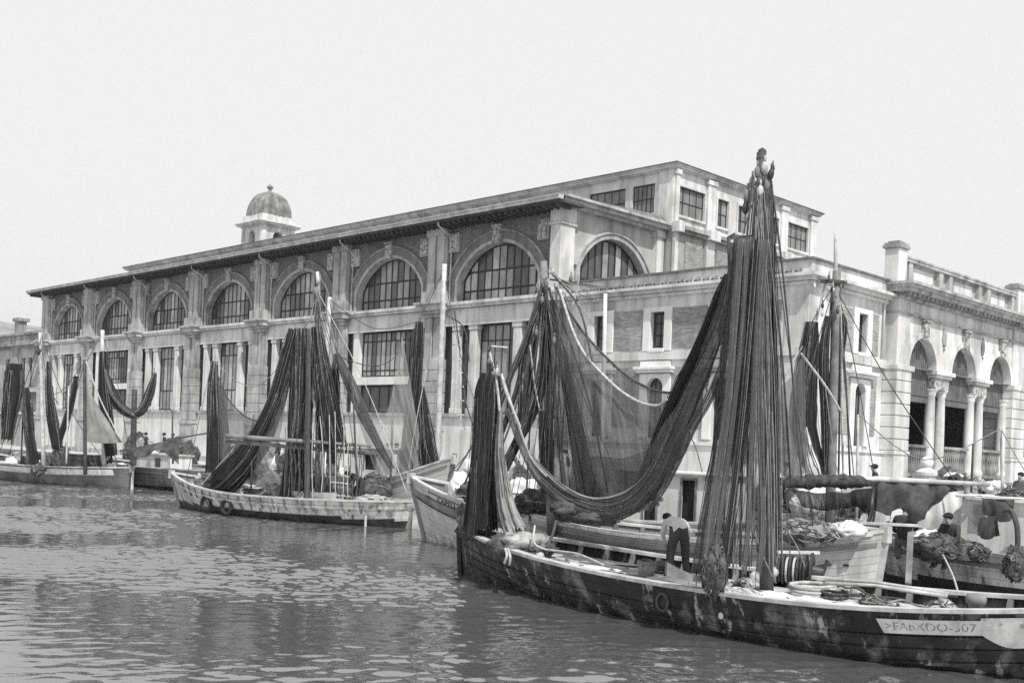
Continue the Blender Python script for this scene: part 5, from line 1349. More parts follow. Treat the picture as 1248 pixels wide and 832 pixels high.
curtain(r22, 'cloth', [(1052, 594, 25.8), (1066, 592, 25.8), (1078, 594, 25.8)], [(1044, 634, 25.8), (1062, 638, 25.8), (1080, 634, 25.8)], 'canvas', 16, 10, 2, .05, 0, .1, 2)
r23 = nroot('white_sheet', at(960, 560, 26), 'crumpled white sail furled at the foot of the pale right mast', 'sailcloth')
bundle(r23, 'cloth', [(976, 520, 26.6, 4), (978, 545, 26.6, 16), (984, 568, 26.6, 24), (990, 582, 26.6, 16)], 'canvas', .6, 5, .25, 36, 95)
f = at(733, 470, 34); fp = nroot('flag_pole', Vector((f.x, f.y, QZ)), 'slim white pole standing before the annex upper window', 'pole')
pole(fp, 'pole', (f.x, f.y, QZ), at(732, 358, 34), .07, .06, 'cabin')

# more standing rigging
def rig(root, lines, r, m, name='rigging'):
    mb = MB()
    for pts in lines: rope(mb, pts, r, 4, 5)
    part(mb, name, m, root, True)
rr = random.Random(77)
rig(mdb, [[(381 + rr.uniform(-4, 4), 352 + rr.uniform(0, 30), 40.8), (372 + k * 4 + rr.uniform(-3, 3), 460, 40.5), (340 + k * 9 + rr.uniform(-4, 4), 600, 40.3)] for k in range(11)], .014, 'rope_dark')
rig(mdb, [[(381, 356, 40.8), (372, 430, 40.6), (366, 520, 40.5)], [(384, 358, 40.8), (386, 440, 40.6), (388, 605, 40.4)], [(252, 442, 43), (235, 520, 43), (222, 580, 43.5)], [(254, 440, 43), (310, 470, 42), (378, 380, 41)]], .016, 'rope_mid')
rig(fb, [[(44, 412, 58), (30, 470, 59), (5, 555, 62)], [(43, 415, 58), (60, 480, 58), (98, 440, 57)], [(119, 404, 58), (100, 440, 57.5)], [(120, 410, 58), (140, 480, 57), (152, 560, 57)], [(97, 440, 57), (80, 510, 57.5), (70, 565, 58)]], .018, 'rope_dark')
rig(gb, [[(536, 330, 46), (505, 395, 45), (490, 560, 44)], [(536, 335, 46), (560, 450, 44), (600, 560, 42)], [(536, 330, 46), (470, 440, 45), (400, 432, 43)], [(396, 365, 43), (450, 400, 43.5), (503, 392, 44)], [(396, 366, 43), (404, 430, 43), (410, 560, 43)]], .018, 'rope_dark')
rig(wb, [[(657 + rr.uniform(-5, 8), 335 + rr.uniform(0, 30), 26), (640 + k * 5, 470, 25.6), (600 + k * 11 + rr.uniform(-6, 6), 610 + rr.uniform(-15, 10), 25.2)] for k in range(12)], .011, 'rope_dark')
rig(wb, [[(660, 330, 26), (690, 345, 25.5), (735, 352, 25)], [(664, 325, 26), (700, 372, 25.5), (720, 400, 25)], [(657, 322, 26), (645, 360, 26), (648, 400, 26)], [(672, 340, 26), (705, 360, 26), (712, 352, 26)]], .014, 'rope_mid')
rig(nb, [[(920 + rr.uniform(-5, 8), 225 + rr.uniform(0, 40), 19), (905 + k * 4 + rr.uniform(-4, 4), 440, 18.8), (868 + k * 9 + rr.uniform(-6, 6), 700, 18.4)] for k in range(10)], .007, 'rope_mid')
rig(nb, [[(936, 240, 19.4), (944, 400, 19.4), (952, 600, 19.4), (958, 690, 19.2)], [(930, 230, 19.4), (955, 420, 19.6), (985, 640, 19.6)], [(914, 240, 19.2), (896, 300, 19.2), (880, 400, 19.1), (868, 520, 19)]], .011, 'rope_dark')
rig(rb, [[(1012, 340, 27), (1035, 440, 27), (1060, 580, 26)], [(1012, 345, 27), (985, 440, 26.5), (960, 580, 25)], [(1012, 345, 27), (995, 372, 27), (984, 392, 27)], [(1012, 350, 27), (1006, 470, 26.8), (1000, 585, 26.6)], [(1014, 350, 27), (1024, 470, 26.8), (1036, 590, 26.4)], [(1012, 350, 27), (1080, 470, 26), (1165, 596, 25)]], .013, 'rope_dark')

# thin spare poles and boathooks stepped about the boats
for root, a, b_, r0 in ((mdb, (300, 600, 42), (303, 505, 42), .035), (mdb, (430, 605, 40), (424, 470, 40.5), .04), (mdb, (346, 606, 41), (342, 520, 41), .03), (fb, (75, 565, 57), (78, 470, 57.5), .05), (fb, (20, 562, 60), (24, 455, 60), .05), (cb, (205, 565, 58), (204, 500, 58), .05), (gb, (470, 590, 42), (474, 470, 43), .05), (cp, (600, 612, 30), (592, 520, 30.5), .04), (cp, (812, 575, 29.5), (818, 500, 29.5), .05), (rb, (1038, 640, 26), (1040, 505, 26.5), .04), (rb, (1216, 600, 25.5), (1214, 520, 25.5), .04), (rb, (1178, 600, 25.5), (1180, 540, 25.5), .03)):
    pole(root, 'spare_pole', at(*a), at(*b_), r0, r0 * .7, rr.choice(('wood', 'wood_dark', 'wood_pale')))
rig(cp, [[(655, 350, 31), (700, 470, 30), (745, 575, 29.5)], [(655, 350, 31), (600, 500, 31), (540, 580, 32)], [(818, 500, 29.5), (840, 540, 29), (850, 575, 28.5)]], .016, 'rope_dark')
rig(rb, [[(1040, 505, 26.5), (1120, 560, 25.5), (1214, 522, 25.5)], [(1214, 522, 25.5), (1235, 560, 25), (1260, 600, 24.5)], [(960, 470, 25), (975, 540, 25), (985, 640, 24)], [(1000, 470, 26), (1012, 560, 25.5), (1030, 640, 24.5)]], .013, 'rope_mid')
# ------------------------------------------------------------------ people
M['skin'] = mat('weathered_skin', .26, .12, 8, rough=.6, bump=0)
M['shirt_white'] = mat('white_shirt_cloth', .58, .1, 6, bump=.3)
M['cloth_dark'] = mat('dark_work_cloth', .045, .25, 6, bump=.3)
M['cloth_mid'] = mat('grey_work_cloth', .13, .25, 6, bump=.3)
M['hair'] = mat('dark_hair', .02, .3, 20)
def person(label, base, facing, pose, top_m, leg_m, scale=1.0, cap_=None, group=None):
    """one continuous skinned body; pose gives joint positions as (right, forward, up) in metres"""
    fw = Vector((cos(facing), sin(facing), 0)); rt = Vector((sin(facing), -cos(facing), 0))
    J = dict(pelvis=(0, 0, .95), belly=(0, .01, 1.1), chest=(0, .02, 1.32), neck=(0, .03, 1.5), head=(0, .06, 1.62), crown=(0, .05, 1.73), nose=(0, .16, 1.615),
             hip_l=(-.1, 0, .9), knee_l=(-.11, .03, .5), ank_l=(-.11, -.01, .09), toe_l=(-.12, .16, .04), hip_r=(.1, 0, .9), knee_r=(.11, .03, .5), ank_r=(.11, -.01, .09), toe_r=(.12, .16, .04),
             sh_l=(-.19, .01, 1.42), elb_l=(-.25, -.02, 1.14), wri_l=(-.24, .1, .92), sh_r=(.19, .01, 1.42), elb_r=(.25, -.02, 1.14), wri_r=(.24, .1, .92))
    J.update(pose)
    bones = [('pelvis', 'belly', 't'), ('belly', 'chest', 't'), ('chest', 'neck', 't'), ('neck', 'head', 's'), ('head', 'crown', 's'), ('head', 'nose', 's')]
    for q in 'lr': bones += [('pelvis', 'hip_' + q, 'l'), ('hip_' + q, 'knee_' + q, 'l'), ('knee_' + q, 'ank_' + q, 'l'), ('ank_' + q, 'toe_' + q, 'b'), ('chest', 'sh_' + q, 't'), ('sh_' + q, 'elb_' + q, 't'), ('elb_' + q, 'wri_' + q, 't')]
    R = dict(pelvis=.15, belly=.145, chest=.155, neck=.058, head=.098, crown=.07, nose=.016, hip=.125, knee=.095, ank=.075, toe=.036, sh=.078, elb=.058, wri=.036)
    V = {k: Vector(v) for k, v in J.items()}
    for q in 'lr':
        d = (V['wri_' + q] - V['elb_' + q]).normalized(); s = -1 if q == 'l' else 1
        side = d.cross(Vector((0, 1, .3))).normalized()
        V['palm_' + q] = V['wri_' + q] + d * .075; R['palm'] = .03; bones.append(('wri_' + q, 'palm_' + q, 's'))
        for i, (o, ln) in enumerate(((-.03, .07), (-.01, .085), (.01, .08), (.03, .06))):
            a, b_ = 'f%da_%s' % (i, q), 'f%db_%s' % (i, q)
            V[a] = V['palm_' + q] + side * o + d * .035; V[b_] = V[a] + d * ln * .8 + Vector((0, .03, -.02)); R['f%da' % i] = .0095; R['f%db' % i] = .008
            bones += [('palm_' + q, a, 's'), (a, b_, 's')]
        V['thumb_' + q] = V['wri_' + q] + d * .05 - side * .05 + Vector((0, .03, 0)); R['thumb'] = .011; bones.append(('palm_' + q, 'thumb_' + q, 's'))
    names = list(V); idx = {n_: i for i, n_ in enumerate(names)}
    me = bpy.data.meshes.new('tmp'); me.from_pydata([V[n_] * scale for n_ in names], [(idx[a], idx[b_]) for a, b_, _ in bones], [])
    o = bpy.data.objects.new('tmp', me); COL.objects.link(o)
    sk = o.modifiers.new('skin', 'SKIN'); sk.use_smooth_shade = True
    for n_, d in zip(names, me.skin_vertices[0].data):
        r = R[n_.rsplit('_', 1)[0] if n_[-2:] in ('_l', '_r') else n_] * scale
        d.radius = (r, r) if n_ not in ('chest', 'belly', 'pelvis') else (r * 1.0, r * .8); d.use_root = n_ == 'pelvis'
    o.modifiers.new('sub', 'SUBSURF').levels = 1
    dg = bpy.context.evaluated_depsgraph_get(); bm_ = bpy.data.meshes.new_from_object(o.evaluated_get(dg))
    bpy.data.objects.remove(o)
    for m_ in (top_m, leg_m, 'skin', 'iron'): bm_.materials.append(M[m_])
    mi = dict(t=0, l=1, s=2, b=3)
    segs = [(V[a] * scale, V[b_] * scale, mi[k]) for a, b_, k in bones]
    for p in bm_.polygons:
        c = p.center; best = 9; m_ = 0
        for a, b_, k in segs:
            ab = b_ - a; f = max(0, min(1, (c - a).dot(ab) / max(ab.length_squared, 1e-9))); dd = (c - a - ab * f).length
            if dd < best: best, m_ = dd, k
        p.material_index = m_; p.use_smooth = True
    root = tag(bpy.data.objects.new('person', bm_), label, 'person', group); COL.objects.link(root)
    M4 = Matrix((( rt.x, fw.x, 0, base[0]), (rt.y, fw.y, 0, base[1]), (0, 0, 1, base[2]), (0, 0, 0, 1)))
    root.matrix_world = M4
    mb = MB(); hd = V['head'].lerp(V['crown'], .55) * scale; back = (V['nose'] - V['head']).normalized() * scale
    mb.blob(hd - back * .022, (.1 * scale, .11 * scale, .085 * scale), amp=.08, seg=7)
    if cap_: mb.blob(hd + back * .05 + Vector((0, 0, .01)) , (.085 * scale, .12 * scale, .03 * scale), amp=.02, seg=6)
    me2 = mb.build('cap' if cap_ else 'hair', cap_ or 'hair', None, True); me2.parent = root
    return root
AWAY = YAW
# the man bent over on the black boat
pm = on_deck(820, 703, H1, .26)
person('man bent double on the black boat deck in white shirt and dark trousers', (pm.x, pm.y, pm.z - .03), AWAY + .12, dict(
    pelvis=(0, .0, .93), belly=(0, .12, 1.03), chest=(.01, .33, 1.12), neck=(-.03, .47, 1.17), head=(-.08, .57, 1.18), crown=(-.12, .67, 1.18), nose=(-.06, .62, 1.08),
    hip_l=(-.11, 0, .88), knee_l=(-.15, .06, .5), ank_l=(-.19, -.02, .09), toe_l=(-.23, .15, .04), hip_r=(.11, 0, .88), knee_r=(.16, .08, .5), ank_r=(.18, .0, .09), toe_r=(.21, .17, .04),
    sh_l=(-.19, .36, 1.11), elb_l=(-.24, .44, .86), wri_l=(-.12, .56, .66), sh_r=(.2, .36, 1.11), elb_r=(.33, .44, .92), wri_r=(.37, .62, .82)), 'shirt_white', 'cloth_dark')
SIT = dict(pelvis=(0, 0, .5), belly=(0, .03, .65), chest=(0, .08, .85), neck=(0, .12, 1.02), head=(0, .17, 1.13), crown=(0, .17, 1.24), nose=(0, .27, 1.11), hip_l=(-.1, .03, .48), knee_l=(-.13, .42, .5), ank_l=(-.13, .4, .09), toe_l=(-.14, .56, .04),
    hip_r=(.1, .03, .48), knee_r=(.13, .42, .5), ank_r=(.13, .4, .09), toe_r=(.14, .56, .04), sh_l=(-.19, .08, .95), elb_l=(-.25, .14, .7), wri_l=(-.14, .36, .62), sh_r=(.19, .08, .95), elb_r=(.25, .14, .7), wri_r=(.14, .36, .62))
def dk(h, t, lat, drop): 
    c = h.bow + h.ax * (h.L * t) + h.n * lat; return Vector((c.x, c.y, h.zg(t) - drop + .06))
q = at(1153, 672, 24.6); person('crouched person in dark clothes and cap mending nets beside the right deckhouse', (q.x, q.y, .75), AWAY + 2.2, SIT, 'cloth_dark', 'cloth_dark', 1, 'hair')
q = at(1096, 650, 25.3); person('seated person in dark jacket and grey trousers near the white sailcloth', (q.x, q.y, .8), AWAY - .4, SIT, 'cloth_dark', 'cloth_mid', 1.05)
q = at(1081, 575, 33); person('person sitting on the quay edge before the loggia arches holding a thin stick', (q.x, q.y, QZ), AWAY + 2.4, SIT, 'cloth_dark', 'cloth_dark', 1.0, 'hair')
pst = 'people standing on the quay'
for i, (px, d, f, t_m, l_m, lab, cp_) in enumerate((
    (231, 54, 2.9, 'cloth_dark', 'cloth_mid', 'person in dark jacket standing on the quay behind the rust streaked boat bow', None),
    (268, 54, .4, 'cloth_mid', 'cloth_dark', 'capped person in grey behind the sagging net of the rust streaked boat', 'hair'),
    (277, 54.5, 3.6, 'shirt_white', 'cloth_dark', 'bareheaded person in white shirt behind the sagging net on the quay', None),
    (330, 51.5, 2.0, 'shirt_white', 'cloth_mid', 'person in white shirt and grey trousers left of the middle dark net skirts', None),
    (437, 49, 3.3, 'cloth_dark', 'cloth_dark', 'person all in black standing below the wide hall doorway', 'hair'),
    (452, 49.5, 1.2, 'cloth_mid', 'cloth_dark', 'person in grey jacket beside the black clad one below the doorway', None),
    (74, 62, 2.5, 'cloth_dark', 'cloth_mid', 'person in dark jacket behind the V of black nets at the left', None),
    (15, 64, 2.9, 'shirt_white', 'cloth_dark', 'person in white shirt at the far left among baskets', 'hair'))):
    q = at(px, 545, d); person(lab, (max(q.x, QX + .5), q.y, QZ), f, {}, t_m, l_m, rnd.uniform(.95, 1.03), cp_, pst)
for px, py, d, f, lab in ((98, 560, 57, 3.0, 'person in white shirt bending in the stern of the banded boat'), (428, 600, 38.5, 2.0, 'stooping person in grey shirt in the stern of the rust streaked boat')):
    q = dk(H5, .86, -.2, .36) if px < 200 else dk(H4, .8, -.2, .32)
    person(lab, q, AWAY + f, dict(belly=(0, .1, 1.04), chest=(0, .3, 1.16), neck=(0, .44, 1.2), head=(0, .54, 1.2), crown=(0, .64, 1.2), nose=(0, .57, 1.1), sh_l=(-.19, .32, 1.15), elb_l=(-.22, .4, .88), wri_l=(-.15, .52, .7), sh_r=(.19, .32, 1.15), elb_r=(.22, .4, .88), wri_r=(.15, .52, .7)), 'shirt_white' if px < 200 else 'cloth_mid', 'cloth_dark')

# ------------------------------------------------------------------ loose gear, each piece a thing of its own
def gear(name, label, cat, p, group=None): return empty(name, (p.x, p.y, p.z), label, cat, group)
def crate(p, L_, W_, H_, a, label, m='wood', lid=None, group=None):
    r = gear('crate', label, 'crate', p, group); ca, sa = cos(a), sin(a)
    def hb(mb, x0, x1, y0, y1, z0, z1): mb.hexa([p + Vector((x * ca - y * sa, x * sa + y * ca, z)) for z in (z0, z1) for x, y in ((x0, y0), (x1, y0), (x1, y1), (x0, y1))])
    mb = MB(); n = 3
    for k in range(n):
        z0, z1 = H_ * k / n + .01, H_ * (k + 1) / n - .012
        hb(mb, -L_ / 2, L_ / 2, -W_ / 2, -W_ / 2 + .02, z0, z1); hb(mb, -L_ / 2, L_ / 2, W_ / 2 - .02, W_ / 2, z0, z1)
        hb(mb, -L_ / 2, -L_ / 2 + .02, -W_ / 2 + .021, W_ / 2 - .021, z0, z1); hb(mb, L_ / 2 - .02, L_ / 2, -W_ / 2 + .021, W_ / 2 - .021, z0, z1)
    hb(mb, -L_ / 2 + .021, L_ / 2 - .021, -W_ / 2 + .021, W_ / 2 - .021, 0, .02)
    part(mb, 'slats', m, r)
    if lid:
        mb = MB(); hb(mb, -L_ / 2 - .03, L_ / 2 + .03, -W_ / 2 - .03, W_ / 2 + .03, H_, H_ + .04); part(mb, 'lid', lid, r)
    return r
def basket(p, r_, h_, label, fill=None, group=None):
    r = gear('basket', label, 'basket', p, group)
    mb = MB(); mb.lathe([(r_ * .75, 0), (r_ * .9, h_ * .5), (r_, h_), (r_ * 1.06, h_ + .02), (r_ * .94, h_), (r_ * .84, h_ * .5), (r_ * .7, .03)], p, 14); part(mb, 'wickerwork', 'wicker', r, True)
    if fill: mb = MB(); mb.blob(p + Vector((0, 0, h_ * .85)), (r_ * .9, r_ * .9, h_ * .4), amp=.4, freq=2.5, seed=int(p.x * 10)); part(mb, 'contents', fill, r, True)
    return r
def heap(p, rx, ry, rz, m, label, cat='net heap', seed=0, name='net_heap', group=None, lumps=4):
    r = gear(name, label, cat, p, group); mb = MB(); rr = random.Random(seed)
    def lump(c, r3, sd):
        rows = []; sg = 16
        for a in range(sg + 1):
            th = pi * a / sg; row = []
            for b_ in range(sg * 2):
                ph = pi * b_ / sg; d = Vector((sin(th) * cos(ph), sin(th) * sin(ph), cos(th))); o = Vector((sd * 3.1, sd * 1.7, sd))
                k = 1 + .3 * mnoise.noise(d * 1.8 + o) + .2 * mnoise.noise(d * 4.5 + o) + .13 * mnoise.noise(d * 11 + o)
                row.append(c + Vector((d.x * r3[0], d.y * r3[1], d.z * r3[2])) * k)
            rows.append(row)
        mb.grid(rows, 0, True)
    lump(p + Vector((0, 0, rz * .35)), (rx, ry, rz), seed)
    for k in range(lumps): lump(p + Vector((rr.uniform(-.8, .8) * rx, rr.uniform(-.8, .8) * ry, rz * rr.uniform(.2, .8))), (rx * rr.uniform(.2, .4), ry * rr.uniform(.2, .4), rz * rr.uniform(.25, .45)), seed + k + 1)
    near = p.dot(FW) < 30
    if cat == 'net heap':
        for k in range(int((60 if near else 24) * (.5 + rx))):       # tangled meshes and cords wound over the pile
            ax1 = Vector((rr.gauss(0, 1), rr.gauss(0, 1), rr.gauss(0, .6))).normalized(); ax2 = ax1.cross(Vector((rr.gauss(0, 1), rr.gauss(0, 1), rr.gauss(0, 1)))).normalized()
            a0, a1 = rr.uniform(0, 6.28), rr.uniform(.5, 1.8); o = Vector((seed * 3.1, seed * 1.7, seed)); pts = []; g = rr.uniform(1.0, 1.12)
            for i in range(9):
                a = a0 + a1 * i / 8; d = (ax1 * cos(a) + ax2 * sin(a)); d = (d + Vector((rr.gauss(0, .08), rr.gauss(0, .08), rr.gauss(0, .08)))).normalized()
                kk = (1 + .3 * mnoise.noise(d * 1.8 + o) + .2 * mnoise.noise(d * 4.5 + o) + .13 * mnoise.noise(d * 11 + o)) * g
                pts.append(tuple(p + Vector((0, 0, rz * .35)) + Vector((d.x * rx, d.y * ry, d.z * rz)) * kk))
            mb.tube(spline(pts, 2), rr.uniform(.006, .016) if near else rr.uniform(.012, .024), 4, rr.choice((0, 1, 1, 2)))
    part(mb, 'heap', [m, 'rope_dark', 'rope_mid'], r, True); return r
def coil(p, r_, label, m='rope_pale', turns=5, th=.03, group=None):
    r = gear('rope_coil', label, 'rope coil', p, group); mb = MB(); pts = []
    for k in range(turns * 20 + 1):
        a = 2 * pi * k / 20; rr = r_ * (1 - .05 * (k / 20 % 3)); pts.append(p + Vector((rr * cos(a) * (1 + .05 * sin(a * .7)), rr * sin(a), .04 + .022 * k / 20 + .02 * sin(a * 1.3))))
    mb.tube(pts, th, 5); part(mb, 'rope', m, r, True); return r
def plank(p, q, w, h_, label, m='wood_pale', cat='plank', name='plank'):
    mb = MB(); mb.bar(p, q, w, h_); c = p.lerp(q, .5); o = mb.build(name, m, None, False, loc=c, bevel=.006); tag(o, label, cat); return o
def buoy(p, r_, label, m='band', group=None):
    r = gear('float_buoy', label, 'float', p, group); mb = MB(); mb.blob(p + Vector((0, 0, r_)), (r_, r_, r_), amp=.05, seg=9); part(mb, 'ball', m, r, True)
    mb = MB(); mb.tube([p + Vector((r_ * .5 * cos(a), 0, 2 * r_ + .05 * sin(a))) for a in [pi * k / 6 for k in range(7)]], .015, 5); part(mb, 'eye', 'rope_dark', r, True); return r
def cloth(p, L_, W_, a, m, label, seed=0, hgt=.12, name='sailcloth', cat='sailcloth'):
    r = gear(name, label, cat, p); rows, uvs = [], []; ca, sa = cos(a), sin(a)
    for i in range(25):
        row = []; uv = []
        for j in range(13):
            u, v = i / 24 - .5, j / 12 - .5; x, y = u * L_ * (1 + .1 * sin(v * 9 + seed)), v * W_ * (1 + .25 * sin(u * 7 + seed))
            z = hgt * (.5 + .5 * mnoise.noise(Vector((x * 2.2, y * 5, seed)))) * (1 - (2 * abs(v)) ** 3) + .05 * mnoise.noise(Vector((x * 6, y * 9, seed + 3)))
            row.append(p + Vector((x * ca - y * sa, x * sa + y * ca, max(z, -.0) + .01))); uv.append((x, y))
        rows.append(row); uvs.append(uv)
    mb = MB(); mb.grid(rows, 0, False, uvs); part(mb, 'cloth', m, r, True); return r
# --- black boat
axb = math.atan2(H1.ax.y, H1.ax.x)
q = on_deck(925, 728, H1, .22); cloth(q, 2.2, .42, axb, 'canvas', 'crumpled pale sailcloth along the near rail of the black boat below its winch', 3, .2)
q = on_deck(1000, 738, H1, .22); cloth(q, 1.3, .4, axb + .1, 'canvas', 'smaller rumpled sailcloth behind the coil on the black boat near rail', 8, .16)
q = on_deck(690, 690, H1, .24); cloth(q, 2.0, .9, axb - .1, 'canvas', 'flat pale sailcloth lying on the foredeck of the black boat', 5, .07)
q = on_deck(985, 722, H1, .22); coil(q, .42, 'large pale rope coil on deck beside the winch of the black boat', th=.035)
q = on_deck(842, 712, H1, .18); 
r = gear('wooden_chock', 'pale curved wooden chock on the rail near the bent man', 'chock', q)
mb = MB(); rows = []
for k in range(13):
    f = k / 12; c = at(806 + 46 * f, 690 + 14 * sin(f * 1.5), 18.6); z = .09 * (1 - f) ** 1.5 + .05
    rows.append([c - FW * .12 + Vector((0, 0, -z)), c - FW * .12 + Vector((0, 0, z * .6)), c + FW * .12 + Vector((0, 0, z * .6)), c + FW * .12 + Vector((0, 0, -z))])
mb.grid(rows, 0, True); mb.face(rows[0]); mb.face(rows[-1]); part(mb, 'block_of_wood', 'wood', r)
heap(at(866, 690, 18.2) - Vector((0, 0, .25)), .2, .2, .42, 'heap', 'dark tangle of net and rope tied at the near rail by the winch', 'net heap', 31)
q = on_deck(738, 700, H1, .24); plank(q, q + Vector((-.1, -.95, .08)), .1, .06, 'dark driftwood baulk lying across the pale foredeck', 'wood_dark')
q = on_deck(720, 697, H1, .24); plank(q, q + Vector((.25, -.5, .02)), .06, .04, 'short dark stick left of the baulk on the foredeck', 'wood_dark')
q = on_deck(778, 706, H1, .24); plank(q, q + Vector((.5, -.4, .1)), .07, .03, 'pale bent stave sticking up before the bent man', 'wood_pale')
for i, (px, py, l) in enumerate(((760, 706, 'small dark scrap'), (786, 709, 'larger dark scrap'), (700, 692, 'round dark scrap'))):
    heap(on_deck(px, py, H1, .24), .1 + .03 * i, .08, .05, 'heap', l + (' of netting right of the baulk', ' of netting at the foot of the stave', ' of netting nearest the bow heap')[i], 'net scrap', 40 + i, 'net_scrap', None, 2)
q = on_deck(652, 684, H1, .24); buoy(q, .1, 'pale round float on the foredeck behind the bow net heap', 'wood_pale')
q = on_deck(665, 676, H1, .2)
r = gear('rope', 'pale rope looped from the far rail down to the black boat foredeck', 'rope', q); mb = MB()
rope(mb, [(646, 640, 22.6), (645, 660, 22.3), (656, 668, 22), (676, 671, 21.7), (700, 675, 21.3), (730, 688, 20.4)], .022); part(mb, 'line', 'rope_pale', r, True)
mb = MB(); rope(mb, [(672, 634, 22.6), (668, 650, 22.4), (661, 667, 22.2)], .035); part(mb, 'iron_bar', 'wood_dark', r, True)
r = gear('rope', 'knotted pale rope end hanging over the bow of the black boat', 'rope', at(612, 670, 22.8)); mb = MB()
rope(mb, [(610, 668, 22.5), (612, 676, 22.2), (609, 686, 22.25)], .03); rope(mb, [(613, 668, 22.5), (616, 678, 22.2), (615, 688, 22.25)], .03); part(mb, 'line', 'rope_pale', r, True)
r = gear('rope', 'thin pale line slanting over the dark side of the planked right boat', 'rope', at(1150, 690, 22)); mb = MB()
rope(mb, [(1143, 675, 23.5), (1155, 700, 21), (1162, 722, 19.2)], .02); part(mb, 'line', 'rope_pale', r, True)
q = at(1101, 660, 23); plank(at(1104, 650, 22.2), at(1101, 712, 21.4), .12, .1, 'grey upright stake between the pale stern and planked right boat', 'wood', 'stake', 'stake')
# --- pale boat, cream boat
for i, (px, py, d, rx, rz, m, lab) in enumerate((
    (645, 612, 27.5, .5, .35, 'heap', 'dark net heap left of the great net foot'), (610, 618, 30, .55, .4, 'heap_pale', 'mottled net heap behind the pale bow net'), (628, 600, 30.5, .5, .45, 'canvas', 'crumpled white canvas behind the tall bow net'),
    (555, 592, 32, .35, .45, 'canvas', 'white canvas roll in the bow with the painted name'), (572, 598, 31, .5, .3, 'heap', 'dark net heap beside the canvas roll in the cream bow'), (978, 648, 22.8, .6, .25, 'heap_pale', 'low mottled net heap on the stern of the pale grey boat'),
    (700, 632, 26.5, .6, .3, 'heap', 'flat dark net heap right of the pale boat mast'), (1030, 645, 23, .4, .18, 'canvas', 'small white canvas fold on the pale stern'))):
    p = at(px, py, d); heap(p - Vector((0, 0, rz * .4)), rx, rx * .8, rz, m, lab, 'canvas' if m == 'canvas' else 'net heap', 100 + i, 'canvas_heap' if m == 'canvas' else 'net_heap')
q = at(575, 588, 31); basket(Vector((q.x, q.y, 1.1)), .28, .4, 'wicker basket of netting in the cream boat bow', 'heap')
q = at(672, 600, 29.5); crate(q - Vector((0, 0, .35)), .7, .5, .55, .6, 'grey crate standing behind the pale boat mast foot')
q = at(1075, 645, 24); plank(at(1028, 636, 23.6), at(1112, 640, 23.9), .12, .06, 'pale plank laid level across the stern post', 'wood_pale')
# --- rust streaked boat
a4 = math.atan2(H4.ax.y, H4.ax.x)
crate(dk(H4, .42, .35, .3), 1.3, .8, .42, a4, 'dark hatch box with white lid on the rust streaked boat', 'wood_dark', 'band')
heap(dk(H4, .12, .2, .3), .45, .4, .4, 'heap_pale', 'mottled net heap in the bow of the rust streaked boat', seed=120); heap(dk(H4, .2, -.3, .3), .5, .5, .5, 'heap', 'dark net heap behind the bow heap of the rust streaked boat', seed=121)
heap(dk(H4, .3, .6, .3), .35, .3, .35, 'canvas', 'crumpled white canvas in front of the dark fold of sagging net', 'canvas', 122, 'canvas_heap'); heap(dk(H4, .36, -.7, .3), .5, .5, .75, 'canvas', 'tall white canvas bundle behind the hatch box', 'canvas', 123, 'canvas_heap')
heap(dk(H4, .88, .3, .25), .8, .5, .28, 'heap_pale', 'speckled pale net heap in the stern of the rust streaked boat', seed=124, lumps=8)
heap(dk(H4, .8, -.9, .2), .7, .6, .75, 'heap', 'bushy black net heap in front of the high pale bow', seed=125, lumps=9)
heap(dk(H4, .52, .9, .3), .55, .5, .5, 'heap', 'dark net heap right of the hatch box under the spar', seed=126); heap(dk(H4, .6, -.4, .3), .7, .6, .7, 'heap', 'dark net heap behind the dinghy', seed=127); heap(dk(H4, .68, .95, .25), .4, .35, .35, 'heap_pale', 'mottled net heap at the rail before the dinghy stern', seed=128)
coil(dk(H4, .72, .3, .22), .4, 'white rope coil in the stern of the rust streaked boat', 'band', 4, .06)
r = gear('dinghy', 'small pale dinghy carried on deck of the rust streaked boat', 'dinghy', dk(H4, .64, .8, .2)); hd = Hull((dk(H4, .55, .9, 0).x, dk(H4, .55, .9, 0).y), (dk(H4, .76, .9, 0).x, dk(H4, .76, .9, 0).y), .42, (1.22, 1.1, 1.15), .75, .5)
part(hull_mesh(hd, -5), 'hull', ['hull_cream', 'hull_cream'], r, True); mb = MB(); mb.grid([[hd.in_(t, 1, .03, hd.zg(t) - .05), hd.in_(t, -1, .03, hd.zg(t) - .05)] for t in TS]); part(mb, 'inside', 'wood', r)
for i, (t, lat, lab) in enumerate(((.5, -.5, 'basket by the mast foot of the rust streaked boat'), (.6, -.8, 'basket under the spar end of the rust streaked boat'), (.16, .7, 'basket nearest the rust streaked bow rail'))): basket(dk(H4, t, lat, .3), .26, .36, lab, 'canvas' if i == 1 else 'heap')
buoy(dk(H4, .26, .9, .28), .14, 'white ball float on the rail side before the sagging net'); buoy(dk(H4, .66, -.2, .28), .13, 'white ball float by the dinghy')
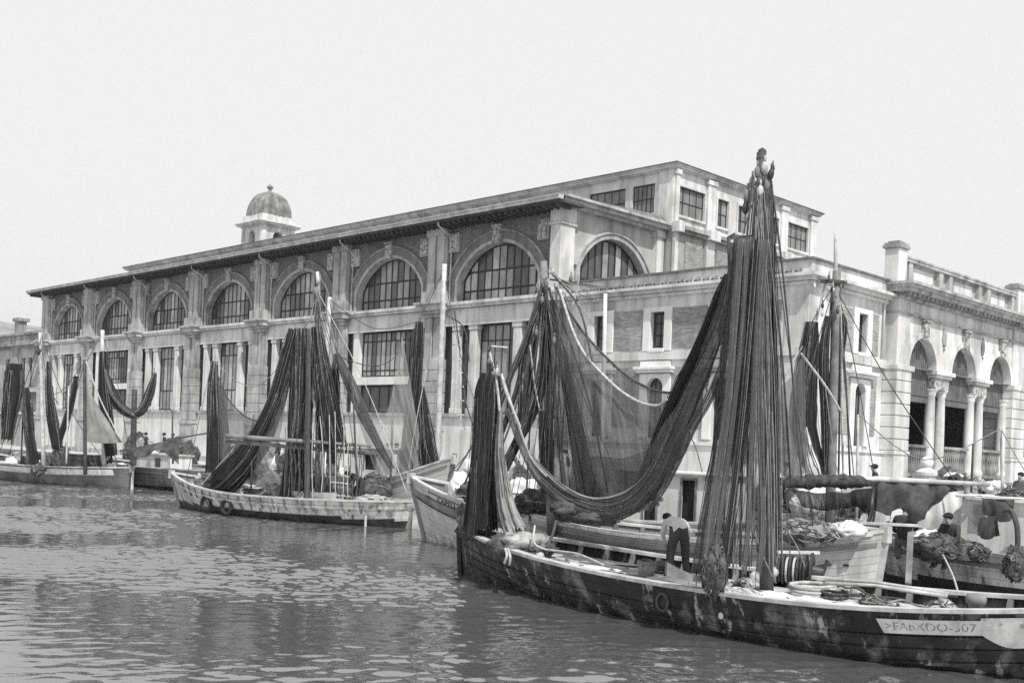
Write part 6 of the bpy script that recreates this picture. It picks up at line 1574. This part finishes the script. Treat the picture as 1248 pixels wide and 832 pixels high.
# --- banded boat and canopied boat
for i, (t, lat, rx, rz, m, lab) in enumerate(((.45, .2, .7, .7, 'heap', 'big dark net heap at the foot of the pale left mast'), (.3, -.3, .7, .6, 'heap_pale', 'mottled net heap at the left edge of the banded boat'), (.62, .2, .6, .95, 'heap', 'tall dark net mound below the V of nets'), (.78, .1, .55, .4, 'heap', 'dark net heap under the grey sail shaped net'), (.9, .1, .4, .4, 'canvas', 'white canvas heap in the stern of the banded boat'), (.36, .7, .4, .4, 'canvas', 'white canvas among the nets of the banded bow'))):
    heap(dk(H5, t, lat, .35), rx, rx * .8, rz, m, lab, 'canvas' if m == 'canvas' else 'net heap', 140 + i, 'canvas_heap' if m == 'canvas' else 'net_heap')
crate(dk(H5, .72, -.3, .35), 2.0, 1.3, .95, math.atan2(H5.ax.y, H5.ax.x), 'dark deck box under the grey sail shaped net', 'wood_dark', 'wood')
for i, (t, lat, lab) in enumerate(((.4, -.9, 'basket behind the left mast of the banded boat'), (.95, .0, 'basket at the stern tip of the banded boat'), (.55, .9, 'basket at the white banded rail'))): basket(dk(H5, t, lat, .3), .3, .4, lab, 'canvas' if i else 'heap')
buoy(dk(H5, .85, .7, .3), .15, 'white ball float under the corner of the grey net')
mb = MB(); c = H5.P(.5, .1, 1, .05)
heap(at(40, 575, 57) , .35, .35, .3, 'heap', 'dark net bundle hung over the white sheer band', seed=151)
cc = dk(H6, .5, 0, .35)
mb = MB(); mb.box(cc.x - .5, cc.x + .9, cc.y - 2.2, cc.y + 1.6, cc.z, cc.z + .95); part(mb, 'cabin', 'cabin', cb)
mb = MB(); mb.box(cc.x - .6, cc.x + 1.0, cc.y - 2.3, cc.y + 1.7, cc.z + .95, cc.z + 1.03); part(mb, 'cabin_roof', 'wood_pale', cb)
mb = MB(); mb.box(cc.x - .52, cc.x - .5, cc.y - 1.3, cc.y - .7, cc.z + .3, cc.z + .8); part(mb, 'cabin_window', 'glass_b', cb)
r = gear('awning', 'sagging dark awning stretched on a line over the canopied boat', 'awning', at(185, 545, 57))
curtain(r, 'cloth', [(152, 547, 57), (180, 541, 57), (212, 533, 57)], [(158, 556, 56.5), (172, 557, 56.5), (184, 548, 56.5), (196, 552, 56.5), (212, 566, 56.5)], 'canvas_dark', 24, 10, 2, .05, 0, .15, 3)
edge_rope(r, [(140, 549, 57), (182, 541, 57), (215, 533, 57), (250, 527, 56)], .04)
# --- pale high bowed boat behind
cabin(gb, 27.6, 34.9, 37.4, 1.6, 1.0, 2.75, openings=((35.7, 36.5, 1.9, 2.5),))
heap(at(590, 560, 36) - Vector((0, 0, .5)), .8, .7, .6, 'canvas', 'white canvas mound behind the stays of the bow net', 'canvas', 160, 'canvas_heap')
# --- right boat
for i, (px, py, d, rx, rz, m, lab) in enumerate(((1120, 655, 25, .4, .2, 'canvas', 'white canvas fold beside the seated person'), (1135, 665, 24.6, .7, .3, 'heap', 'dark net heap left of the crouched person'), (1186, 672, 24, .25, .2, 'heap', 'small dark heap at the deckhouse foot'), (1232, 606, 25.5, .45, .22, 'heap', 'dark net on the deckhouse roof'))):
    p = at(px, py, d); heap(p - Vector((0, 0, rz * .4)), rx, rx * .8, rz, m, lab, 'canvas' if m == 'canvas' else 'net heap', 170 + i, 'canvas_heap' if m == 'canvas' else 'net_heap')
r = gear('washing', 'dark shirt and trousers hung to dry on the right deckhouse wall', 'washing', at(1200, 640, 23.9))
curtain(r, 'garment', [(1190, 606, 24.0), (1205, 607, 24.0), (1218, 607, 24.0), (1230, 607, 24.0)], [(1193, 626, 24), (1203, 632, 24), (1216, 636, 24), (1228, 634, 24)], 'canvas_dark', 20, 10, 3, .03, 0, .05, 2)
curtain(r, 'garment', [(1189, 630, 23.9), (1198, 629, 23.9), (1210, 628, 23.9)], [(1185, 652, 23.9), (1196, 657, 23.9), (1212, 652, 23.9)], 'canvas_dark', 16, 10, 2, .03, 0, .05, 4)
edge_rope(r, [(1180, 605, 24), (1205, 607, 24), (1250, 608, 23.8)], .02, 'rope_pale')
r = gear('hose', 'dark curved davit hose bowed over the right deckhouse rail', 'hose', at(1228, 660, 23.6)); mb = MB()
rope(mb, [(1216, 622, 23.7), (1226, 622, 23.6), (1233, 640, 23.5), (1234, 665, 23.5), (1230, 690, 23.4)], .06); part(mb, 'tube', 'wood_dark', r, True)
plank(at(1170, 606, 24.4), at(1260, 612, 24), .1, .07, 'pale spar lying along the deckhouse roof edge', 'wood_pale', 'spar', 'spar')
heap(at(1230, 694, 23.2), .3, .2, .35, 'heap', 'dark fender net hung on the planked right hull', seed=180)
# --- on the quay
q = at(1123, 585, 35); r = gear('stone_pillar', 'short fluted stone pillar topped by a white ball before the loggia', 'pillar', Vector((q.x, q.y, QZ)))
mb = MB(); mb.lathe([(.34, QZ), (.34, QZ + .3), (.27, QZ + .35), (.27, 2.72), (.33, 2.76), (.34, 2.86), (.26, 2.92), (.14, 3.0)], (q.x, q.y, 0), 20); part(mb, 'shaft', 'stone_pale', r)
mb = MB(); mb.blob((q.x, q.y, 3.16), (.2, .2, .2), amp=.03, seg=12); part(mb, 'ball', 'frame_white', r, True)
mb = MB()
for k in range(10): a = 2 * pi * k / 10; mb.box(q.x + .27 * cos(a) - .025, q.x + .27 * cos(a) + .025, q.y + .27 * sin(a) - .025, q.y + .27 * sin(a) + .025, QZ + .4, 2.68)
part(mb, 'fluting', 'stone', r)
for i, (px, d, rx, rz, m, lab) in enumerate(((1150, 36, 1.1, 1.5, 'heap', 'high dark net mound on the quay right of the ball topped pillar'), (1185, 36.5, 1.3, 1.3, 'heap_pale', 'mottled net mound before the middle loggia columns'), (1213, 36, .9, 1.1, 'heap', 'rounded dark net mound before the right loggia columns'), (1243, 34, 1.0, .9, 'canvas', 'bright white canvas mound at the right edge of the quay'),
    (1050, 35, .8, .5, 'heap', 'low dark net heap below the annex corner'), (1030, 36, .6, .6, 'heap_pale', 'mottled heap below the annex arched window'), (985, 36, .8, .8, 'canvas', 'white canvas pile behind the right dark net'), (860, 36, 1.0, 1.6, 'canvas', 'tall white canvas pile on the quay behind the wheelhouse'), (895, 35, .8, 1.0, 'heap', 'dark net pile on the quay behind the gathered mast net'))):
    q = at(px, 580, d); heap(Vector((max(q.x, QX + .8), q.y, QZ)), rx, rx * .8, rz * .8, m, lab, 'canvas' if m == 'canvas' else 'net heap', 190 + i, 'canvas_heap' if m == 'canvas' else 'net_heap', lumps=7)
q = at(1158, 545, 35.2); cloth(Vector((q.x, q.y, 2.75)), 1.0, .5, .5, 'canvas', 'white cloth draped on the high net mound by the pillar', 21, .2); q = at(1208, 545, 35.4); heap(Vector((q.x, q.y, 2.35)), .4, .35, .25, 'canvas', 'white bundle on top of the right net mound', 'canvas', 211, 'canvas_heap')
fish = 'crates stacked on the quay'
for i, (px, d, lab) in enumerate(((190, 58, 'lone crate on the quay behind the canopied boat'), (243, 55, 'crate left of the fore pole on the quay'), (300, 52, 'crate behind the sagging net centre'), (410, 48, 'crate below the leaning pale strand'), (565, 42, 'crate behind the cream bow'), (640, 40, 'crate behind the net strands'))):
    q = at(px, 545, d); crate(Vector((max(q.x, QX + 1.0), q.y, QZ)), .8, .5, .5, rnd.uniform(0, 1.5), lab, 'wood_pale' if i % 2 else 'wood', None, fish)
for i, (px, d, lab) in enumerate(((205, 57, 'basket beside the lone quay crate'), (222, 56, 'white filled basket behind the rust streaked bow'), (318, 51.5, 'basket left of the white shirted person'), (423, 48.5, 'basket near the black clad person'), (30, 64, 'basket of nets at the far left'), (55, 63, 'white filled basket behind the left mast'))):
    q = at(px, 545, d); basket(Vector((max(q.x, QX + .6), q.y, QZ)), .35, .5, lab, 'canvas' if i % 2 else 'heap')
for i, (px, d, rx, rz, m, lab) in enumerate(((5, 63, .9, 1.2, 'heap_pale', 'mottled net mound at the left picture edge'), (60, 61, .8, 1.3, 'heap', 'dark net mound behind the left mast'), (250, 55, .7, .8, 'canvas', 'white canvas mound behind the fore pole'), (300, 53, .9, .7, 'heap', 'dark net mound on the quay under the sagging net'), (470, 47, 1.0, .9, 'heap', 'dark net mound below the hall doorway'))):
    q = at(px, 545, d); heap(Vector((max(q.x, QX + .9), q.y, QZ)), rx, rx * .8, rz * .8, m, lab, 'canvas' if m == 'canvas' else 'net heap', 220 + i, 'canvas_heap' if m == 'canvas' else 'net_heap', lumps=7)

# small loose floats and tins among the gear: too alike to tell apart
for i, (px, d, f, t_m, l_m, lab) in enumerate(((955, 36, 2.6, 'shirt_white', 'cloth_dark', 'person in white shirt on the quay behind the sheer grey net triangle'), (1062, 35, 2.2, 'cloth_dark', 'cloth_mid', 'person in dark jacket on the quay under the annex corner pier'), (1240, 33, 3.0, 'cloth_mid', 'cloth_dark', 'person in grey by the white canvas mound at the right edge'), (590, 40, 2.8, 'cloth_dark', 'cloth_dark', 'person in black on the quay behind the tall bow net'))):
    q = at(px, 560, d); person(lab, (max(q.x, QX + .5), q.y, QZ), f, {}, t_m, l_m, rnd.uniform(.95, 1.03), 'hair' if i % 2 else None, pst)
for i, (px, py, d, L_, H_, a, lab) in enumerate(((655, 606, 28.5, .6, .3, .4, 'fish crate stacked lowest left of the pale mast foot'), (657, 598, 28.5, .6, .28, .7, 'fish crate on top of another left of the pale mast foot'), (1020, 640, 23.6, .5, .25, .2, 'small fish crate on the pale stern'), (1140, 668, 24.4, .6, .3, 1.1, 'fish crate before the crouched person'), (720, 625, 27, .7, .35, .9, 'fish crate under the great net swag'))):
    q = at(px, py, d); crate(q - Vector((0, 0, .2)), L_, L_ * .6, H_, a, lab, ('wood', 'wood_pale')[i % 2])
for i, (px, py, d, lab) in enumerate(((610, 605, 30.5, 'basket beside the mottled heap in the cream boat'), (1000, 648, 23, 'basket on the pale grey stern by the low heap'), (1172, 668, 24.2, 'basket at the deckhouse corner'))):
    q = at(px, py, d); basket(q - Vector((0, 0, .25)), .24, .34, lab, 'heap_pale' if i % 2 else 'heap')
for i, (x, y, d, lab) in enumerate(((1060, 722, 17.2, 'loose dark rope trailing over the stern well'), (1100, 735, 16.4, 'second loose rope snaking along the near rail at the stern'))):
    r = gear('rope', lab, 'rope', at(x, y, d)); mb = MB(); z = .72
    rope_pts = [atz(x - 40 + 16 * k + rr.uniform(-4, 4), y - 8 + 3 * k + rr.uniform(-4, 4), .86) for k in range(6)]
    mb.tube(spline([tuple(q) for q in rope_pts], 5), .018, 5); part(mb, 'line', 'rope_dark' if i == 0 else 'rope_mid', r, True)
for i, (px, py, rx, rz, m, lab) in enumerate(((640, 680, .35, .2, 'heap', 'dark net heap at the inner bow rail of the black boat'), (800, 696, .3, .16, 'heap', 'low dark net heap at the feet of the bent man'), (905, 716, .3, .14, 'heap_pale', 'flat mottled net under the mast net hem'), (1028, 724, .3, .14, 'heap_pale', 'flat mottled net behind the pale rope coil'), (1064, 738, .35, .12, 'heap', 'flat dark net on the near rail before the stern well'), (1142, 742, .28, .12, 'heap_pale', 'flat mottled net left of the mooring bitt'))):
    q = on_deck(px, py, H1, .24); heap(q - Vector((0, 0, .02)), rx, rx * .8, rz, m, lab, 'net heap', 300 + i)
for i, (a, b_, w_, m, lab) in enumerate((((700, 686), (760, 694), .05, 'wood', 'grey lath lying along the pale foredeck'), ((672, 684), (700, 694), .08, 'wood_dark', 'short dark board by the bow net heap'), ((1015, 728), (1085, 738), .07, 'wood_pale', 'pale board along the deck behind the rope coil'), ((1090, 728), (1160, 735), .06, 'wood_dark', 'dark lath laid across the stern well'), ((740, 690), (800, 694), .04, 'wood_dark', 'thin dark pole before the bent man'))):
    p0, p1 = on_deck(*a, H1, .2), on_deck(*b_, H1, .2); z_ = .12 if i == 3 else .03; plank(p0 + Vector((0, 0, z_)), p1 + Vector((0, 0, z_)), w_, .04, lab, m)
q = on_deck(1012, 730, H1, .22); coil(q, .24, 'small dark rope coil right of the large pale one', 'rope_dark', 4, .025)
q = on_deck(676, 690, H1, .22); coil(q, .2, 'small grey rope coil on the foredeck by the bow heap', 'rope_mid', 4, .022)
q = on_deck(782, 700, H1, .24); basket(q, .2, .26, 'wicker basket on the black boat deck left of the bent man', 'heap')
for i, (px, d, f, t_m, l_m, lab) in enumerate(((205, 57.5, 3.2, 'cloth_dark', 'cloth_dark', 'person in black behind the sagging dark awning'), (219, 56.5, 2.2, 'shirt_white', 'cloth_mid', 'person in white shirt right of the sagging awning'), (288, 53.5, 3.0, 'cloth_dark', 'cloth_mid', 'person in dark jacket behind the middle of the sagging net'), (300, 53, 2.4, 'cloth_mid', 'cloth_mid', 'person all in grey behind the low point of the sagging net'), (412, 49, 3.1, 'shirt_white', 'cloth_dark', 'person in white shirt behind the leaning net strand'), (462, 48.5, 2.7, 'cloth_dark', 'cloth_mid', 'person in dark jacket at the right of the doorway group'), (48, 63.5, 2.8, 'cloth_dark', 'cloth_dark', 'person in black right behind the pale left mast'), (92, 61.5, 3.2, 'cloth_mid', 'cloth_dark', 'person in grey behind the grey sail shaped net'))):
    q = at(px, 545, d); person(lab, (max(q.x, QX + .5), q.y, QZ), f, {}, t_m, l_m, rnd.uniform(.93, 1.04), 'hair' if i % 3 == 0 else None, pst)
for i, (px, d, rx, rz, m, lab) in enumerate(((208, 58.5, .7, 1.0, 'heap', 'dark net mound behind the canopied boat cabin'), (232, 56, .6, .9, 'heap_pale', 'mottled net mound left of the fore pole'), (275, 54, .8, 1.1, 'heap', 'dark net mound below the third pilaster'), (322, 52, .6, 1.0, 'canvas', 'white canvas mound left of the middle net skirts'), (420, 49, .9, 1.3, 'heap', 'dark net mound under the leaning strand'), (447, 48, .6, 1.0, 'heap_pale', 'mottled net mound at the doorway foot'), (478, 47.5, .7, 1.2, 'canvas', 'white canvas mound below the gauzy net'), (110, 61, .8, 1.2, 'heap', 'dark net mound behind the stern of the banded boat'), (30, 64.5, .8, 1.5, 'heap', 'tall dark net mound behind the short net bundle'), (545, 43, .8, 1.2, 'heap', 'dark net mound behind the tall white mast'), (620, 41, .8, 1.5, 'canvas', 'white canvas mound behind the splayed net strands'))):
    q = at(px, 545, d); heap(Vector((max(q.x, QX + .7), q.y, QZ)), rx, rx * .8, rz * .8, m, lab, 'canvas' if m == 'canvas' else 'net heap', 330 + i, 'canvas_heap' if m == 'canvas' else 'net_heap', lumps=8)
fl = 'small floats among the boat gear'
for h, key, n_, drop in ((H4, 'rust streaked boat', 16, .28), (H5, 'banded boat', 12, .33), (H3, 'cream named boat', 8, .42), (H8, 'planked right boat', 8, .42)):
    for k in range(n_):
        q = dk(h, rr.uniform(.1, .92), rr.uniform(-.8, 1.2), drop); rad = rr.uniform(.07, .12); mb = MB(); mb.blob((0, 0, rad), (rad, rad, rad * .8), amp=.2, seg=7, seed=k)
        o = mb.build('cork_float', rr.choice(('wood_pale', 'canvas', 'cork', 'cork')), None, True); o.location = q; tag(o, 'one of the small round floats lying on the ' + key, 'float', fl + ' of the ' + key)
# ------------------------------------------------------------------ light
SUN_AZ = Vector((-.42, -.91, 0)).normalized(); SUN_EL = math.radians(54)
sl = bpy.data.lights.new('sun', 'SUN'); so = bpy.data.objects.new('sun', sl); COL.objects.link(so)
sl.energy = 4.6; sl.angle = math.radians(.9); sl.color = (1, .985, .96)
sd = SUN_AZ * cos(SUN_EL) + Vector((0, 0, sin(SUN_EL)))
so.rotation_euler = sd.to_track_quat('Z', 'Y').to_euler(); so.location = sd * 60
w = bpy.data.worlds.new('World'); S.world = w; w.use_nodes = True
nt = w.node_tree; bg = nt.nodes['Background']
sky = N(nt, 'ShaderNodeTexSky', sky_type='NISHITA'); sky.sun_disc = False
sky.sun_elevation = SUN_EL; sky.sun_rotation = math.atan2(SUN_AZ.x, SUN_AZ.y); sky.dust_density = 4; sky.air_density = 1.5
bw = N(nt, 'ShaderNodeRGBToBW'); nt.links.new(sky.outputs[0], bw.inputs[0])
mx = N(nt, 'ShaderNodeMix', data_type='FLOAT'); mx.inputs[0].default_value = .8; mx.inputs[3].default_value = 10.5
nt.links.new(bw.outputs[0], mx.inputs[2])
nt.links.new(grey(nt, mx.outputs[0]), bg.inputs['Color']); bg.inputs['Strength'].default_value = .1
S.view_settings.view_transform = 'Standard'; S.view_settings.look = 'None'; S.view_settings.exposure = 0; S.view_settings.gamma = 1
S.render.engine = 'CYCLES'
S.cycles.max_bounces = 8; S.cycles.transparent_max_bounces = 24
S.cycles.use_denoising = False; S.cycles.sample_clamp_indirect = 4; S.cycles.sample_clamp_direct = 12

# hazy harbour air
mb = MB(); mb.box(-500, 4200, -600, 4200, -3, 330)
m = bpy.data.materials.new('hazy_air'); m.use_nodes = True; nt = m.node_tree; nt.nodes.clear()
out = N(nt, 'ShaderNodeOutputMaterial'); pv = N(nt, 'ShaderNodeVolumePrincipled'); pv.inputs['Color'].default_value = (.9, .9, .9, 1); pv.inputs['Density'].default_value = .00013
nt.links.new(pv.outputs[0], out.inputs['Volume'])
hz = mb.build('haze', m); hz['kind'] = 'stuff'; hz['label'] = 'thin pale haze over the harbour'
